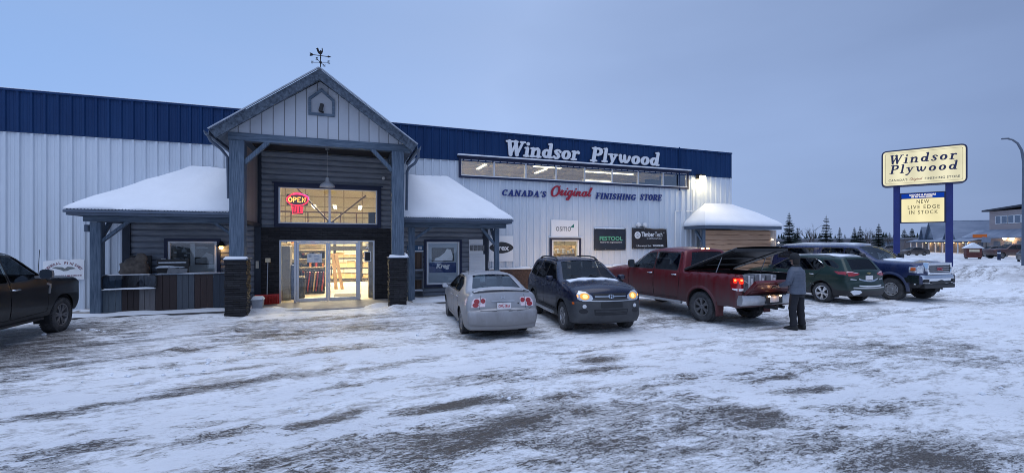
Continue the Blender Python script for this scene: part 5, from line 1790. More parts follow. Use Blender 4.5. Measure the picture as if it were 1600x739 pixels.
for x, lab in ((19.55, 'tiny glowing dot on the pale end panel of the corner porch'), (19.95, 'tiny glowing dot at the outer corner of the corner porch')):
    mb = MB(); mb.blob((x, 16.3, 2.28 if x < 19.8 else 2.12), .035); tag(mb.build('bright_dot', emis('dot_glow', (1, .9, .7), 9)), lab, 'bulb')  # glowing blobs for two bright specks of unclear source

# ------------------------------------------------------------------ weather vane
t = thing('weather_vane', 'black rooster weather vane on the porch ridge', 'weather vane', (-.80, 14.6, 7.42))
V0 = Vector((-.80, 14.6, 0))
mb = MB(); mb.tube([(-.80, 14.6, 7.38), (-.80, 14.6, 8.02)], .014, 8); mb.blob((-.80, 14.6, 7.66), .04, (1, 1, 1.1)); mb.blob((-.80, 14.6, 7.80), .02)
mb.build('pole', M_iron, t)
mb = MB()
mb.tube([(-1.10, 14.6, 7.86), (-.52, 14.6, 7.86)], .011, 6)
mb.prism([(-.60, 7.83), (-.50, 7.862), (-.60, 7.895)], 'xz', 14.59, 14.61)
mb.prism([(-1.10, 7.81), (-1.02, 7.83), (-1.0, 7.86), (-1.02, 7.89), (-1.10, 7.915), (-1.075, 7.863)], 'xz', 14.59, 14.61)
mb.build('arrow', M_iron, t)
mb = MB()
mb.prism([(-.80, 7.88), (-.755, 7.93), (-.735, 7.99), (-.74, 8.06), (-.75, 8.10), (-.77, 8.09), (-.765, 8.03), (-.785, 7.985), (-.83, 7.99), (-.85, 8.03), (-.86, 8.07), (-.88, 8.085), (-.90, 8.07), (-.93, 8.045), (-.905, 8.03), (-.895, 7.98), (-.86, 7.92)], 'xz', 14.592, 14.608)
mb.build('rooster', M_iron, t)
mb = MB()
for a, ch in ((-20, 'E'), (70, 'N'), (160, 'W'), (250, 'S')):
    d = Vector((math.cos(R(a)), math.sin(R(a)), 0))
    c = Vector((-.80, 14.6, 7.66))
    mb.tube([c, c + d * .22], .008, 6)
    e_ = c + d * .25
    ux = Vector((1, 0, 0))
    font_text(mb, ch, e_ - ux * .035 - Vector((0, 0, .045)), ux, (0, 0, 1), .07, .09, .012, bold=.03)
mb.build('letter_arms', M_iron, t)
t.location.z -= .14

# snow shovel and a can by the left pier
t = thing('snow_shovel', 'red snow pusher leaning on the stone wall left of the doors', 'shovel', (-2.5, 16.7, .05))
M_shov = pmat('red_plastic', (.42, .022, .018), .45, var=.15, vs=6)
rows = []
for i in range(9):
    u = i / 8
    rows.append([(-2.92 + .72 * u, 16.86 - .10 * math.sin(math.pi * v * .6) + .04 * v, .07 + .33 * v) for v in [k / 6 for k in range(7)]])
mb = MB(); mb.grid(rows)
for k in range(9):
    x = -2.88 + .08 * k
    mb.box(x - .006, x + .006, 16.72, 16.79, .12, .36)
o = mb.build('blade', M_shov, t); so = o.modifiers.new('thick', 'SOLIDIFY'); so.thickness = .012
mb = MB(); mb.tube([(-2.56, 16.80, .38), (-2.58, 17.08, 1.45)], .016, 8); mb.build('handle', M_steel, t)
mb = MB(); mb.box(-2.66, -2.50, 17.05, 17.11, 1.45, 1.60); mb.build('grip', M_cream, t, bevel=.02)
t = thing('ash_can', 'small grey square ash can with snow on top beside the left pier', 'ash can', (-2.66, 15.05, .05))
mb = MB(); mb.prism([(-2.72, .0), (-2.47, .0), (-2.44, .42), (-2.75, .42)], 'xz', 15.3, 15.55); mb.build('can', pmat('galvanised', (.30, .32, .36), .5, metal=.4, var=.15, vs=6), t, bevel=.01)
mb = MB(); snow_patch(mb, -2.77, -2.42, 15.28, 15.57, .42, .09, .05, 87, .08); mb.build('snow', M_snow, t, smooth=True)
t = thing('coach_lantern', 'small dark bracket lamp on the post left of the doors', 'lamp', (-2.86, 17.1, 2.0)) if False else None
mb = MB(); mb.box(-2.95, -2.86, YL - .20, YL - .165, 1.25, 1.5); tag(mb.build('mailbox_plate', pmat('pale_plate', (.42, .40, .34), .5, var=.08, vs=4), bevel=.005), 'small pale plate on the dark post left of the doors', 'plate')

# ------------------------------------------------------------------ vehicles
def catmull(ctrl, k=6):
    """smooth profile through control points (x, z, crown, r[, corner]); returns samples and the sample index of every control point"""
    out = []; idx = []
    n = len(ctrl)
    for i in range(n - 1):
        p1, p2 = ctrl[i], ctrl[i + 1]
        p0 = ctrl[i - 1] if i > 0 and not (len(p1) > 4 and p1[4]) else None
        p3 = ctrl[i + 2] if i + 2 < n and not (len(p2) > 4 and p2[4]) else None
        a1 = Vector(p1[:2]); a2 = Vector(p2[:2])
        L = (a2 - a1).length
        t1 = (a2 - a1) if p0 is None else ((a1 - Vector(p0[:2])).normalized() + (a2 - a1).normalized()).normalized() * L
        t2 = (a2 - a1) if p3 is None else ((a2 - a1).normalized() + (Vector(p3[:2]) - a2).normalized()).normalized() * L
        idx.append(len(out))
        for j in range(k):
            t = j / k
            h1 = 2 * t ** 3 - 3 * t ** 2 + 1; h2 = t ** 3 - 2 * t ** 2 + t; h3 = -2 * t ** 3 + 3 * t ** 2; h4 = t ** 3 - t ** 2
            q = a1 * h1 + t1 * h2 + a2 * h3 + t2 * h4
            out.append((q.x, q.y, p1[2] + (p2[2] - p1[2]) * t, p1[3] + (p2[3] - p1[3]) * t))
    idx.append(len(out)); out.append(tuple(ctrl[-1][:4]))
    return out, idx


class Car:
    def __init__(s, spec):
        s.sp = spec
        pr = [list(p) for p in spec['prof']]
        for i, k in ((0, .25), (1, .6), (-1, .25), (-2, .6)):      # the lower edge of a bumper is nearly straight across
            pr[i][2] *= k; pr[i][3] *= .6
        s.prof, s.idx = catmull(pr)
        s.W = spec['W'] / 2
        s.bvh = None

    def y0(s, x, z):
        """half width before edge rounding"""
        sp = s.sp
        xf = s.prof[0][0]
        front = max(p[0] for p in s.prof); rear = min(p[0] for p in s.prof)
        y = np.full(np.shape(x), s.W)
        lf, df = sp.get('taper_f', (.9, .10)); lr, dr = sp.get('taper_r', (.8, .07))
        t = np.clip((x - (front - lf)) / lf, 0, 1); y = y - df * t ** 2.2
        t = np.clip(((rear + lr) - x) / lr, 0, 1); y = y - dr * t ** 2.2
        zm = sp.get('zmid', .62); zb = sp['belt']; z0 = sp['z0']
        t = np.clip((zm - z) / (zm - z0), 0, 1.2); y = y - sp.get('tuck', .06) * t ** 2
        t = np.clip((z - zm) / (zb - zm), 0, 1); y = y - sp.get('shoulder', .035) * t ** 2
        y = y - np.clip(z - zb, 0, 9) * sp.get('tumble', .42)
        # a soft crease along the flank
        zc = sp.get('crease', zb - .10)
        y = y + sp.get('crease_h', .012) * np.exp(-((z - zc) / .05) ** 2)
        return y

    def yside(s, P):
        d, bi, bt = dist_to_polyline(P, s.prof)
        r = np.array([p[3] for p in s.prof])
        rr = r[bi] + (r[np.minimum(bi + 1, len(r) - 1)] - r[bi]) * bt
        k = np.clip(1 - d / rr, 0, 1)
        return s.y0(P[:, 0], P[:, 1]) - rr * (1 - np.sqrt(np.clip(1 - k * k, 0, 1)))

    def strip_edge(s, i):
        x, z, c, r = s.prof[i]
        return float(s.y0(np.array([x]), np.array([z]))[0]) - r

    def normal2(s, i):
        a = s.prof[max(0, i - 1)]; b = s.prof[min(len(s.prof) - 1, i + 1)]
        d = Vector((b[0] - a[0], b[1] - a[1]))
        if d.length < 1e-6: return Vector((0, 1))
        d.normalize()
        n = Vector((d.y, -d.x))
        return n if True else n

    def strip_point(s, i, v):
        x, z, c, r = s.prof[i]
        y = s.strip_edge(i) * v
        n = s.nrm[i]
        k = c * (1 - v * v)
        return (x + n.x * k, y, z + n.y * k)

    def build(s, root, mats):
        """mats: body, trim(black), glass side, glass front, lower"""
        sp = s.sp
        # outward normals of the profile (it runs front -> over the top -> rear, so outward is to the left of travel mirrored)
        s.nrm = []
        cx = sum(p[0] for p in s.prof) / len(s.prof); cz = .5
        for i in range(len(s.prof)):
            a = s.prof[max(0, i - 1)]; b = s.prof[min(len(s.prof) - 1, i + 1)]
            d = Vector((b[0] - a[0], b[1] - a[1])).normalized() if (abs(b[0] - a[0]) + abs(b[1] - a[1])) > 1e-6 else Vector((-1, 0))
            s.nrm.append(Vector((d.y, -d.x)))
        # profile goes from +x (front) to -x: travel direction -x on top -> normal (d.y,-d.x) = (0, +1) up: outward
        outline = [(p[0], p[1]) for p in s.prof]
        under = sp.get('under', [])
        sil = outline + list(under)
        arches = [(sp['xf'], sp['ra']), (sp['xr'], sp['ra'])]
        zc = sp['rw']
        az = sp.get('arch_z', zc + .01)
        circ = [[(ax + ra * math.cos(2 * math.pi * k / 40), az + ra * math.sin(2 * math.pi * k / 40)) for k in range(40)] for ax, ra in arches]
        wins = [dense(rounded(w, sp.get('win_r', .05), 3), .07) for w in sp['windows']]
        trims = [dense(shrink(rounded(w, sp.get('win_r', .05), 3), -.028), .07) for w in sp['windows']]
        doors = [dense(rounded(dr, .06, 3), .07) for dr in sp['doors']]
        gap = .006
        d_in = [shrink(dr, gap) for dr in doors]; d_out = [shrink(dr, -gap) for dr in doors]
        lowers = [dense(p, .08) for p in sp.get('cladding', [])]
        silD = dense(sil, .08)
        polys = [silD] + circ + wins + trims + d_in + d_out + lowers
        G = grid_points(sil, sp.get('step', .075))
        keep = np.ones(len(G), bool)
        for pl in polys:
            d, _, _ = dist_to_polyline(G, pl, True)
            keep &= d > .022
        # extra rows hugging the outline so that the edge rounding is smooth
        ring = []
        for off in (.012, .03, .055, .085):
            for i in range(0, len(s.prof)):
                n_ = s.nrm[i]
                q = (s.prof[i][0] - n_.x * off, s.prof[i][1] - n_.y * off)
                ring.append(q)
        ring = np.array(ring)
        kr = inside_np(sil, ring)
        d, _, _ = dist_to_polyline(ring, s.prof)
        kr &= d > .008
        for pl in polys[1:]:
            d2, _, _ = dist_to_polyline(ring, pl, True)
            kr &= d2 > .012
        pts2, tris = cdt(polys, list(map(tuple, G[keep])) + list(map(tuple, ring[kr])))
        cen = np.array([pts2[list(t)].mean(axis=0) for t in tris])
        ins = inside_np(sil, cen)
        for (ax, ra) in arches:
            ins &= (np.hypot(cen[:, 0] - ax, cen[:, 1] - az) > ra * .995)
        kind = np.where(ins, 0, -1)
        for i, p in enumerate(lowers):
            kind[(kind == 0) & inside_np(p, cen)] = 2
        trimmask = np.zeros(len(cen), bool)
        for p in trims: trimmask |= inside_np(p, cen)
        winmask = np.full(len(cen), -1)
        for i, p in enumerate(wins): winmask[inside_np(p, cen)] = i
        doormask = np.full(len(cen), -1); gapmask = np.zeros(len(cen), bool)
        for i in range(len(doors)):
            o_ = inside_np(d_out[i], cen); n_ = inside_np(d_in[i], cen)
            doormask[n_] = i; gapmask |= (o_ & ~n_)
        gapmask &= (doormask < 0)
        y = s.yside(pts2)
        for sd in (1, -1):
            body = s.mb_body
            V = [(p[0], sd * yy, p[1]) for p, yy in zip(pts2, y)]
            def take(mask):
                used = {}; vs = []; fs = []
                for t in np.nonzero(mask)[0]:
                    f = []
                    for q in tris[t]:
                        if q not in used:
                            used[q] = len(vs); vs.append(V[q])
                        f.append(used[q])
                    fs.append(f if sd < 0 else f[::-1])
                return vs, fs
            base = (kind >= 0) & (winmask < 0) & ~gapmask
            for mi, mk in ((0, base & (kind == 0) & ~trimmask & (doormask < 0)), (1, base & trimmask & (doormask < 0)), (2, base & (kind == 2) & ~trimmask & (doormask < 0))):
                body.add(*take(mk), mi)
            door_objs = []
            for i in range(len(doors)):
                mb = MB()
                for mi, mk in ((0, base & (kind == 0) & ~trimmask & (doormask == i)), (1, base & trimmask & (doormask == i)), (2, base & (kind == 2) & ~trimmask & (doormask == i))):
                    mb.add(*take(mk), mi)
                o = mb.build('door', mats[:3], root, smooth=40)
                door_objs.append(o)
            for i in range(len(wins)):
                vs, fs = take((kind >= 0) & (winmask == i))
                vs = [(v[0], v[1] - sd * .012, v[2]) for v in vs]
                mb = MB(); mb.add(vs, fs)
                c = Vector(wins[i][0]) * 0
                cxw = sum(p[0] for p in wins[i]) / len(wins[i]); czw = sum(p[1] for p in wins[i]) / len(wins[i])
                par = root
                for k_, dr in enumerate(doors):
                    if inside(dr, cxw, czw): par = door_objs[k_]
                g = sp.get('win_glass', [2] * len(wins))[i]
                mb.build('side_window' if par is root else 'window', mats[3 + (0 if g == 2 else 1)], par, smooth=True)
            s.doors = getattr(s, 'doors', []) + [(sd, door_objs)]
        # strip across the car
        nv = 20
        vsn = [-1 + 2 * k / nv for k in range(nv + 1)]
        panes = sp['panes']           # name, control range a..b, v-limit bottom, v-limit top
        smat = sp.get('strip_mat', [])
        open_rng = sp.get('open', None)
        ns = len(s.prof)
        pane_mb = {}
        for i in range(ns - 1):
            pane = None
            for nm, a, b, vl in panes:
                if s.idx[a] <= i < s.idx[b]: pane = (nm, vl, s.idx[a], s.idx[b])
            mi = 0
            for a, b, m_ in smat:
                if s.idx[a] <= i < s.idx[b]: mi = m_
            isopen = open_rng and s.idx[open_rng[0]] <= i < s.idx[open_rng[1]]
            vl = pane[1] if pane else (open_rng[2] if isopen else None)
            row = list(vsn)
            if vl is not None:
                row = sorted(set([v for v in vsn if abs(abs(v) - vl) > .03] + [vl, -vl]))
            for a, b in zip(row[:-1], row[1:]):
                q = [s.strip_point(i, a), s.strip_point(i, b), s.strip_point(i + 1, b), s.strip_point(i + 1, a)]
                mid = abs((a + b) / 2)
                if pane and mid < vl:
                    t = pane_mb.setdefault(pane[0], MB())
                    n_ = s.nrm[i]
                    q = [(p[0] - n_.x * .008, p[1], p[2] - n_.y * .008) for p in q]
                    t.add(q, [(0, 1, 2, 3)])
                elif isopen and mid < vl:
                    continue
                else:
                    m2 = 1 if pane and mid < vl + .06 and False else mi
                    s.mb_body.add(q, [(0, 1, 2, 3)], m2)
        for nm, mb in pane_mb.items():
            bm_weld(mb)
            o = mb.build(nm, mats[4] if (nm == 'windshield' or sp.get('clear_rear')) else mats[3], root, smooth=True)
        # floor
        zf = sp['z0'] + .02
        x0 = s.prof[0][0]; x1 = s.prof[-1][0]
        bm_weld(s.mb_body)
        s.body = s.mb_body.build('body', mats[:3], root, smooth=38, recalc=False)
        vs = [v for v in s.mb_body.v]; fs = [f for f in s.mb_body.f]
        s.bvh = BVHTree.FromPolygons(vs, fs)
        # wheel wells and dark underbody
        mb = MB()
        wi = s.W - .34
        for ax, ra in arches:
            for sd in (1, -1):
                rows = []
                for k in range(17):
                    t = math.pi * (-.12 + 1.24 * k / 16)
                    px_, pz_ = ax + (ra + .004) * math.cos(t), az + (ra + .004) * math.sin(t)
                    rows.append([(px_, sd * (s.W - .05), pz_), (px_, sd * wi, pz_)])
                mb.grid(rows)
                mb.add([(r_[1][0], r_[1][1], r_[1][2]) for r_ in rows], [tuple(range(len(rows)))])
        mb.box(min(x0, sp['xf'] + sp['ra']) - .02, x0 - .08, -s.W + .22, s.W - .22, sp['z0'], sp['z0'] + .12) if False else None
        mb.box(x1 + .12, x0 - .10, -wi, wi, sp['z0'] + .015, sp['z0'] + .10)
        mb.box(sp['xr'] + sp['ra'], sp['xf'] - sp['ra'], -s.W + .12, s.W - .12, sp['z0'] + .012, sp['z0'] + .09)
        mb.tube([(sp['xf'], -wi, zc), (sp['xf'], wi, zc)], .05, 8); mb.tube([(sp['xr'], -wi, zc), (sp['xr'], wi, zc)], .05, 8)
        s.under = mb.build('underbody', M_dark, root)

    def hit(s, o, d):
        h = s.bvh.ray_cast(Vector(o), Vector(d))
        return h[0]

    def decal(s, root, name, mat, poly, face, off=.004, th=.012, step=.05, sd=1, smooth=True, mi=0, mb=None, flat=False):
        """a shaped piece lying on the bodywork: poly in (y,z) for 'F'/'R', (x,z) for 'S', (x,y) for 'T'"""
        pd = dense(poly, step)
        G = grid_points(pd, step)
        if len(G):
            d, _, _ = dist_to_polyline(G, pd, True)
            G = G[d > step * .35]
        pts, tris = cdt([pd], list(map(tuple, G)))
        tris = [t for t in tris if inside(pd, *pts[list(t)].mean(axis=0))]
        far = 6
        D = {'F': Vector((1, 0, 0)), 'R': Vector((-1, 0, 0)), 'S': Vector((0, sd, 0)), 'T': Vector((0, 0, 1))}[face]
        out = []; ok = []
        for p in pts:
            base = {'F': Vector((0, p[0], p[1])), 'R': Vector((0, p[0], p[1])), 'S': Vector((p[0], 0, p[1])), 'T': Vector((p[0], p[1], 0))}[face]
            h = s.bvh.ray_cast(base + D * far, -D)
            out.append(h[0]); ok.append(h[0] is not None)
        if not any(ok): return None
        vals = [o.dot(D) for o in out if o is not None]
        mean = sorted(vals)[len(vals) // 2]
        if flat: fl = max(vals)
        res = []
        for p, o in zip(pts, out):
            base = {'F': Vector((0, p[0], p[1])), 'R': Vector((0, p[0], p[1])), 'S': Vector((p[0], 0, p[1])), 'T': Vector((p[0], p[1], 0))}[face]
            k = o.dot(D) if o is not None else mean
            if flat: k = fl
            elif o is not None and abs(k - mean) > (.9 if face == 'T' else .35): k = mean
            res.append(base + D * (k + off))
        m = mb or MB()
        n = len(res)
        back = [r - D * (off + th) for r in res]
        cnt = {}
        for t in tris:
            for a, b in ((t[0], t[1]), (t[1], t[2]), (t[2], t[0])):
                cnt[(min(a, b), max(a, b))] = cnt.get((min(a, b), max(a, b)), 0) + 1
        fs = [list(t) for t in tris] + [[a, b, b + n, a + n] for (a, b), c in cnt.items() if c == 1]
        m.add(res + back, fs, mi)
        if mb is None:
            return m.build(name, mat, root, smooth=45)


def bm_weld(mb, eps=5):
    seen = {}; remap = []; nv = []
    for v in mb.v:
        k = (round(v[0], 4), round(v[1], 4), round(v[2], 4))
        if k not in seen:
            seen[k] = len(nv); nv.append(v)
        remap.append(seen[k])
    nf = []; nm = []
    for f, m in zip(mb.f, mb.m):
        g = []
        for i in f:
            j = remap[i]
            if not g or g[-1] != j: g.append(j)
        if len(g) > 1 and g[0] == g[-1]: g.pop()
        if len(g) > 2: nf.append(g); nm.append(m)
    mb.v, mb.f, mb.m = nv, nf, nm


WHEELS = {}


def wheel_meshes(key, r, rr, w, nsp, split, rim_mat, steel=False):
    if key in WHEELS: return WHEELS[key]
    mb = MB()
    h = w / 2
    prof = [(rr - .01, -h * .8), (rr + .015, -h * .95), (r - .07, -h), (r - .03, -h * .93), (r - .008, -h * .78), (r, -h * .6), (r - .012, -h * .30), (r, -h * .26), (r, h * .26), (r - .012, h * .30), (r, h * .6), (r - .008, h * .78), (r - .03, h * .93), (r - .07, h), (rr + .015, h * .95), (rr - .01, h * .8)]
    mb.lathe(prof, 44, axis='y')
    for k in range(44):       # tread blocks
        a = 2 * math.pi * (k + .5) / 44
        for y in (-h * .78, h * .78):
            c = Vector(((r - .012) * math.cos(a), y, (r - .012) * math.sin(a)))
            mb.obox(c, (.020, h * .34, .030), Matrix.Rotation(-a, 3, 'Y'))
    ty = mb.build('tyre', M_rubber, smooth=35)
    mb = MB()
    mb.lathe([(rr - .012, -h * .2), (rr - .012, h * .72), (rr + .004, h * .80), (rr + .008, h * .86), (rr - .004, h * .90), (rr - .022, h * .84), (rr - .035, h * .6), (rr - .035, -h * .2)], 44, axis='y')
    mb.lathe([(0, h * .72), (.05, h * .72), (.062, h * .66), (.075, h * .55), (.075, h * .3), (0, h * .3)], 20, axis='y')
    for k in range(nsp):
        a0 = 2 * math.pi * k / nsp
        pair = [(-split, .020), (split, .020)] if split else [(0, .036)]
        for da, hw in pair:
            a = a0 + da; ai = a0 + da * .35
            u = Vector((math.cos(ai), 0, math.sin(ai))); uo = Vector((math.cos(a), 0, math.sin(a)))
            p0 = u * .05 + Vector((0, h * .62, 0)); p1 = uo * (rr - .03) + Vector((0, h * .76, 0))
            d = (p1 - p0).normalized(); sd = d.cross(Vector((0, 1, 0))).normalized()
            w0, w1 = hw * .85, hw * 1.15
            vs = [p0 + sd * w0, p0 - sd * w0, p1 - sd * w1, p1 + sd * w1]
            vs = [v + Vector((0, .008, 0)) for v in vs] + [v - Vector((0, .05, 0)) for v in vs]
            mb.add(vs, [(0, 1, 2, 3), (7, 6, 5, 4), (0, 4, 5, 1), (1, 5, 6, 2), (2, 6, 7, 3), (3, 7, 4, 0)])
    if steel:
        mb.lathe([(.07, h * .6), (rr * .55, h * .66), (rr * .62, h * .74), (rr * .70, h * .70), (rr * .75, h * .6)], 36, axis='y')
        for k in range(8):
            a = 2 * math.pi * k / 8
            mb.lathe([(0, h * .74), (.014, h * .74), (.016, h * .6)], 8, (.105 * math.cos(a), 0, .105 * math.sin(a)), 'y')
    else:
        for k in range(5):
            a = 2 * math.pi * (k + .5) / 5
            mb.lathe([(0, h * .68), (.011, h * .68), (.013, h * .5)], 8, (.055 * math.cos(a), 0, .055 * math.sin(a)), 'y')
    ri = mb.build('rim', rim_mat, smooth=30)
    mb = MB()
    mb.lathe([(0, h * .18), (rr * .62, h * .18), (rr * .64, h * .14), (rr * .64, h * .05), (rr - .03, h * .02), (rr - .03, -h * .1), (0, -h * .1)], 32, axis='y')
    di = mb.build('brake_disc', M_dark, smooth=35)
    WHEELS[key] = (ty.data, ri.data, di.data)
    for o in (ty, ri, di): bpy.data.objects.remove(o)
    return WHEELS[key]


def add_wheels(root, sp, key, rim_mat, nsp=5, split=.0, steel=False):
    r = sp['rw']; rr = sp['rim']; w = sp.get('tw', .23)
    ty, ri, di = wheel_meshes(key, r, rr, w, nsp, split, rim_mat, steel)
    for ax in (sp['xf'], sp['xr']):
        for sd in (1, -1):
            e = bpy.data.objects.new('wheel', None); e.empty_display_size = .1
            COL.objects.link(e); e.parent = root
            e.location = (ax, sd * (sp['W'] / 2 - w / 2 - sp.get('inset', .03)), r - .012)
            e.rotation_euler = (0, rnd.uniform(0, 6.28), 0 if sd > 0 else math.pi)
            if ax == sp['xf']: e.rotation_euler = (0, rnd.uniform(0, 6.28), (0 if sd > 0 else math.pi) + sp.get('steer', 0))
            for nm, me_ in (('tyre', ty), ('rim', ri), ('brake_disc', di)):
                o = bpy.data.objects.new(nm, me_); COL.objects.link(o); o.parent = e


M_seat = pmat('seat_cloth', (.055, .057, .062), .85, var=.2, vs=8)
M_seat_l = pmat('light_seat_cloth', (.16, .165, .175), .85, var=.15, vs=8)


def interior(root, sp, seats, dash_x, z_floor, W, mat=None, wheel_side=1, sit=.0):
    """seat rows with headrests, dashboard and steering wheel"""
    mat = mat or M_seat
    mb = MB()
    for x, ys, tall in seats:
        for y in ys:
            w = .48 if len(ys) < 3 else .40
            mb.obox((x + .12, y, z_floor + .34), (.50, w, .16), Matrix.Rotation(R(-6), 3, 'Y'))
            mb.obox((x - .20, y, z_floor + .34 + tall / 2), (.15, w * .92, tall), Matrix.Rotation(R(-14), 3, 'Y'))
            mb.obox((x - .315, y, z_floor + .34 + tall + .13), (.10, .25, .20), Matrix.Rotation(R(-10), 3, 'Y'))
            mb.tube([(x - .28, y - .06, z_floor + .3 + tall), (x - .31, y - .06, z_floor + .4 + tall)], .008, 6); mb.tube([(x - .28, y + .06, z_floor + .3 + tall), (x - .31, y + .06, z_floor + .4 + tall)], .008, 6)
    mb.build('seats', mat, root, bevel=.045, seg=3)
    mb = MB()
    mb.obox((dash_x, 0, z_floor + .60), (.40, W * 1.72, .28))
    mb.box(sp['xr'] - .2, dash_x, -W + .22, W - .22, z_floor - .02, z_floor + .03)
    mb.build('dashboard', M_dark, root, bevel=.05)
    mb = MB()
    c = Vector((dash_x - .34, .36 * wheel_side, z_floor + .70))
    ring = [c + Vector((math.sin(R(24)) * .185 * math.sin(R(a)), .185 * math.cos(R(a)), math.cos(R(24)) * .185 * math.sin(R(a)))) for a in range(0, 361, 20)]
    mb.tube(ring, .016, 7, caps=False); mb.tube([c + Vector((0, -.17, 0)), c + Vector((.03, 0, 0)), c + Vector((0, .17, 0))], .018, 6); mb.tube([c, c + Vector((.25, 0, -.1))], .03, 8)
    mb.build('steering_wheel', M_black, root, smooth=True)


def mirror_pair(root, x, y, z, mat, size=(.13, .20, .15), glassm=None):
    for sd in (1, -1):
        mb = MB()
        rows = []
        n = 10
        for k, (t, s_) in enumerate(((0, .55), (.25, .9), (.6, 1.0), (1.0, .96))):
            row = []
            for j in range(n):
                a = 2 * math.pi * j / n
                c_ = math.copysign(abs(math.cos(a)) ** .6, math.cos(a)); s2 = math.copysign(abs(math.sin(a)) ** .6, math.sin(a))
                row.append((x + size[0] * (.5 - t), sd * (y + .06 + size[1] / 2 + size[1] / 2 * c_ * s_), z + size[2] / 2 * s2 * s_))
            rows.append(row)
        mb.grid(rows, 0, True); mb.add(rows[0], [tuple(range(n))]); mb.add([Vector(p) + Vector((.004, 0, 0)) for p in rows[-1]], [tuple(range(n))], 1)
        mb.obox((x, sd * (y + .03), z - size[2] * .30), (.06, .12, .05))
        mb.build('wing_mirror', [mat, MATS['mirror_glass']], root, smooth=45)


pmat('mirror_glass', (.75, .80, .85), .05, metal=1.0)
M_lens_clear = pmat('headlamp_lens', (.55, .56, .58), .12, metal=.5, coat=1.0, var=.15, vs=14)
M_lens_red = pmat('tail_lens', (.30, .008, .012), .15, coat=1.0, var=.25, vs=14)
M_lens_pink = pmat('clear_tail_lens', (.74, .60, .62), .15, coat=1.0, var=.12, vs=14)
M_lens_amber = pmat('amber_lens', (.55, .10, .01), .15, coat=1.0, var=.2, vs=14)
M_plate = pmat('licence_plate', (.62, .60, .60), .5, var=.06, vs=8)
M_plate_red = pmat('plate_red', (.42, .03, .05), .5, var=.05, vs=8)
M_lamp_on = emis('headlamp_lit', (1.0, .50, .12), 1.0)
M_lamp_core = emis('headlamp_core', (1.0, .70, .28), 1.9)
M_tail_on = emis('tail_lamp_lit', (1.0, .030, .012), 1.5)
M_amber_on = emis('amber_lamp_lit', (1.0, .30, .06), 2.5)


def ell(cy, cz, ry, rz, n=20, a0=0, a1=360):
    return [(cy + ry * math.cos(R(a0 + (a1 - a0) * k / n)), cz + rz * math.sin(R(a0 + (a1 - a0) * k / n))) for k in range(n)]


def handle(car, root, x, z, L, mat, sd, par=None):
    y = float(car.yside(np.array([[x, z]]))[0])
    mb = MB()
    mb.tube([(x - L / 2, sd * (y - .004), z), (x - L * .38, sd * (y + .03), z), (x + L * .38, sd * (y + .03), z), (x + L / 2, sd * (y - .004), z)], [.014, .017, .017, .014], 8)
    mb.build('handle', mat, par or root, smooth=True)


def make_car(name, label, cat, spec, loc, heading, paint, lower=None, glass_side=None, glass_front=None, trim=None):
    root = thing(name, label, cat, (loc[0], loc[1], 0.0), R(heading), world_geo=False)
    c = Car(spec); c.mb_body = MB(); c.nrm = []
    c.build(root, [paint, trim or M_black, lower or M_black, glass_side or M_glass_dark, glass_front or M_glass_car])
    c.root = root
    return c, root


def spot(root, loc, energy, col, rx, size=100, rad=.08):
    ld = bpy.data.lights.new('lamp_beam', 'SPOT'); ld.energy = energy; ld.color = col; ld.spot_size = R(size); ld.spot_blend = .7; ld.shadow_soft_size = rad
    lo = bpy.data.objects.new('lamp_beam', ld); COL.objects.link(lo); lo.parent = root; lo.location = loc
    lo.rotation_euler = (R(rx), 0, R(-90))      # shines along +x of the vehicle
    return lo

# ---- silver sedan seen from behind
P_silver = car_paint('silver_paint', (.44, .45, .48), dirt=(.20, .19, .185), zlo=.2, zhi=1.0, amount=.8, rough=.36, metal=.55, base=.25)
SED = dict(W=1.72, belt=.93, z0=.20, zmid=.60, tumble=.50, tuck=.07, rw=.305, rim=.195, ra=.345, xf=1.31, xr=-1.31, tw=.19, inset=.035, crease=.80,
           prof=[(2.05, .20, .10, .10), (2.14, .32, .16, .16), (2.15, .48, .18, .18), (2.10, .62, .16, .14), (1.98, .72, .10, .10), (1.55, .83, .05, .09), (1.12, .91, .05, .09, 1), (.98, .95, .07, .06), (.22, 1.335, .05, .07), (-.05, 1.375, .04, .08), (-.55, 1.39, .04, .08), (-.98, 1.35, .04, .07), (-1.62, 1.075, .06, .06), (-1.76, 1.035, .04, .07, 1), (-2.08, 1.045, .035, .06), (-2.17, 1.02, .05, .07, 1), (-2.22, .78, .04, .09), (-2.23, .675, .05, .09, 1), (-2.30, .655, .06, .09, 1), (-2.325, .60, .06, .10), (-2.325, .36, .06, .10, 1), (-2.29, .33, .06, .09), (-2.29, .25, .06, .09), (-2.22, .22, .1, .10)],
           windows=[[(.86, .965), (.30, 1.285), (-.22, 1.32), (-.25, .975)], [(-.31, .975), (-.28, 1.32), (-.72, 1.30), (-1.10, 1.14), (-1.02, .99)]],
           doors=[[(.93, .93), (.93, .34), (-.26, .30), (-.275, 1.355), (.22, 1.315)], [(-.285, .30), (-.88, .30), (-1.0, .62), (-1.10, .95), (-1.18, 1.14), (-.78, 1.33), (-.29, 1.355)]],
           panes=[('windshield', 7, 8, .93), ('rear_window', 11, 12, .86)], clear_rear=1, taper_f=(1.0, .12), taper_r=(.9, .045))
c, root = make_car('silver_sedan', 'silver sedan with a rear spoiler, muddy bumper and round red tail lamps', 'car', SED, (3.36, 11.53), 85.5, P_silver, glass_side=glass('light_car_glass', (.40, .46, .48), .09), glass_front=glass('rear_screen_glass', (.62, .72, .76), .10))
add_wheels(root, SED, 'sedan', M_alloy_grey, 7)
root.scale = (.98, .965, .965)
interior(root, SED, [(.25, (.36, -.36), .56), (-.75, (.42, 0, -.42), .46)], .80, .28, .86, M_seat_l)
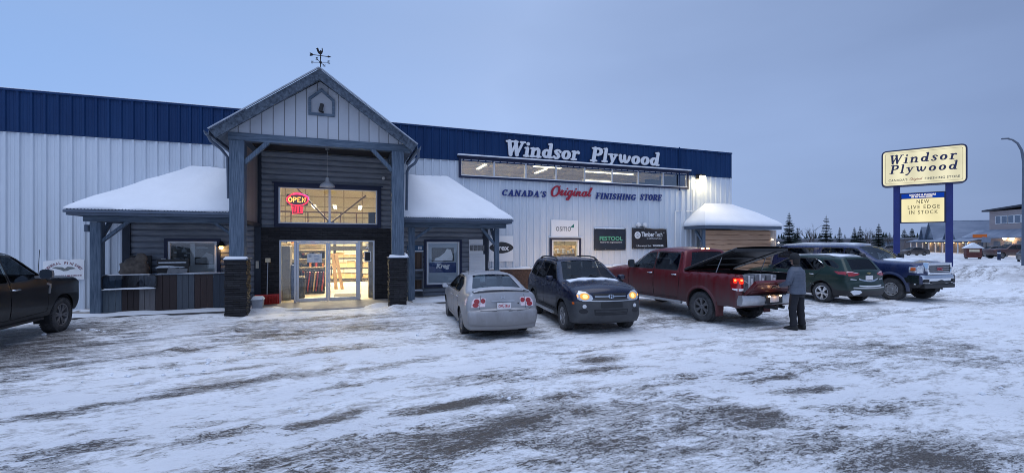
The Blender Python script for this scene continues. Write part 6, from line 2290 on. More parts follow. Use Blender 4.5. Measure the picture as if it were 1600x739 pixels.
mirror_pair(root, .70, .80, .98, P_silver, (.10, .17, .12))
for sd, ds in c.doors:
    handle(c, root, -.12, .82, .17, P_silver, sd, ds[0]); handle(c, root, -.98, .86, .17, P_silver, sd, ds[1])
for sd in (1, -1):
    mb = MB()
    c.decal(root, 'x', None, [(sd * q[0], q[1]) for q in [(.42, .745), (.40, .93), (.51, .945), (.535, .745)]], 'R', .008, .03, .04, mb=mb)
    c.decal(root, 'x', None, [(sd * q[0], q[1]) for q in [(.55, .73), (.525, .945), (.66, .93), (.715, .86), (.73, .73)]], 'R', .006, .04, .04, mb=mb)
    tl = mb.build('tail_light', M_lens_pink, root, smooth=45)
    mb = MB()
    c.decal(root, 'x', None, ell(sd * .465, .875, .052, .052), 'R', .018, .02, .03, mb=mb)
    c.decal(root, 'x', None, ell(sd * .605, .865, .062, .055), 'R', .016, .02, .03, mb=mb)
    c.decal(root, 'x', None, ell(sd * .635, .785, .070, .050), 'R', .016, .02, .03, mb=mb)
    mb.build('red_lamp', M_lens_red, tl, smooth=45)
    c.decal(root, 'headlight', M_lens_clear, [(sd * q[0], q[1]) for q in [(.42, .60), (.42, .70), (.70, .74), (.74, .66), (.70, .60)]], 'F', .004, .02)
    c.decal(root, 'side_lamp', M_lens_pink, [(-1.98, .76), (-2.0, .93), (-2.10, .93), (-2.14, .78)], 'S', .006, .03, .04, sd)
# spoiler, chrome grip, plate, badge, dents in the bumper
mb = MB()
rows = []
for k in range(15):
    v = -1 + k / 7
    y = v * .66; e = 1 - abs(v) ** 6
    x0 = -1.96 - .03 * (1 - v * v); zb = 1.055 + .055 * e
    rows.append([(x0, y, zb), (x0 - .07, y, zb + .028), (x0 - .17, y, zb + .026), (x0 - .19, y, zb + .006), (x0 - .1, y, zb - .012), (x0, y, zb)])
mb.grid(rows)
for sd in (1, -1): mb.box(-2.10, -2.0, sd * .60 - .04, sd * .60 + .04, 1.03, 1.09)
mb.build('spoiler', P_silver, root, smooth=50)
c.decal(root, 'trunk_grip', M_chrome_dull, rounded([(-.27, .852), (.27, .852), (.27, .878), (-.27, .878)], .01), 'R', .02, .02, .05)
pl = c.decal(root, 'licence_plate', M_plate, rounded([(-.16, .69), (.16, .69), (.16, .835), (-.16, .835)], .012), 'R', .012, .012, .06, flat=True)
xp = min(v.co.x for v in pl.data.vertices)
mb = MB(); font_text(mb, 'CWL-191A', (xp - .0015, .135, .725), (0, -1, 0), (0, 0, 1), .27, .07, .002, bold=.03); mb.build('characters', M_plate_red, pl)
mb = MB(); font_text(mb, 'Alberta', (xp - .0015, .05, .808), (0, -1, 0), (0, 0, 1), .10, .018, .002); mb.build('province', M_plate_red, pl)
mb = MB()
xb = -2.19
for pts in ([(.045, .985), (.035, .915)], [(-.045, .985), (-.035, .915)], [(.04, .95), (-.04, .95)]):
    c.decal(root, 'x', None, [(pts[0][0] + .010, pts[0][1]), (pts[0][0] - .010, pts[0][1]), (pts[1][0] - .010, pts[1][1]), (pts[1][0] + .010, pts[1][1])] if pts[0][1] != pts[1][1] else [(.04, .958), (-.04, .958), (-.04, .942), (.04, .942)], 'R', .012, .01, .05, mb=mb)
mb.build('badge', M_chrome_dull, root)
M_scuff = pmat('scuffed_plastic', (.10, .10, .105), .8, var=.3, vs=30)
for q in ([(-.30, .655), (-.48, .665), (-.50, .655), (-.30, .64)], [(-.10, .648), (-.19, .655), (-.20, .645), (-.1, .637)], [(.28, .655), (.17, .66), (.17, .648), (.27, .643)], [(-.55, .672), (-.68, .70), (-.69, .686), (-.56, .66)]):
    c.decal(root, 'bumper_scuff', M_scuff, q, 'R', .003, .004, .03)
c.decal(root, 'tow_cover', P_silver, rounded([(-.36, .44), (-.56, .46), (-.56, .60), (-.37, .60)], .02), 'R', .006, .008)
c.decal(root, 'trunk_lock', M_black, ell(-.36, .80, .018, .018, 12), 'R', .004, .006, .02)
for sd in (1, -1):
    pts = [(.505, 1.0), (.53, .80), (.545, .67)]
    mb = MB()
    c.decal(root, 'x', None, [(sd * (p[0] - .004), p[1]) for p in pts] + [(sd * (p[0] + .005), p[1]) for p in pts[::-1]], 'R', .0015, .004, .03, mb=mb)
    mb.build('trunk_seam', M_black, root)
mb = MB()
c.decal(root, 'x', None, [(-.54, .660), (.54, .660), (.54, .668), (-.54, .668)], 'R', .0015, .004, .05, mb=mb)
mb.build('trunk_lower_seam', M_black, root)
mb = MB(); mb.tube([(-2.0, .45, .24), (-2.24, .46, .235)], .03, 10); mb.build('tailpipe', M_steel, root, smooth=40)
mb = MB(); mb.tube([(-1.02, .58, 1.40), (-1.3, .62, 1.62)], .003, 5); mb.build('aerial', M_black, root)

# ---- dark blue SUV with its headlamps lit
P_navy = car_paint('navy_paint', (.004, .007, .028), dirt=(.045, .045, .05), zlo=.3, zhi=.9, amount=.6, rough=.25, metal=.15, base=.04)
M_clad = pmat('grey_cladding', (.035, .037, .042), .65, spec=.35, col2=(.06, .062, .066), vs=3)
SUV = dict(W=1.80, belt=1.10, z0=.26, zmid=.70, tumble=.42, tuck=.05, rw=.345, rim=.215, ra=.405, xf=1.315, xr=-1.315, tw=.225, inset=.02, crease=.95,
           prof=[(2.00, .26, .10, .14), (2.10, .38, .14, .18), (2.13, .55, .15, .18), (2.12, .74, .14, .17), (2.09, .80, .13, .15, 1), (2.03, .95, .13, .16), (1.93, 1.02, .10, .13), (1.45, 1.10, .06, .11), (1.06, 1.145, .05, .10, 1), (.95, 1.17, .06, .07), (.22, 1.585, .06, .08), (-.05, 1.645, .04, .09), (-.7, 1.675, .04, .09), (-1.5, 1.65, .04, .08), (-1.80, 1.60, .05, .08), (-2.02, 1.20, .06, .08), (-2.10, 1.08, .07, .10), (-2.14, .75, .09, .13), (-2.18, .65, .1, .14), (-2.17, .42, .1, .14), (-2.08, .28, .09, .12)],
           windows=[[(.80, 1.15), (.24, 1.515), (-.18, 1.565), (-.20, 1.15)], [(-.28, 1.15), (-.26, 1.57), (-.98, 1.56), (-1.10, 1.15)], [(-1.18, 1.16), (-1.08, 1.55), (-1.50, 1.52), (-1.78, 1.22)]],
           doors=[[(.90, 1.06), (.92, .46), (-.22, .44), (-.235, 1.61), (.20, 1.57)], [(-.25, .44), (-.82, .44), (-1.0, .85), (-1.12, 1.06), (-1.05, 1.60), (-.255, 1.61)]],
           cladding=[[(2.3, .1), (2.3, .765), (1.75, .765), (1.70, .80), (.96, .80), (.82, .50), (-.80, .50), (-.95, .84), (-1.72, .84), (-1.80, .78), (-2.4, .78), (-2.4, .1)]],
           strip_mat=[(0, 4, 2), (17, 20, 2)], panes=[('windshield', 9, 10, .93), ('rear_window', 14, 15, .84)], taper_f=(.8, .11), taper_r=(.6, .06))
c, root = make_car('navy_suv', 'dark navy SUV facing the camera with both headlamps lit', 'suv', SUV, (5.93, 11.05), -97.5, P_navy, lower=M_clad, glass_side=M_glass_dark, glass_front=glass('windshield_glass', (.42, .47, .46), .03))
add_wheels(root, SUV, 'suv', M_alloy, 5, .16)
interior(root, SUV, [(.15, (.38, -.38), .62), (-.85, (.42, 0, -.42), .55)], .72, .42, .90)
mirror_pair(root, .70, .84, 1.20, P_navy, (.12, .19, .15))
for sd, ds in c.doors:
    handle(c, root, -.08, .98, .19, P_navy, sd, ds[0]); handle(c, root, -.98, 1.0, .19, P_navy, sd, ds[1])
for sd in (1, -1):
    hp = [(.47, .795), (.42, .83), (.44, .90), (.56, .985), (.70, 1.005), (.765, .93), (.76, .83), (.70, .79)]
    hl = c.decal(root, 'headlight', M_lens_clear, [(sd * p[0], p[1]) for p in hp], 'F', .006, .04, .04)
    c.decal(root, 'lit_bowl', M_lamp_on, ell(sd * .60, .885, .105, .075), 'F', .012, .02, .04).parent = hl
    c.decal(root, 'lit_core', M_lamp_core, ell(sd * .59, .885, .055, .05), 'F', .018, .02, .04).parent = hl
    c.decal(root, 'marker_lamp', M_amber_on, [(sd * .735, .87), (sd * .76, .87), (sd * .765, .91), (sd * .74, .92)], 'F', .012, .02, .03).parent = hl
    spot(root, (2.17, sd * .58, .88), 5, (1, .66, .28), 84, 110)
    c.decal(root, 'fog_light', M_lens_clear, ell(sd * .62, .66, .045, .045, 14), 'F', .006, .02, .03)
    c.decal(root, 'fog_recess', M_dark, ell(sd * .64, .55, .10, .055, 16), 'F', .003, .01, .04)
    c.decal(root, 'side_marker', M_lens_amber, [(1.93, .70), (1.93, .75), (2.0, .75), (2.0, .70)], 'S', .006, .02, .03, sd)
    # roof rail
    mb = MB()
    y = .56
    mb.tube([(.05, sd * (y + .02), 1.62), (-.1, sd * y, 1.70), (-.45, sd * y, 1.725), (-1.1, sd * y, 1.722), (-1.45, sd * y, 1.69), (-1.6, sd * (y + .01), 1.62)], [.030, .024, .018, .018, .024, .03], 8)
    mb.build('roof_rail', M_black, root, smooth=True)
c.decal(root, 'grille', M_black, rounded([(-.36, .815), (.36, .815), (.42, .955), (-.42, .955)], .03), 'F', .002, .01, .05)
c.decal(root, 'grille_bar', M_chrome, rounded([(-.38, .873), (.38, .873), (.38, .895), (-.38, .895)], .008), 'F', .012, .015, .05)
mb = MB()
c.decal(root, 'x', None, ell(0, .886, .075, .045), 'F', .016, .01, .03, mb=mb)
bo = mb.build('badge', M_chrome, root, smooth=45)
mb = MB()
for q in ([(.035, .922), (.018, .922), (.008, .850), (.025, .850)], [(-.008, .922), (-.025, .922), (-.035, .850), (-.018, .850)], [(.024, .892), (-.022, .892), (-.024, .880), (.022, .880)]):
    c.decal(root, 'x', None, q, 'F', .022, .006, .03, mb=mb)
mb.build('badge_letter', M_black, bo)
c.decal(root, 'lower_grille', M_dark, rounded([(-.40, .46), (.40, .46), (.42, .60), (-.42, .60)], .02), 'F', .002, .01, .05)
mb = MB()
for z in (.50, .53, .56): c.decal(root, 'x', None, [(-.38, z), (.38, z), (.38, z + .012), (-.38, z + .012)], 'F', .008, .008, .06, mb=mb)
mb.build('grille_slat', M_clad, root)
c.decal(root, 'plate_mount', M_black, [(-.26, .64), (.26, .64), (.26, .76), (-.26, .76)], 'F', .012, .02, .06)
c.decal(root, 'frosted_ridge', M_chrome_dull, [(-.66, .775), (.66, .775), (.66, .795), (-.66, .795)], 'F', .010, .02, .05)
# snow swept to the foot of the windscreen
mb = MB()
poly = [(1.00 + .02 * math.sin(k * .9), -.66 + 1.32 * k / 16) for k in range(17)] + [(1.22 + .05 * math.sin(k * 1.3) + .03 * math.sin(k * 2.9), .66 - 1.32 * k / 16) for k in range(17)]
c.decal(root, 'snow', M_snow, poly, 'T', .018, .02, .06)
mb = MB()
for y in (.5, -.1): mb.tube([(1.02, y, 1.20), (.92, y - .25, 1.26), (.86, y - .48, 1.29)], .010, 6)
mb.build('wiper', M_black, root)
for sd in (1, -1):
    mb = MB(); mb.tube([(.85, sd * .96, .36), (-.85, sd * .96, .36)], .035, 8); mb.tube([(.5, sd * .96, .36), (.5, sd * .75, .34)], .02, 6); mb.tube([(-.5, sd * .96, .36), (-.5, sd * .75, .34)], .02, 6); mb.build('side_step', M_chrome_dull, root, smooth=40)

M_tail_hot = emis('tail_lamp_core', (1.0, .20, .06), 4.0)
# ---- red crew-cab pickup, lid of the bed raised
P_red = car_paint('red_paint', (.135, .004, .008), dirt=(.085, .064, .064), zlo=.30, zhi=1.30, amount=.85, rough=.28, metal=.2, base=.06, streak=1)
TIT = dict(W=2.02, belt=1.28, z0=.46, zmid=.85, tumble=.36, tuck=.05, shoulder=.03, rw=.405, rim=.245, ra=.475, arch_z=.43, xf=1.775, xr=-1.775, tw=.27, inset=.02, crease=1.12, win_r=.06,
           prof=[(2.58, .48, .08, .12), (2.72, .58, .10, .14), (2.76, .85, .12, .16), (2.74, 1.08, .12, .16), (2.62, 1.20, .10, .13), (2.2, 1.27, .06, .12), (1.45, 1.33, .05, .11, 1), (1.30, 1.36, .07, .08), (.52, 1.85, .07, .09), (.25, 1.915, .05, .10), (-.4, 1.94, .05, .10), (-.98, 1.90, .05, .09, 1), (-1.03, 1.84, .03, .08), (-1.14, 1.42, .03, .05), (-1.16, 1.33, .0, .05, 1), (-2.93, 1.33, .0, .05, 1), (-2.96, 1.28, .02, .06), (-2.97, .80, .03, .07, 1), (-2.90, .50, .03, .08)],
           under=[(-2.7, .52), (-1.2, .46), (1.2, .46)],
           windows=[[(1.12, 1.345), (.54, 1.775), (.14, 1.82), (.12, 1.345)], [(.03, 1.345), (.05, 1.82), (-.86, 1.80), (-.90, 1.345)]],
           doors=[[(1.28, 1.28), (1.26, .56), (.08, .54), (.085, 1.87), (.50, 1.83)], [(.065, .54), (-.95, .56), (-1.00, 1.0), (-.96, 1.85), (.065, 1.87)]],
           panes=[('windshield', 7, 8, .93), ('rear_window', 12, 13, .80)], open=(14, 17, .90), taper_f=(.7, .10), taper_r=(.4, .02))
c, root = make_car('red_pickup', 'dirty red crew-cab pickup with its black bed lid raised and tailgate half lowered', 'pickup truck', TIT, (9.78, 11.42), 93.0, P_red, glass_side=M_glass_dark, glass_front=M_glass_car)
add_wheels(root, TIT, 'titan', M_alloy_grey, 6, .14)
interior(root, TIT, [(.55, (.44, -.44), .62), (-.5, (.48, 0, -.48), .58)], 1.10, .66, 1.0)
mirror_pair(root, 1.0, .95, 1.45, M_black, (.13, .22, .27))
for sd, ds in c.doors:
    handle(c, root, .22, 1.20, .22, M_chrome, sd, ds[0]); handle(c, root, -.80, 1.20, .22, M_chrome, sd, ds[1])
W_ = TIT['W'] / 2
# bed tub
mb = MB()
zb, zt = .86, 1.315
yi = W_ * .86
mb.add([(-1.18, -yi, zb), (-2.94, -yi, zb), (-2.94, yi, zb), (-1.18, yi, zb)], [(0, 1, 2, 3)])
for sd in (1, -1): mb.add([(-1.18, sd * yi, zb), (-2.94, sd * yi, zb), (-2.94, sd * yi, zt), (-1.18, sd * yi, zt)], [(0, 1, 2, 3)])
mb.add([(-1.18, -yi, zb), (-1.18, yi, zb), (-1.18, yi, zt), (-1.18, -yi, zt)], [(0, 1, 2, 3)])
mb.build('bed', M_dark, root, recalc=False)
# tailgate, swung half open about its lower edge
tg = bpy.data.objects.new('tailgate', None)
bpy.data.objects.remove(tg)
ang = R(44)
hx, hz = -2.95, .84
def tgp(a, y, h): return Vector((hx - h * math.sin(ang) - a * math.cos(ang), y, hz + h * math.cos(ang) - a * math.sin(ang)))
mb = MB()
for (a0, a1, y0, y1, h0, h1) in ((.0, .07, -.82, .82, .0, .50), (.07, .085, -.74, .74, .06, .20), (.07, .085, -.74, .74, .30, .44)):
    vs = [tgp(a, y, h) for a, y, h in ((a0, y0, h0), (a0, y1, h0), (a1, y1, h0), (a1, y0, h0), (a0, y0, h1), (a0, y1, h1), (a1, y1, h1), (a1, y0, h1))]
    mb.add(vs, [(0, 3, 2, 1), (4, 5, 6, 7), (0, 1, 5, 4), (1, 2, 6, 5), (2, 3, 7, 6), (3, 0, 4, 7)])
tg = mb.build('tailgate', P_red, root, bevel=.015)
mb = MB(); vs = [tgp(.0855 + d, y, h) for d in (0, .012) for y, h in ((-.16, .30), (.16, .30), (.16, .38), (-.16, .38))]
mb.add(vs, [(0, 1, 2, 3), (7, 6, 5, 4), (0, 4, 5, 1), (1, 5, 6, 2), (2, 6, 7, 3), (3, 7, 4, 0)]); mb.build('handle', M_black, tg)
for sd in (1, -1):
    mb = MB(); mb.tube([tgp(.0, sd * .80, .34), (-2.93, sd * .84, 1.22)], .008, 6); mb.build('gate_cable', M_steel, root)
# bumper, hitch, plate
mb = MB()
rows = []
for k in range(21):
    v = -1 + k / 10
    y = v * .98; bx = -3.16 + .09 * abs(v) ** 3
    zz = .02 * (abs(v) > .35)
    rows.append([(-2.92, y, .80 + zz), (bx, y, .80 + zz), (bx - .02, y, .72), (bx, y, .62), (bx + .05, y, .57), (-2.92, y, .57)])
mb.grid(rows); mb.add(rows[0], [tuple(range(6))]); mb.add(rows[-1], [tuple(range(6))])
bp = mb.build('rear_bumper', M_chrome_dull, root, smooth=45)
mb = MB(); mb.box(-3.20, -2.95, -.42, .42, .80, .835); mb.box(-3.185, -3.14, -.30, .30, .60, .81); mb.build('step_pad', M_black, bp, bevel=.01)
mb = MB(); mb.box(-3.192, -3.186, -.155, .155, .64, .785); lp = mb.build('licence_plate', M_plate, root)
mb = MB()
for sd in (1, -1): mb.blob((-3.20, sd * .20, .79), .022)
mb.build('plate_lamp', emis('plate_lamp_lit', (1, .62, .32), 16), bp, smooth=True)
ld = bpy.data.lights.new('plate_glow', 'POINT'); ld.energy = .4; ld.color = (1, .55, .25); ld.shadow_soft_size = .03
lo = bpy.data.objects.new('plate_glow', ld); COL.objects.link(lo); lo.parent = root; lo.location = (-3.24, 0, .80)
mb = MB(); mb.box(-3.25, -2.9, -.04, .04, .46, .54); mb.blob((-3.26, 0, .56), .028); mb.tube([(-2.7, -.45, .5), (-3.1, -.46, .48)], .045, 10); mb.build('tow_hitch', M_black, root, smooth=40)
for sd in (1, -1):
    tl = None
    mb = MB()
    c.decal(root, 'x', None, [(sd * .83, .92), (sd * .83, 1.27), (sd * .985, 1.26), (sd * .985, .93)], 'R', .012, .04, .05, mb=mb)
    c.decal(root, 'x', None, [(-2.955, .92), (-2.80, .96), (-2.74, 1.12), (-2.78, 1.26), (-2.955, 1.27)], 'S', .010, .03, .05, sd, mb=mb)
    tl = mb.build('tail_light', M_lens_red, root, smooth=45)
    mb = MB()
    c.decal(root, 'x', None, rounded([(sd * .85, 1.10), (sd * .85, 1.24), (sd * .965, 1.24), (sd * .965, 1.10)], .03), 'R', .018, .01, .04, mb=mb)
    c.decal(root, 'x', None, rounded([(-2.94, 1.12), (-2.84, 1.12), (-2.82, 1.23), (-2.94, 1.24)], .03), 'S', .014, .01, .04, sd, mb=mb)
    mb.build('lit_lamp', M_tail_on, tl, smooth=45)
    mb = MB(); c.decal(root, 'x', None, [(sd * .84, .93), (sd * .84, .985), (sd * .975, .985), (sd * .975, .93)], 'R', .018, .01, .05, mb=mb); c.decal(root, 'x', None, [(-2.95, .93), (-2.82, .955), (-2.80, .985), (-2.95, .985)], 'S', .014, .01, .05, sd, mb=mb); mb.build('reverse_lamp', M_white, tl)
    mb = MB(); c.decal(root, 'x', None, ell(sd * .905, 1.19, .035, .025, 12), 'R', .024, .01, .03, mb=mb); c.decal(root, 'x', None, ell(-2.89, 1.19, .03, .025, 12), 'S', .020, .01, .03, sd, mb=mb); mb.build('lamp_core', M_tail_hot, tl)
    c.decal(root, 'headlight', M_lamp_on, [(sd * .58, .95), (sd * .55, 1.10), (sd * .86, 1.14), (sd * .90, 1.0)], 'F', .006, .03, .05)
    c.decal(root, 'fuel_flap', P_red, rounded([(-2.40, 1.04), (-2.22, 1.04), (-2.22, 1.20), (-2.40, 1.20)], .02), 'S', .003, .004, .05, sd) if sd > 0 else None
    spot(root, (2.85, sd * .7, 1.02), 95, (1, .62, .24), 80, 120)
    mb = MB(); mb.box(-2.32, -2.29, sd * .76, sd * 1.0, .22, .60); mb.build('mud_flap', pmat('red_brown_flap', (.10, .03, .03), .8, var=.3, vs=6) if sd > 0 else MATS['red_brown_flap'], root)
    mb = MB(); mb.tube([(1.1, sd * 1.0, .44), (-1.1, sd * 1.0, .44)], .04, 8); mb.build('side_step', M_chrome_dull, root, smooth=40)
    # flared lip
    for ax in (TIT['xf'], TIT['xr']):
        mb = MB()
        rows = []
        for k in range(21):
            t = math.pi * (-.05 + 1.10 * k / 20)
            px_, pz_ = math.cos(t), math.sin(t)
            r0 = .470
            ring = []
            for dr, dy in ((0, -.03), (0, .022), (.035, .020), (.07, .0), (.07, -.03)):
                X, Zz = ax + (r0 + dr) * px_, .43 + (r0 + dr) * pz_
                yb = float(c.y0(np.array([X]), np.array([Zz]))[0])
                ring.append((X, sd * (yb + dy), Zz))
            rows.append(ring)
        mb.grid(rows)
        mb.build('arch_flare', P_red, root, smooth=45)
c.decal(root, 'grille', M_black, [(-.50, .85), (.50, .85), (.55, 1.10), (-.55, 1.10)], 'F', .004, .02, .06)
mb = MB(); mb.box(-.985, -.90, -.22, .22, 1.925, 1.965); br = mb.build('brake_light', M_black, root, bevel=.01)
mb = MB(); mb.blob((-1.0, .10, 1.945), .035, (1, 1.6, .8)); mb.blob((-1.0, -.10, 1.945), .035, (1, 1.6, .8)); mb.build('lit_lamp', emis('cargo_lamp', (1, .52, .22), 12), br, smooth=True)
# lid of the bed, hinged behind the cab
lid = bpy.data.objects.new('bed_lid', None); bpy.data.objects.remove(lid)
ang2 = R(19)
def lp_(a, y, h): return Vector((-1.16 - a * math.cos(ang2) - h * math.sin(ang2), y, 1.37 + a * math.sin(ang2) + h * math.cos(ang2) * 1.0))
mb = MB()
rows = []
for a in (0, .03, .9, 1.76, 1.80):
    inset = .03 if a in (0, 1.80) else 0
    rows.append([lp_(a, y, h) for y, h in ((-.97 + inset, -.05), (-.98 + inset, .0), (-.93 + inset, .045), (-.4, .065), (0, .07), (.4, .065), (.93 - inset, .045), (.98 - inset, .0), (.97 - inset, -.05))])
mb.grid(rows)
rows2 = [[lp_(a, y, h - .012) for y, h in ((-.95, -.035), (0, -.0), (.95, -.035))] for a in (.0, .9, 1.79)]
mb.grid(rows2)
for sd in (1, -1): mb.beam(lp_(.1, sd * .7, -.03), lp_(1.7, sd * .7, -.03), .05, .05)
for a in (.5, 1.1, 1.7): mb.beam(lp_(a, -.9, -.03), lp_(a, .9, -.03), .05, .04)
mb.beam(lp_(1.79, -.96, -.02), lp_(1.79, .96, -.02), .02, .07)
ld_ = mb.build('bed_lid', M_black, root, smooth=35)
for sd in (1, -1):
    mb = MB(); mb.tube([(-2.15, sd * .84, 1.30), lp_(1.25, sd * .82, -.03)], [.014, .009], 8); mb.build('lid_strut', M_steel, ld_)
RED = root
# boxes standing in the bed
def in_bed(x, y, z): 
    a = R(93.0)
    return (9.78 + x * math.cos(a) - y * math.sin(a), 11.42 + x * math.sin(a) + y * math.cos(a), z)
M_box = pmat('pale_carton', (.10, .105, .12), .55, col2=(.34, .35, .37), vs=5)
for k, (x, y, h, lab) in enumerate(((-2.72, .52, .42, 'pale carton in the red pickup bed, nearest to the left tail lamp'), (-2.70, .10, .44, 'pale carton in the red pickup bed, middle of the row'), (-2.70, -.32, .42, 'pale carton in the red pickup bed, nearest to the man'))):
    t = thing('carton', lab, 'carton', in_bed(x, y, .87), R(93), 'cartons in the red pickup bed', world_geo=False)
    mb = MB(); mb.box(-.17, .17, -.18, .18, 0, h); mb.build('box', M_box, t, bevel=.012)
    mb = MB(); mb.box(-.174, .174, -.03, .03, .01, h + .004); mb.box(-.174, -.1705, -.14, -.06, .2, .34); mb.build('tape', M_white, t)

# ---- green crossover, seen from its rear corner
P_green = car_paint('green_paint', (.005, .026, .021), dirt=(.035, .040, .040), zlo=.3, zhi=.9, amount=.5, rough=.34, metal=.2, base=.02)
EQX = dict(W=1.86, belt=1.08, z0=.26, zmid=.70, tumble=.44, tuck=.05, rw=.355, rim=.245, ra=.415, xf=1.36, xr=-1.36, tw=.225, inset=.02, crease=.98, crease_h=.02,
           prof=[(2.15, .26, .10, .14), (2.26, .42, .14, .18), (2.29, .66, .15, .18), (2.24, .88, .13, .16), (2.05, 1.00, .09, .12), (1.5, 1.08, .06, .10), (1.08, 1.12, .05, .09, 1), (.95, 1.15, .06, .07), (.18, 1.56, .06, .08), (-.1, 1.625, .04, .09), (-.8, 1.655, .04, .09), (-1.6, 1.62, .04, .08), (-1.92, 1.575, .04, .07, 1), (-1.96, 1.53, .04, .07), (-2.20, 1.17, .07, .09), (-2.26, 1.08, .08, .11), (-2.27, .80, .10, .14), (-2.33, .70, .12, .16), (-2.33, .50, .12, .16), (-2.24, .30, .10, .13)],
           windows=[[(.80, 1.13), (.22, 1.49), (-.22, 1.54), (-.24, 1.13)], [(-.32, 1.13), (-.30, 1.54), (-.98, 1.52), (-1.36, 1.30), (-1.20, 1.16)], [(-1.50, 1.33), (-1.28, 1.50), (-1.62, 1.48), (-1.90, 1.30), (-1.88, 1.24)]],
           doors=[[(.93, 1.06), (.92, .46), (-.26, .44), (-.28, 1.585), (.18, 1.54)], [(-.295, .44), (-.86, .44), (-1.05, .85), (-1.25, 1.06), (-1.42, 1.30), (-1.0, 1.57), (-.295, 1.585)]],
           cladding=[[(2.5, .1), (2.5, .42), (1.95, .42), (1.82, .55), (1.65, .70), (1.36, .815), (1.07, .70), (.92, .52), (.88, .40), (-.88, .40), (-.92, .52), (-1.07, .70), (-1.36, .815), (-1.65, .70), (-1.82, .52), (-1.95, .48), (-2.5, .50), (-2.5, .1)]],
           strip_mat=[(18, 19, 2)], panes=[('windshield', 7, 8, .93), ('rear_window', 13, 14, .84)], taper_f=(.9, .12), taper_r=(.7, .09))
c, root = make_car('green_crossover', 'dark green crossover with chrome window line, seen from its left rear corner', 'suv', EQX, (16.85, 12.55), 86.0, P_green, lower=M_black)
add_wheels(root, EQX, 'eqx', pmat('machined_alloy', (.55, .56, .58), .3, metal=.85, var=.1, vs=5), 5, .15)
interior(root, EQX, [(.15, (.38, -.38), .60), (-.85, (.42, 0, -.42), .55)], .72, .42, .92)
mirror_pair(root, .72, .86, 1.18, P_green, (.12, .19, .14))
for sd, ds in c.doors:
    handle(c, root, -.08, .96, .19, M_chrome, sd, ds[0]); handle(c, root, -1.0, .99, .19, M_chrome, sd, ds[1])
    ln_ = [(.75, 1.105), (-.30, 1.105), (-1.20, 1.125), (-1.43, 1.31), (-1.02, 1.56), (-1.02, 1.545), (-1.395, 1.31), (-1.19, 1.145), (-.30, 1.125), (.75, 1.125)]
    c.decal(root, 'chrome_strip', M_chrome, ln_, 'S', .004, .008, .05, sd)
    mb = MB()
    c.decal(root, 'x', None, [(sd * p[0], p[1]) for p in [(.40, 1.04), (.42, 1.08), (.66, 1.14), (.84, 1.15), (.80, .98), (.62, .98)]], 'R', .008, .03, .05, mb=mb)
    c.decal(root, 'x', None, [(-1.96, 1.04), (-1.80, 1.13), (-2.16, 1.14), (-2.22, 1.02)], 'S', .008, .03, .04, sd, mb=mb)
    tl = mb.build('tail_light', M_lens_red, root, smooth=45)
    mb = MB()
    c.decal(root, 'x', None, [(sd * p[0], p[1]) for p in [(.45, 1.085), (.66, 1.125), (.80, 1.13), (.80, 1.115), (.66, 1.105), (.46, 1.07)]], 'R', .014, .01, .04, mb=mb)
    mb.build('pale_streak', M_lens_pink, tl)
    mb = MB()
    c.decal(root, 'x', None, [(sd * .52, .84), (sd * .52, .87), (sd * .72, .90), (sd * .74, .86)], 'R', .010, .02, .04, mb=mb); mb.build('reflector', M_chrome_dull, root)
    c.decal(root, 'headlight', M_lens_clear, [(sd * .50, .80), (sd * .50, .88), (sd * .82, .92), (sd * .84, .84)], 'F', .006, .03, .05)
    mb = MB(); mb.tube([(.0, sd * .60, 1.62), (-.15, sd * .585, 1.68), (-.7, sd * .575, 1.71), (-1.4, sd * .575, 1.68), (-1.6, sd * .58, 1.63)], .016, 8); mb.build('roof_rail', M_chrome_dull, root, smooth=True)
for z0, z1, w, m_ in ((.79, .815, .42, M_chrome), (.62, .64, .50, M_chrome), (.555, .575, .70, M_chrome_dull)):
    pts = [(-w + 2 * w * k / 20, 0) for k in range(21)]
    poly = [(p[0], z0 + .07 * (p[0] / w) ** 2 * (1 if w < .45 else .3)) for p in pts] + [(p[0], z1 + .02 + .07 * (p[0] / w) ** 2 * (1 if w < .45 else .3)) for p in pts[::-1]]
    c.decal(root, 'chrome_trim', m_, poly, 'R', .008, .012, .06)
pl = c.decal(root, 'licence_plate', M_plate, [(-.16, .85), (.16, .85), (.16, 1.0), (-.16, 1.0)], 'R', .012, .012, .06, flat=True)
c.decal(root, 'gold_badge', pmat('gold_badge', (.50, .38, .16), .3, metal=.8, var=.1, vs=8), [(-.09, 1.065), (-.03, 1.065), (-.03, 1.05), (.03, 1.05), (.03, 1.065), (.09, 1.065), (.09, 1.09), (.03, 1.09), (.03, 1.105), (-.03, 1.105), (-.03, 1.09), (-.09, 1.09)], 'R', .014, .01, .04)
mb = MB(); mb.tube([(-2.22, -.05, 1.17), (-2.15, -.22, 1.26), (-2.13, -.40, 1.27)], .014, 6); mb.build('rear_wiper', M_black, root)
for p in ([(-2.3, .45, .50), (-2.35, .62, .46)],):
    pass
mb = MB(); snow_patch(mb, -.3, .3, -.3, .3, 0, .02, .1, 5)
mb = MB()
poly = [(.62, .34), (.42, .36), (.36, .44), (.46, .50), (.66, .52), (.80, .47)]
c.decal(root, 'packed_snow', M_snow, poly, 'R', .03, .04, .05)
mb = MB(); mb.box(-1.97, -1.80, -.50, .50, 1.555, 1.605); mb.build('roof_spoiler', P_green, root, bevel=.03)
c.decal(root, 'roof_snow', M_snow, rounded([(.1, -.48), (-1.75, -.50), (-1.75, .50), (.1, .48)], .1), 'T', .02, .02, .12)

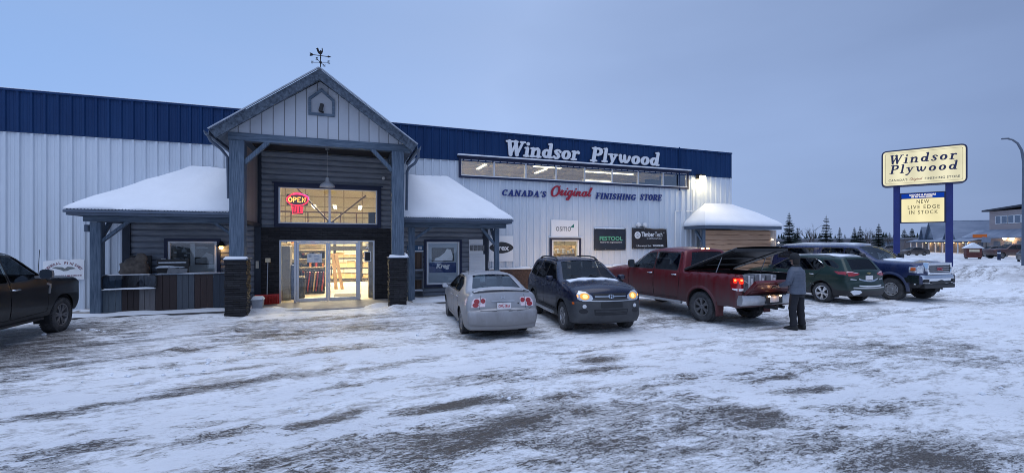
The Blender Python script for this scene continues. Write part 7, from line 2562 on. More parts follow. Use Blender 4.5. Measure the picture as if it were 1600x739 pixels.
# ---- blue heavy pickup with a canopy, roof under snow
P_blue = car_paint('blue_paint', (.008, .020, .085), dirt=(.10, .105, .12), zlo=.4, zhi=1.2, amount=.5, rough=.25, metal=.2, base=.04)
GMC = dict(W=2.03, belt=1.36, z0=.52, zmid=.95, tumble=.32, tuck=.04, shoulder=.03, rw=.415, rim=.235, ra=.50, arch_z=.46, xf=1.95, xr=-1.95, tw=.27, inset=.03, crease=1.16, win_r=.06,
           prof=[(2.78, .52, .06, .10), (2.86, .60, .08, .12), (2.90, .80, .08, .12), (2.88, .92, .07, .10, 1), (2.82, 1.00, .06, .08), (2.80, 1.30, .06, .10), (2.66, 1.37, .06, .10), (2.1, 1.40, .05, .10), (1.55, 1.43, .05, .10, 1), (1.42, 1.46, .07, .08), (.62, 1.93, .07, .09), (.35, 1.985, .05, .10), (-1.0, 2.00, .05, .10), (-2.7, 1.97, .05, .10), (-3.0, 1.90, .05, .09), (-3.1, 1.4, .04, .08), (-3.12, .60, .04, .10), (-3.05, .52, .04, .08)],
           windows=[[(1.22, 1.42), (.66, 1.85), (.24, 1.89), (.22, 1.42)], [(.12, 1.42), (.14, 1.89), (-.72, 1.89), (-.80, 1.42)], [(-1.15, 1.46), (-1.12, 1.88), (-2.75, 1.86), (-2.8, 1.46)]],
           doors=[[(1.38, 1.36), (1.36, .62), (.17, .60), (.175, 1.93), (.62, 1.90)], [(.155, .60), (-.86, .62), (-.92, 1.1), (-.86, 1.93), (.155, 1.93)]],
           cladding=[[(3.2, .3), (3.2, .66), (2.55, .66), (2.55, .3)]],
           panes=[('windshield', 9, 10, .93), ('rear_window', 14, 15, .7)], strip_mat=[(0, 2, 2)], taper_f=(.6, .06), taper_r=(.4, .03))
c, root = make_car('blue_pickup', 'navy heavy-duty pickup with chrome front bumper and snow along its long roof', 'pickup truck', GMC, (19.9, 12.75), -91.0, P_blue, lower=M_black, glass_front=glass('gmc_screen', (.40, .50, .50), .12))
add_wheels(root, GMC, 'gmc', pmat('polished_alloy', (.42, .42, .43), .4, metal=.7, var=.15, vs=5), 8, 0, True)
interior(root, GMC, [(.7, (.44, -.44), .62), (-.4, (.48, 0, -.48), .58)], 1.22, .72, 1.0)
mirror_pair(root, 1.08, .95, 1.58, M_black, (.14, .24, .26))
for sd, ds in c.doors:
    handle(c, root, .32, 1.26, .22, P_blue, sd, ds[0]); handle(c, root, -.70, 1.26, .22, P_blue, sd, ds[1])
    hl = c.decal(root, 'headlight', M_lens_clear, [(sd * .74, 1.03), (sd * .72, 1.30), (sd * .965, 1.30), (sd * .965, 1.03)], 'F', .008, .05, .05)
    mb = MB(); c.decal(root, 'x', None, [(2.55, 1.05), (2.55, 1.26), (2.78, 1.26), (2.78, 1.05)], 'S', .006, .03, .05, sd, mb=mb); mb.build('side_lens', M_lens_clear, hl)
    mb = MB(); c.decal(root, 'x', None, [(2.60, 1.12), (2.60, 1.24), (2.74, 1.24), (2.74, 1.12)], 'S', .014, .01, .05, sd, mb=mb); mb.build('amber_lens', M_lens_amber, hl)
    c.decal(root, 'fog_light', M_dark, rounded([(sd * .66, .70), (sd * .66, .83), (sd * .86, .83), (sd * .86, .70)], .03), 'F', .05, .03, .05)
    for ax in (GMC['xf'], GMC['xr']):
        mb = MB(); rows = []
        for k in range(21):
            t = math.pi * (-.05 + 1.10 * k / 20); ring = []
            for dr, dy in ((0, -.03), (0, .03), (.045, .028), (.09, .0), (.09, -.03)):
                X, Zz = ax + (.495 + dr) * math.cos(t), .46 + (.495 + dr) * math.sin(t)
                ring.append((X, sd * (float(c.y0(np.array([X]), np.array([Zz]))[0]) + dy), Zz))
            rows.append(ring)
        mb.grid(rows); mb.build('arch_flare', P_blue, root, smooth=45)
# chrome bumper wrapping the front, grille in a chrome frame
mb = MB(); rows = []
for k in range(25):
    v = -1 + k / 12
    y = v * 1.0; bx = 2.97 - .10 * abs(v) ** 3 - .12 * max(0, abs(v) - .85) / .15
    rows.append([(2.75, y, .97), (bx - .02, y, .97), (bx, y, .94), (bx + .01, y, .80), (bx - .02, y, .68), (bx - .06, y, .63), (2.75, y, .63)])
mb.grid(rows)
for sd in (1, -1):
    mb.add([(2.86, sd * 1.0, .97), (2.36, sd * 1.012, .95), (2.40, sd * 1.012, .70), (2.86, sd * 1.0, .64)], [(0, 1, 2, 3)])
mb.build('front_bumper', M_chrome, root, smooth=45)
mb = MB(); mb.box(2.93, 2.985, -.55, .55, .68, .76); mb.box(2.80, 2.95, -.85, .85, .50, .64); mb.build('air_dam', M_black, root, bevel=.02)
out = [(-.64, .98), (.64, .98), (.71, 1.20), (.65, 1.41), (-.65, 1.41), (-.71, 1.20)]
mb = MB()
inn = shrink(out, .085)
for i in range(6):
    j = (i + 1) % 6
    mb.prism([out[i], out[j], inn[j], inn[i]], 'yz', 2.78, 2.945)
gf = mb.build('grille', M_chrome, root, bevel=.015)
mb = MB(); mb.prism(inn, 'yz', 2.84, 2.88)
gb = mb.build('grille_back', M_dark, gf)
mb = MB()
for k in range(4): mb.box(2.885, 2.92, -.57, .57, 1.085 + .070 * k, 1.112 + .070 * k)
mb.build('grille_bar', M_chrome_dull, gf)
mb = MB(); font_text(mb, 'GMC', (2.925, -.17, 1.13), (0, 1, 0), (0, 0, 1), .34, .11, .014, bold=.025); mb.build('badge_letters', M_red_letter, gf)
# snow on roof, hood and screen
c.decal(root, 'roof_snow', M_snow, rounded([(.36, -.56), (-2.85, -.58), (-2.85, .58), (.36, .56)], .12), 'T', .06, .08, .15)
c.decal(root, 'hood_snow', M_snow, rounded([(2.5, -.72), (1.5, -.74), (1.5, -.05), (2.45, -.2)], .15), 'T', .03, .04, .12)
c.decal(root, 'hood_snow', M_snow, rounded([(2.62, .1), (1.45, .05), (1.45, .78), (2.55, .74)], .15), 'T', .03, .04, .12)
mb = MB(); mb.tube([(-.1, -.45, 2.02), (.1, -.45, 2.08), (.1, .45, 2.08), (-.1, .45, 2.02)], .02, 8); mb.build('roof_bar', M_black, root)
for y in (-.3, .0, .3):
    mb = MB(); mb.blob((.46, y, 2.0), .028, (1, 1.6, .8)); mb.build('clearance_lamp', M_lens_amber, root, smooth=True)

# ---- black pickup at the left edge
P_black = car_paint('black_paint', (.006, .007, .009), dirt=(.030, .032, .036), zlo=.35, zhi=1.1, amount=.7, rough=.3, metal=.1, base=.05)
F15 = dict(TIT)
F15.update(W=2.03, xf=1.84, xr=-1.84, rw=.41, rim=.265, ra=.47, prof=[(2.60, .46, .06, .12), (2.72, .58, .09, .14), (2.76, .85, .10, .14), (2.75, 1.10, .09, .13), (2.66, 1.22, .07, .11), (2.2, 1.27, .05, .10), (1.42, 1.32, .05, .10, 1), (1.28, 1.35, .07, .08), (.50, 1.86, .07, .09), (.22, 1.93, .05, .10), (-.4, 1.95, .05, .10), (-1.05, 1.90, .05, .09, 1), (-1.10, 1.84, .03, .08), (-1.22, 1.44, .03, .05), (-1.24, 1.36, .0, .05, 1), (-2.93, 1.36, .0, .05, 1), (-2.96, 1.30, .02, .06), (-2.97, .70, .03, .07, 1), (-2.90, .50, .03, .08)],
           windows=[[(1.10, 1.33), (.52, 1.79), (.10, 1.83), (.08, 1.30)], [(0, 1.30), (.02, 1.83), (-.92, 1.81), (-.98, 1.32)]],
           doors=[[(1.26, 1.27), (1.24, .56), (.04, .54), (.045, 1.88), (.48, 1.84)], [(.025, .54), (-1.0, .56), (-1.06, 1.0), (-1.0, 1.86), (.025, 1.88)]], open=None)
c, root = make_car('black_pickup', 'black crew-cab pickup at the left edge, nosed in by the finishes sign', 'pickup truck', F15, (-7.42, 11.92), 90.5, P_black)
add_wheels(root, F15, 'f150', M_alloy_grey, 6, .17)
interior(root, F15, [(.5, (.44, -.44), .62), (-.5, (.48, 0, -.48), .58)], 1.08, .66, 1.0)
mirror_pair(root, .92, .97, 1.42, M_chrome_dull, (.13, .24, .22))
for sd, ds in c.doors:
    handle(c, root, .16, 1.14, .24, M_chrome, sd, ds[0]); handle(c, root, -.86, 1.14, .24, M_chrome, sd, ds[1])
    c.decal(root, 'fender_vent', M_chrome_dull, [(1.36, 1.17), (1.22, 1.20), (1.21, 1.17), (1.29, 1.14), (1.25, .96), (1.30, .96), (1.34, 1.12)], 'S', .010, .012, .03, sd)
    c.decal(root, 'headlight', M_lens_clear, [(sd * .60, .95), (sd * .58, 1.12), (sd * .88, 1.16), (sd * .90, 1.0)], 'F', .006, .03, .05)
    mb = MB(); mb.box(-1.1, 1.1, sd * .93 - .08, sd * .93 + .08, .40, .45); mb.build('running_board', M_black, root, bevel=.015)
c.decal(root, 'grille', M_black, [(-.52, .80), (.52, .80), (.56, 1.12), (-.56, 1.12)], 'F', .004, .02, .06)
mb = MB(); mb.tube([(1.30, -.80, 1.30), (1.32, -.82, 1.95)], .006, 6); mb.build('aerial', M_black, root)

# ------------------------------------------------------------------ the man at the tailgate
def skin_body(name, joints, bones, mat, parent, root_i=0, sub_=2):
    me = bpy.data.meshes.new(name)
    me.from_pydata([j[:3] for j in joints], bones, [])
    o = bpy.data.objects.new(name, me); COL.objects.link(o)
    me.materials.append(mat)
    sk = o.modifiers.new('skin', 'SKIN')
    for i, j in enumerate(joints):
        d = me.skin_vertices[0].data[i]
        r = j[3]
        d.radius = r if isinstance(r, tuple) else (r, r)
        d.use_root = (i == root_i)
    sk.use_smooth_shade = True
    sb = o.modifiers.new('sub', 'SUBSURF'); sb.levels = sub_; sb.render_levels = sub_
    o.parent = parent
    return o


man = thing('person', 'man in a quilted grey-blue jacket, dark trousers and dark cap at the red pickup tailgate', 'person', (10.22, 7.86, 0.0), R(100), world_geo=False)
M_skin = pmat('skin', (.40, .24, .18), .55, var=.08, vs=6)
M_jacket = pmat('quilted_jacket', (.055, .068, .098), .6, col2=(.095, .115, .155), vs=5, bump=.25, bs=16)
M_trouser = pmat('dark_trousers', (.010, .011, .016), .85, var=.35, vs=6, bump=.3, bs=10)
M_boot = pmat('black_boot', (.010, .010, .010), .6, var=.3, vs=8)
M_cap = pmat('dark_cap', (.014, .015, .018), .9, var=.3, vs=20)
J = [(0, 0, .98, (.11, .09)), (0, 0, 1.18, (.11, .08)), (.01, 0, 1.36, (.10, .08)), (.015, 0, 1.52, .065), (.03, 0, 1.60, .060), (.055, 0, 1.69, (.075, .088)), (.05, 0, 1.78, (.070, .080)),
     (0, .10, .93, .095), (.03, .13, .52, .065), (-.01, .15, .10, .048), (.13, .17, .045, .04),
     (0, -.10, .93, .095), (-.02, -.12, .52, .065), (-.05, -.14, .10, .048), (.09, -.16, .045, .04),
     (0, .17, 1.40, .045), (.05, .275, 1.17, .036), (.27, .26, 1.05, .033), (.31, .255, 1.045, .036),
     (0, -.17, 1.40, .045), (.05, -.275, 1.17, .036), (.27, -.21, 1.05, .033), (.31, -.20, 1.05, .036)]
B = [(0, 1), (1, 2), (2, 3), (3, 4), (4, 5), (5, 6), (0, 7), (7, 8), (8, 9), (9, 10), (0, 11), (11, 12), (12, 13), (13, 14), (2, 15), (15, 16), (16, 17), (17, 18), (2, 19), (19, 20), (20, 21), (21, 22)]
body = skin_body('body', J, B, M_skin, man)
mb = MB()      # fingers, nose and ears: grown from the same hands and head
for wrist, sd in (((.31, .255, 1.045), 1), ((.31, -.20, 1.05), -1)):
    w_ = Vector(wrist)
    for k, L in enumerate((.075, .085, .08, .062)):
        y = w_.y + (k - 1.5) * .019
        mb.tube([(w_.x + .01, y, w_.z + .004), (w_.x + .05, y, w_.z + .010), (w_.x + .03 + L * .7, y, w_.z - .006), (w_.x + .02 + L * .8, y, w_.z - .03)], [.0105, .010, .009, .006], 7)
    mb.tube([(w_.x - .015, w_.y - sd * .03, w_.z), (w_.x + .02, w_.y - sd * .052, w_.z - .004), (w_.x + .05, w_.y - sd * .048, w_.z - .02)], [.012, .011, .007], 7)
mb.build('fingers', M_skin, body, smooth=True)
mb = MB()
mb.blob((.142, 0, 1.675), .02, (1.1, .8, 1.3), 8)
for sd in (1, -1): mb.blob((.045, sd * .083, 1.68), .026, (.7, .35, 1.2), 8)
mb.blob((.095, 0, 1.615), .042, (1, 1, .8), 10)
mb.build('face', M_skin, body, smooth=True)
mb = MB()
for sd in (1, -1): mb.blob((.125, sd * .032, 1.70), .010, (1, 1.3, .8), 8)
mb.build('eyes', M_black, body, smooth=True)
# cap with a short brim and rolled edge, hair under it
mb = MB()
mb.lathe([(.100, 1.70), (.108, 1.715), (.110, 1.75), (.106, 1.79), (.088, 1.835), (.05, 1.86), (0, 1.868)], 22, (.045, 0, 0))
rows = []
for k in range(11):
    a = R(-62 + 124 * k / 10)
    rows.append([(.045 + .10 * math.cos(a), .10 * math.sin(a), 1.735), (.045 + (.17 * math.cos(a)), .125 * math.sin(a), 1.715), (.045 + .165 * math.cos(a), .12 * math.sin(a), 1.708), (.045 + .10 * math.cos(a), .10 * math.sin(a), 1.72)])
mb.grid(rows)
mb.build('cap', M_cap, man, smooth=50)
mb = MB(); mb.grid([[(.030 + r * math.cos(R(a)), r * math.sin(R(a)), z) for a in range(80, 281, 12)] for r, z in ((.070, 1.58), (.088, 1.62), (.096, 1.66), (.100, 1.72))]); mb.build('hair', pmat('dark_hair', (.018, .014, .012), .8, var=.3, vs=30), man, smooth=True)
# jacket: quilted torso with sleeves
mb = MB()
rows = []
nz = 46
for k in range(nz + 1):
    t = k / nz
    z = .88 + .65 * t
    pts_ = [(.88, .228, .172), (.92, .232, .174), (1.0, .215, .165), (1.2, .225, .165), (1.36, .240, .160), (1.43, .225, .145), (1.48, .165, .120), (1.53, .095, .095)]
    for a, b in zip(pts_[:-1], pts_[1:]):
        if a[0] <= z <= b[0] + 1e-6:
            f = (z - a[0]) / (b[0] - a[0]); wy = a[1] + (b[1] - a[1]) * f; wx = a[2] + (b[2] - a[2]) * f
    q = .010 * abs(math.sin(math.pi * (z - .88) / .075)) ** .6
    row = []
    for j in range(28):
        a = 2 * math.pi * j / 28
        w2 = .004 * math.sin(5 * a + z * 13) + .004 * math.sin(3 * a - z * 21)
        row.append((.015 + (wx + q + w2) * math.cos(a) - .02 * (1 - t), (wy + q + w2) * math.sin(a), z))
    rows.append(row)
mb.grid(rows, 0, True)
mb.add(rows[0], [tuple(range(28))])
for sd, el_, wr in ((1, (.05, .285, 1.17), (.245, .262, 1.055)), (-1, (.05, -.285, 1.17), (.245, -.215, 1.055))):
    sh = Vector((.01, sd * .185, 1.425)); e_ = Vector(el_); w_ = Vector(wr)
    pts_ = []; rs_ = []
    for k in range(15):
        t = k / 14
        p = sh.lerp(e_, t * 2) if t < .5 else e_.lerp(w_, (t - .5) * 2)
        p = p + Vector((-.02, sd * .015, -.01)) * math.sin(math.pi * t)
        pts_.append(p); rs_.append((.088 - .040 * t) + .006 * (k % 2))
    mb.tube(pts_, rs_, 14)
mb.build('jacket', M_jacket, man, smooth=60)
mb = MB()
rows = []
for z, r in ((1.46, .120), (1.50, .105), (1.54, .092), (1.57, .088), (1.57, .078), (1.53, .075)):
    rows.append([(.02 + r * math.cos(2 * math.pi * j / 20) * .95, r * math.sin(2 * math.pi * j / 20) * 1.05, z - .015 * math.cos(2 * math.pi * j / 20)) for j in range(20)])
mb.grid(rows, 0, True)
mb.build('collar', M_cap, man, smooth=True)
mb = MB()
for sd, kn, an in ((1, (.03, .13, .52), (-.01, .15, .11)), (-1, (-.02, -.12, .52), (-.05, -.14, .11))):
    hp = Vector((-.01, sd * .095, .92)); k_ = Vector(kn); a_ = Vector(an)
    pts_ = []; rs_ = []
    for k in range(15):
        t = k / 14
        p = hp.lerp(k_, t * 2) if t < .5 else k_.lerp(a_, (t - .5) * 2)
        pts_.append(p); rs_.append((.108 - .040 * t) + .006 * math.sin(k * 2.1) * (t > .3) + (.012 if t > .9 else 0))
    mb.tube(pts_, rs_, 16)
mb.lathe([(.13, .80), (.155, .86), (.16, .95), (.15, 1.0)], 20, (-.01, 0, 0))
mb.build('trousers', M_trouser, man, smooth=60)
for sd, an, yaw in ((1, (-.01, .15, 0), .15), (-1, (-.05, -.14, 0), -.1)):
    mb = MB(); rows = []
    for x, w, h0, h1 in ((-.085, .030, .03, .10), (-.07, .045, .0, .15), (0, .048, .0, .17), (.06, .046, .0, .13), (.12, .050, .0, .095), (.18, .046, .005, .075), (.215, .026, .015, .05)):
        row = []
        for j in range(12):
            a = 2 * math.pi * j / 12
            row.append((an[0] + x, an[1] + w * math.cos(a) + yaw * x, max(h0, (h0 + h1) / 2 + (h1 - h0) / 2 * math.sin(a) * 1.05)))
        rows.append(row)
    mb.grid(rows, 0, True); mb.add(rows[0], [tuple(range(12))]); mb.add(rows[-1], [tuple(range(12))])
    mb.build('boot', M_boot, man, smooth=50)

# ------------------------------------------------------------------ roadside sign
def zp(px, z):
    l = (px - 800) / 700 * z
    return (l * CA + z * SA, -l * SA + z * CA)


SG = (32.45, 16.90)
t = thing('roadside_sign', 'tall backlit store sign on two blue posts with a changeable letter board', 'sign', (SG[0], SG[1], .3), R(-59.6), world_geo=False)
M_post_blue = pmat('blue_post', (.010, .020, .14), .45, var=.15, vs=2)
M_sign_frame = pmat('navy_cabinet', (.012, .016, .055), .5, var=.15, vs=2)


def lit_face(name, col, strength, band, amount):
    m = bpy.data.materials.new(name); m.use_nodes = True
    n = m.node_tree.nodes; l = m.node_tree.links; n.clear()
    o = n.new('ShaderNodeOutputMaterial'); e_ = n.new('ShaderNodeEmission'); tc = n.new('ShaderNodeTexCoord'); sp = n.new('ShaderNodeSeparateXYZ')
    l.new(tc.outputs['Object'], sp.inputs[0])
    ml = n.new('ShaderNodeMath'); ml.operation = 'MULTIPLY'; ml.inputs[1].default_value = 2 * math.pi / band; l.new(sp.outputs[0], ml.inputs[0])
    si = n.new('ShaderNodeMath'); si.operation = 'COSINE'; l.new(ml.outputs[0], si.inputs[0])
    nz = n.new('ShaderNodeTexNoise'); nz.inputs['Scale'].default_value = 1.1; l.new(tc.outputs['Object'], nz.inputs['Vector'])
    ad = n.new('ShaderNodeMath'); ad.operation = 'MULTIPLY_ADD'; ad.inputs[1].default_value = amount; ad.inputs[2].default_value = strength; l.new(si.outputs[0], ad.inputs[0])
    a2 = n.new('ShaderNodeMath'); a2.operation = 'MULTIPLY_ADD'; a2.inputs[1].default_value = .25; l.new(nz.outputs['Fac'], a2.inputs[0]); l.new(ad.outputs[0], a2.inputs[2])
    l.new(a2.outputs[0], e_.inputs[1]); e_.inputs[0].default_value = (*col, 1)
    l.new(e_.outputs[0], o.inputs[0])
    return m


M_face = lit_face('lit_sign_face', (1.0, .95, .68), .70, 1.0, .08)
M_board = lit_face('lit_letter_board', (1.0, .90, .54), .80, 1.0, .03)
for x in (-1.17, 1.17):
    mb = MB(); mb.box(x - .16, x + .16, .0, .32, -.3, 5.35); mb.build('post', M_post_blue, t, bevel=.015)
out = rounded([(-1.90, 5.28), (1.90, 5.28), (1.90, 7.52), (-1.90, 7.52)], .30, 8)
inn = shrink(out, .075)
mb = MB(); n = len(out)
for i in range(n):
    j = (i + 1) % n
    mb.prism([out[i], out[j], inn[j], inn[i]], 'xz', -.20, .45)
mb.prism(inn, 'xz', .40, .44)
cab = mb.build('cabinet', M_sign_frame, t)
mb = MB(); mb.prism(inn, 'xz', -.165, -.15); fa_ = mb.build('face', M_face, t)
mb = MB()
i2 = shrink(inn, .11)
for i in range(len(i2)):
    j = (i + 1) % len(i2)
    a, b_ = i2[i], i2[j]
    mb.prism([a, b_, (b_[0] * .992, 6.4 + (b_[1] - 6.4) * .985), (a[0] * .992, 6.4 + (a[1] - 6.4) * .985)], 'xz', -.172, -.1655)
mb.build('border_line', pmat('ochre_line', (.35, .24, .09), .5, var=.1, vs=3), fa_)
mb = MB()
brush_text(mb, 'Windsor', (-1.50, -.167, 6.66), (1, 0, 0), (0, 0, 1), 2.98, .58, .008, shear=.18, grow=-.022, wide=1.3, track=.12)
brush_text(mb, 'Plywood', (-1.52, -.167, 5.93), (1, 0, 0), (0, 0, 1), 3.02, .70, .008, shear=.18, grow=-.022, wide=1.3, track=.12)
mb.build('letters', pmat('navy_vinyl', (.020, .022, .075), .5, var=.1, vs=3), fa_)
mb = MB()
font_text(mb, "CANADA'S", (-1.56, -.167, 5.60), (1, 0, 0), (0, 0, 1), .88, .14, .006, bold=.02, spacing=1.1)
font_text(mb, 'FINISHING STORE', (.10, -.167, 5.60), (1, 0, 0), (0, 0, 1), 1.50, .14, .006, bold=.02, spacing=1.1)
mb.build('small_letters', pmat('olive_vinyl', (.12, .11, .08), .5, var=.1, vs=3), fa_)
mb = MB(); brush_text(mb, 'Original', (-.58, -.167, 5.55), (1, 0, 0), (0, 0, 1), .58, .22, .006, table=SC, shear=.3, cell=.04)
mb.build('red_letters', pmat('faded_red_vinyl', (.50, .13, .06), .5, var=.1, vs=3), fa_)
mb = MB(); frame(mb, -1.01, 1.01, 3.02, 4.86, -.04, .30, .06); mb.box(-1.01, 1.01, .26, .30, 3.08, 4.80); lb = mb.build('letter_board_cabinet', M_sign_frame, t)
mb = MB(); mb.prism(rounded([(-.95, 3.08), (.95, 3.08), (.95, 4.50), (-.95, 4.50)], .05), 'xz', -.02, .0); bo = mb.build('letter_board', M_board, t)
mb = MB()
font_text(mb, 'NEW', (-.26, -.021, 4.20), (1, 0, 0), (0, 0, 1), .56, .22, .006, bold=.01, spacing=1.25)
font_text(mb, 'LIVE EDGE', (-.66, -.021, 3.88), (1, 0, 0), (0, 0, 1), 1.42, .22, .006, bold=.01, spacing=1.3)
font_text(mb, 'IN STOCK', (-.60, -.021, 3.56), (1, 0, 0), (0, 0, 1), 1.28, .22, .006, bold=.01, spacing=1.3)
mb.build('letters', pmat('brown_letters', (.17, .12, .035), .6, var=.1, vs=3), bo)
mb = MB(); mb.box(-.95, .95, -.02, .0, 4.52, 4.80); hd = mb.build('header', emis('lit_blue_header', (.006, .045, .36), 1.0), t)
mb = MB(); font_text(mb, 'DOORS & FLOORS', (-.58, -.021, 4.665), (1, 0, 0), (0, 0, 1), 1.18, .105, .005, bold=.05)
x = -.50
for w in (.12, .14, .26, .30):
    mb.box(x, x + w, -.026, -.021, 4.565, 4.625); x += w + .04
mb.build('letters', emis('lit_white_letters', (1, .97, .90), .95), hd)

# ------------------------------------------------------------------ across the street
lx, ly = zp(1600, 40)
t = thing('street_lamp', 'tall curved street lamp pole at the right edge', 'street lamp', (lx, ly, 0), R(-58), world_geo=False)
M_pole = pmat('galvanised_pole', (.11, .13, .17), .55, metal=.3, var=.1, vs=2)
mb = MB(); mb.tube([(0, 0, -.2), (0, 0, 4), (0, 0, 8.2), (-.02, 0, 9.4), (-.14, 0, 10.4), (-.38, 0, 11.05), (-.70, 0, 11.42), (-1.0, 0, 11.56)], [.17, .15, .12, .105, .095, .085, .075, .07], 12)
mb.build('pole', M_pole, t, smooth=50)
mb = MB(); mb.obox((-1.15, 0, 11.58), (.50, .28, .12), Matrix.Rotation(R(4), 3, 'Y')); mb.build('lamp_head', M_pole, t, bevel=.04)

M_tan = pmat('tan_siding', (.27, .235, .215), .8, var=.1, vs=.6)
M_pink = board_mat('pinkish_siding', (.34, .285, .28), width=.22, axis=2, depth=.3, var=.06)
M_roofsnow = pmat('snowy_far_roof', (.11, .14, .20), .8, col2=(.25, .29, .36), vs=.35, stretch=(1, .3, 1))
M_dkroof = pmat('dark_eave', (.035, .04, .055), .8, var=.1, vs=2)
M_warm = emis('warm_wall_lamp', (1.0, .66, .30), 14.0)
M_win_dark = pmat('far_window', (.10, .13, .18), .15, spec=.6, var=.15, vs=2)


def local_frame(p, q):
    d = Vector((q[0] - p[0], q[1] - p[1]))
    return d.length, math.degrees(math.atan2(d.y, d.x))


# low shopping block with gabled dormers
pa = zp(1418, 116); pb = zp(1552, 84)
L, ang_ = local_frame(pa, pb)
t = thing('shopping_block', 'long single-storey shopping block with snowy gabled roof and lit front across the street', 'building', (pa[0], pa[1], 0), R(ang_), world_geo=False)
mb = MB(); mb.box(1.5, L, 2.2, 14, 0, 3.0); mb.build('wall', M_tan, t)
mb = MB()
mb.prism([(1.6, 2.9), (14, 7.4), (14, 7.2), (1.6, 2.7)], 'yz', 0, L + 2)
mb.prism([(-.1, 2.45), (2.2, 3.1), (2.2, 2.95), (-.1, 2.3)], 'yz', -1, L - 8)
mb.build('roof', M_roofsnow, t)
mb = MB(); mb.box(-1, L - 8, -.12, .0, 2.25, 2.46); mb.box(0, L, 1.5, 1.62, 2.7, 2.92); mb.build('eave', M_dkroof, t)
for x, w, h in ((3.0, 2.2, 6.2), (6.6, 4.0, 7.4), (15.5, 4.6, 7.2)):
    mb = MB(); mb.prism([(x - w / 2, 3.2), (x + w / 2, 3.2), (x, h - .3)], 'xz', 2.0, 2.2); mb.build('dormer_wall', M_win_dark, t)
    mb = MB()
    for sd in (1, -1): mb.add([(x, 1.6, h), (x + sd * (w / 2 + .4), 1.6, 3.0), (x + sd * (w / 2 + .4), 9, 3.4), (x, 12, h)], [(0, 1, 2, 3)])
    o = mb.build('dormer_roof', M_roofsnow, t); so = o.modifiers.new('thick', 'SOLIDIFY'); so.thickness = .15
for x in np.arange(1, L - 9, 3.0):
    mb = MB(); mb.box(x - .1, x + .1, .2, .4, 0, 2.4); mb.build('porch_column', M_white, t)
for x in (4.2, 8.5, 13, 20, 25, 30):
    mb = MB(); mb.box(x, x + 1.6, 2.12, 2.198, .4, 2.2); mb.build('window', M_win_dark, t)
far_lamps = []
for k, x in enumerate((5.5, 9.5, 14.0, 17.5, 21.0)):
    wp = (pa[0] + (x * math.cos(R(ang_)) - 1.6 * math.sin(R(ang_))), pa[1] + (x * math.sin(R(ang_)) + 1.6 * math.cos(R(ang_))), 2.35)
    labs = ('farthest left lit lamp on the shopping block front', 'second lit lamp from the left on the shopping block front', 'middle lit lamp on the shopping block front', 'second lit lamp from the right on the shopping block front', 'farthest right lit lamp on the shopping block front')
    e_ = thing('wall_lamp', labs[k], 'wall lamp', wp, 0, 'lamps along the shopping block front')
    mb = MB(); mb.blob(wp, .17); mb.build('globe', M_warm, e_, smooth=True)
    ld = bpy.data.lights.new('wall_glow', 'POINT'); ld.energy = 55; ld.color = (1, .60, .25); ld.shadow_soft_size = .2
    lo = bpy.data.objects.new('wall_glow', ld); COL.objects.link(lo); lo.parent = e_; lo.location = (0, -.4, -.2)

# two-storey block
pa2 = zp(1546, 84); pb2 = zp(1625, 74)
L2, an2 = local_frame(pa2, pb2)
t = thing('two_storey_block', 'pinkish two-storey building with a row of small windows at the right edge', 'building', (pa2[0], pa2[1], 0), R(an2), world_geo=False)
mb = MB(); mb.box(0, L2 + 6, 0, 14, 0, 8.0); mb.build('wall', M_pink, t)
mb = MB(); mb.prism([(-.8, 8.0), (L2 + 7, 9.0), (L2 + 7, 9.3), (-.8, 8.3)], 'xz', -.7, 14.5); mb.build('roof', M_dkroof, t)
for k in range(5):
    mb = MB(); mb.box(1.5 + k * 1.35, 2.6 + k * 1.35, -.05, -.002, 5.7, 7.0); w_ = mb.build('window', M_win_dark, t)
    mb = MB(); frame(mb, 1.44 + k * 1.35, 2.66 + k * 1.35, 5.64, 7.06, -.08, -.051, .07); mb.build('frame', M_white, w_)
mb = MB(); mb.prism([(-2.6, 3.2), (0, 4.6), (0, 4.4), (-2.6, 3.0)], 'yz', -3, L2 + 5); mb.build('awning', M_roofsnow, t)
mb = MB(); mb.box(.2, 3.4, -2.75, -2.62, 3.15, 3.75); mb.build('shop_sign', emis('lit_orange_sign', (.75, .24, .10), .35), t)
for x in (1.0, 3.4, 6.0):
    mb = MB(); mb.box(x, x + 1.5, -.05, -.003, .6, 2.5); mb.build('shop_window', M_win_dark, t)
wp = Vector((pa2[0], pa2[1], 3.0)) + Matrix.Rotation(R(an2), 3, 'Z') @ Vector((4.2, -.6, 0))
e_ = thing('wall_lamp', 'brightest lit wall lamp, under the awning of the two-storey building', 'wall lamp', wp)
mb = MB(); mb.blob(wp, .28); mb.build('globe', emis('bright_wall_lamp', (1, .72, .38), 22), e_, smooth=True)
ld = bpy.data.lights.new('wall_glow', 'POINT'); ld.energy = 300; ld.color = (1, .62, .28); ld.shadow_soft_size = .25
lo = bpy.data.objects.new('wall_glow', ld); COL.objects.link(lo); lo.parent = e_; lo.location = (0, -.8, 0)

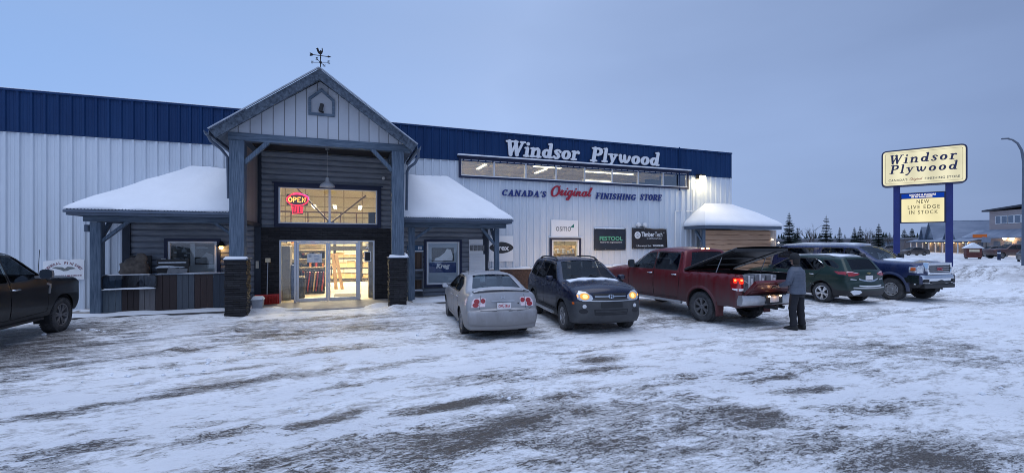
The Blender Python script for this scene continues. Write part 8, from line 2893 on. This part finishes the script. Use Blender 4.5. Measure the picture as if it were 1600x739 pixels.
# low warehouse far off, and small signs by the street
pa3 = zp(1215, 150); pb3 = zp(1412, 118)
L3, an3 = local_frame(pa3, pb3)
t = thing('warehouse', 'long low grey-brown warehouse far behind the parked vehicles', 'building', (pa3[0], pa3[1], 0), R(an3), world_geo=False)
mb = MB(); mb.box(-30, L3, 0, 25, 0, 3.2); mb.build('wall', pmat('far_wall', (.15, .14, .15), .8, var=.12, vs=.3), t)
mb = MB(); mb.box(-30.2, L3 + .2, -.3, 25, 3.2, 3.6); mb.build('roof', pmat('far_roof', (.20, .215, .25), .8, var=.1, vs=.3), t)
mb = MB()
for x in np.arange(-24, L3 - 4, 9): mb.box(x, x + 3, -.05, -.003, 0, 2.4)
mb.build('loading_door', M_win_dark, t)
x, y = zp(1520, 60)
t = thing('street_kiosk', 'small red-brown gabled kiosk with a snowy roof beyond the sign', 'kiosk', (x, y, 0), R(-50), world_geo=False)
mb = MB(); mb.box(-.75, .75, -.5, .5, .2, 1.5); mb.box(-.8, .8, -.55, .55, .55, .65); mb.build('body', pmat('kiosk_red', (.10, .028, .024), .7, var=.25, vs=3), t)
mb = MB(); mb.prism([(-.95, 1.45), (.95, 1.45), (0, 2.15)], 'xz', -.65, .65); mb.build('roof', M_snow, t)
mb = MB(); mb.box(-.5, .5, -.53, -.502, .95, 1.3); mb.build('panel', M_cream, t)
mb = MB(); mb.box(-.7, -.6, -.4, .4, -.2, .2); mb.box(.6, .7, -.4, .4, -.2, .2); mb.build('leg', M_dark, t)
x, y = zp(1561, 56)
t = thing('bollard', 'short dark blue bollard in the snow at the far right', 'bollard', (x, y, 0))
mb = MB(); mb.tube([(x, y, -.2), (x, y, 1.15)], .16, 14); mb.blob((x, y, 1.15), .16, (1, 1, .5)); mb.build('post', M_trim_blue, t, smooth=50)
mb = MB(); mb.tube([(x, y, .8), (x, y, .95)], .165, 14); mb.build('band', M_white, t)
x, y = zp(1541, 66)
t = thing('lot_sign', 'small tilted pale sign on a post before the shopping block', 'sign', (x, y, 0), R(-50), world_geo=False)
mb = MB(); mb.beam((0, 0, 1.9), (.12, 0, 3.2), .95, .05, up=(1, 0, 0)) if False else mb.obox((0, 0, 2.6), (.95, .06, .8), Matrix.Rotation(R(6), 3, 'Y')); mb.build('panel', M_roofsnow, t)
mb = MB(); mb.tube([(0, .05, 0), (0, .05, 2.6)], .05, 8); mb.build('post', M_dark, t)

# far parked cars
def far_car(name, label, px, z, heading, spec, paint, key, group=None, y_off=0):
    sp = dict(spec); sp['step'] = .16
    x, y = zp(px, z)
    c, r_ = make_car(name, label, 'pickup truck' if 'pickup' in name else 'car', sp, (x, y), heading, paint)
    add_wheels(r_, sp, key, M_alloy_grey, 5)
    return c, r_


P_far_dark = car_paint('far_dark_paint', (.02, .012, .016), amount=.4)
P_far_red = car_paint('far_maroon_paint', (.055, .012, .012), amount=.5)
far_car('parked_sedan', 'small dark sedan parked before the shopping block, between the sign posts', 1426, 78, 158, SED, P_far_dark, 'sedan')
far_car('parked_pickup', 'distant maroon pickup under the bright lamp of the two-storey building', 1580, 62, 150, F15, P_far_red, 'f150')
far_car('parked_suv', 'distant dark suv parked left of the maroon pickup', 1548, 70, 148, SUV, P_far_dark, 'suv')
far_car('grey_hatchback', 'distant grey car showing just left of the left sign post', 1383, 90, 160, SUV, car_paint('far_grey_paint', (.09, .10, .12), amount=.4), 'suv')
c, r_ = far_car('arriving_car', 'dark car at the far right edge with bright headlamps', 1611, 50, -150, SED, P_far_dark, 'sedan')
for sd in (1, -1): c.decal(r_, 'headlight', emis('white_headlamp', (1, .95, .85), 6) if sd > 0 else bpy.data.materials['white_headlamp'], [(sd * .48, .58), (sd * .48, .70), (sd * .74, .72), (sd * .74, .60)], 'F', .01, .02)

# ------------------------------------------------------------------ trees
M_needle = pmat('spruce_needles', (.012, .022, .022), .8, spec=.2, col2=(.035, .055, .050), vs=1.2)
M_bark2 = pmat('dark_bark', (.045, .038, .034), .9, var=.3, vs=4)
TREE_CACHE = {}


def spruce_meshes(seed, H, Rm, dens):
    rr = random.Random(seed)
    mb = MB(); tk = MB()
    tk.tube([(0, 0, 0), (.03 * H * .1, 0, H * .5), (0, 0, H)], [.028 * H * .55, .016 * H * .5, .003 * H], 8)
    lv = int(24 * dens)
    for i in range(lv):
        t = (i + rr.uniform(-.3, .3)) / lv
        z = H * (.10 + .90 * t)
        rad = Rm * (1 - t) ** .85 * rr.uniform(.75, 1.15) + .06 * Rm
        nb = max(5, int((15 - 8 * t)))
        a0 = rr.uniform(0, 6.28)
        for b in range(nb):
            if rr.random() < .12: continue
            a = a0 + 2 * math.pi * b / nb + rr.uniform(-.25, .25)
            L_ = rad * rr.uniform(.65, 1.1)
            droop = rr.uniform(.10, .34) * L_
            d = Vector((math.cos(a), math.sin(a), 0)); s_ = Vector((-d.y, d.x, 0))
            nseg = 7
            for k in range(nseg):
                f = (k + 1) / nseg
                c0 = d * (L_ * f) + Vector((0, 0, z - droop * f ** 1.4 + .10 * L_ * f ** 3))
                w = (.50 * L_ * (1.05 - f) + .05 * L_) * rr.uniform(.7, 1.25)
                for sd in (1, -1):
                    tip = c0 + s_ * sd * w + d * w * .55 + Vector((0, 0, -w * rr.uniform(.15, .5)))
                    ba = c0 - d * (L_ / nseg) * .9
                    h_ = Vector((0, 0, .10 * L_ / nseg + .035 * Rm))
                    mb.add([ba, c0, tip, ba - h_ * 2 + s_ * sd * w * .4], [(0, 1, 2), (0, 2, 3)])
                mb.add([c0 - d * (L_ / nseg), c0 + d * .06 * L_, c0 - Vector((0, 0, .16 * w + .03 * Rm)) - d * .1 * L_], [(0, 1, 2)])
    return mb, tk


def spruce(px, z, H, Rm, seed, label, dens=1.0):
    x, y = zp(px, z)
    t = thing('spruce_tree', label, 'tree', (x, y, 0), rnd.uniform(0, 6), 'dark spruces beyond the lot', world_geo=False)
    key = (seed, dens)
    mb, tk = spruce_meshes(seed, H, Rm, dens)
    mb.build('crown', M_needle, t, recalc=False); tk.build('trunk', M_bark2, t, smooth=True)


spruce(1233, 95, 8.7, 2.0, 1, 'tall dense spruce just right of the corner porch', 1.2)
spruce(1246, 100, 5.6, 1.6, 2, 'shorter spruce tucked against the right of the tall one by the corner porch')
spruce(1291, 100, 8.4, 1.9, 3, 'tall gappy spruce standing alone above the white-roofed pickup', .8)
spruce(1312, 108, 6.0, 1.3, 4, 'thin spruce just right of the tall gappy one')
spruce(1335, 125, 6.6, 1.6, 5, 'left one of the pair of spruces in the middle of the skyline')
spruce(1344, 120, 6.8, 1.7, 6, 'right one of the pair of spruces in the middle of the skyline')
spruce(1373, 110, 7.0, 1.9, 7, 'broad spruce with a pointed top over the bright roof glint')
spruce(1381, 125, 5.4, 1.2, 8, 'small spruce right behind the broad pointed one')
spruce(1413, 130, 6.4, 1.8, 9, 'left spruce seen between the sign posts under the letter board')
spruce(1425, 138, 6.8, 2.1, 10, 'right, rounder spruce seen between the sign posts under the letter board')
spruce(1320, 140, 5.0, 1.2, 12, 'tiny spruce top left of the middle pair')
def woods():
    mb = MB(); rr = random.Random(77)
    for k in range(150):
        px_ = rr.uniform(1150, 1620); z = rr.uniform(165, 210)
        x, y = zp(px_, z); h = rr.uniform(3.0, 6.5); w = h * rr.uniform(.16, .3)
        for j in range(14):
            t_ = j / 14; r_ = w * (1 - t_) ** .8
            a = rr.uniform(0, 6.28)
            for q in range(3):
                b = a + q * 2.1
                mb.add([(x, y, h * (t_ + .16)), (x + r_ * 1.3 * math.cos(b - .5), y + r_ * 1.3 * math.sin(b - .5), h * t_ - .1), (x + r_ * 1.3 * math.cos(b + .5), y + r_ * 1.3 * math.sin(b + .5), h * t_)], [(0, 1, 2)])
    struct(mb.build('distant_woods', M_needle, recalc=False), 'stuff')


woods()
spruce(1390, 145, 5.6, 1.4, 13, 'small spruce at the left sign post, low on the skyline')


def bare_tree(px, z, H, seed, label):
    rr = random.Random(seed)
    x, y = zp(px, z)
    t = thing('bare_tree', label, 'tree', (x, y, 0), 0, 'leafless trees beyond the lot', world_geo=False)
    mb = MB(); br = MB()
    mb.tube([(0, 0, 0), (.05, 0, H * .22)], [.035 * H * .5, .026 * H * .5], 8)
    def grow(p, d, L_, r, depth):
        q = p + d * L_
        m = p.lerp(q, .5) + Vector((rr.uniform(-1, 1), rr.uniform(-1, 1), 0)) * L_ * .06
        br.tube([p, m, q], [r, r * .8, r * .6], 5, caps=False)
        if depth == 0: return
        for _ in range(3):
            nd = (d + Vector((rr.uniform(-.7, .7), rr.uniform(-.7, .7), rr.uniform(-.1, .55)))).normalized()
            grow(m.lerp(q, rr.uniform(.3, 1)), nd, L_ * rr.uniform(.55, .8), r * .55, depth - 1)
    for _ in range(4):
        grow(Vector((.05, 0, H * rr.uniform(.12, .22))), Vector((rr.uniform(-.45, .45), rr.uniform(-.45, .45), 1)).normalized(), H * rr.uniform(.28, .38), .012 * H, 3)
    br.build('crown', M_bark2, t); mb.build('trunk', M_bark2, t)


bare_tree(1265, 110, 7.2, 1, 'leafless tree between the two tall spruces')
bare_tree(1273, 118, 6.0, 2, 'smaller leafless tree left of the tall gappy spruce')
bare_tree(1356, 120, 6.6, 3, 'leafless tree between the spruce pair and the broad spruce')
bare_tree(1362, 128, 6.2, 4, 'leafless tree nearest to the broad pointed spruce')
bare_tree(1388, 120, 4.6, 5, 'low leafless tree left of the sign posts')

# ------------------------------------------------------------------ small things on the snow
x, y = gp(1481, 452)
mb = MB()
for k in range(7): mb.blob((x + rnd.uniform(-.3, .3), y + rnd.uniform(-.2, .2), .05 + rnd.uniform(0, .06)), rnd.uniform(.08, .15), (1.3, 1, .8), 8, 0, .25)
tag(mb.build('reddish_lump', pmat('rust_lump', (.16, .065, .040), .85, col2=(.06, .035, .03), vs=7)), 'reddish-brown lump lying in the snow by the blue pickup bumper', 'lump')
mb = MB()
for px_, py_, n, s_ in ((1540, 613, 3, .035), (770, 612, 7, .03), (250, 590, 6, .03), (180, 590, 6, .025), (470, 645, 4, .025), (350, 560, 7, .03), (690, 520, 5, .03), (120, 520, 8, .045), (1130, 520, 6, .03), (1300, 520, 8, .04), (640, 486, 6, .05), (420, 488, 8, .05)):
    gx_, gy_ = gp(px_, py_)
    for k in range(n):
        mb.blob((gx_ + rnd.gauss(0, .28), gy_ + rnd.gauss(0, .16), .012), s_ * rnd.uniform(.5, 1.2), (1.2, 1, .8), 7, 0, .25)
struct(mb.build('snow_crumbs', M_snow), 'stuff')
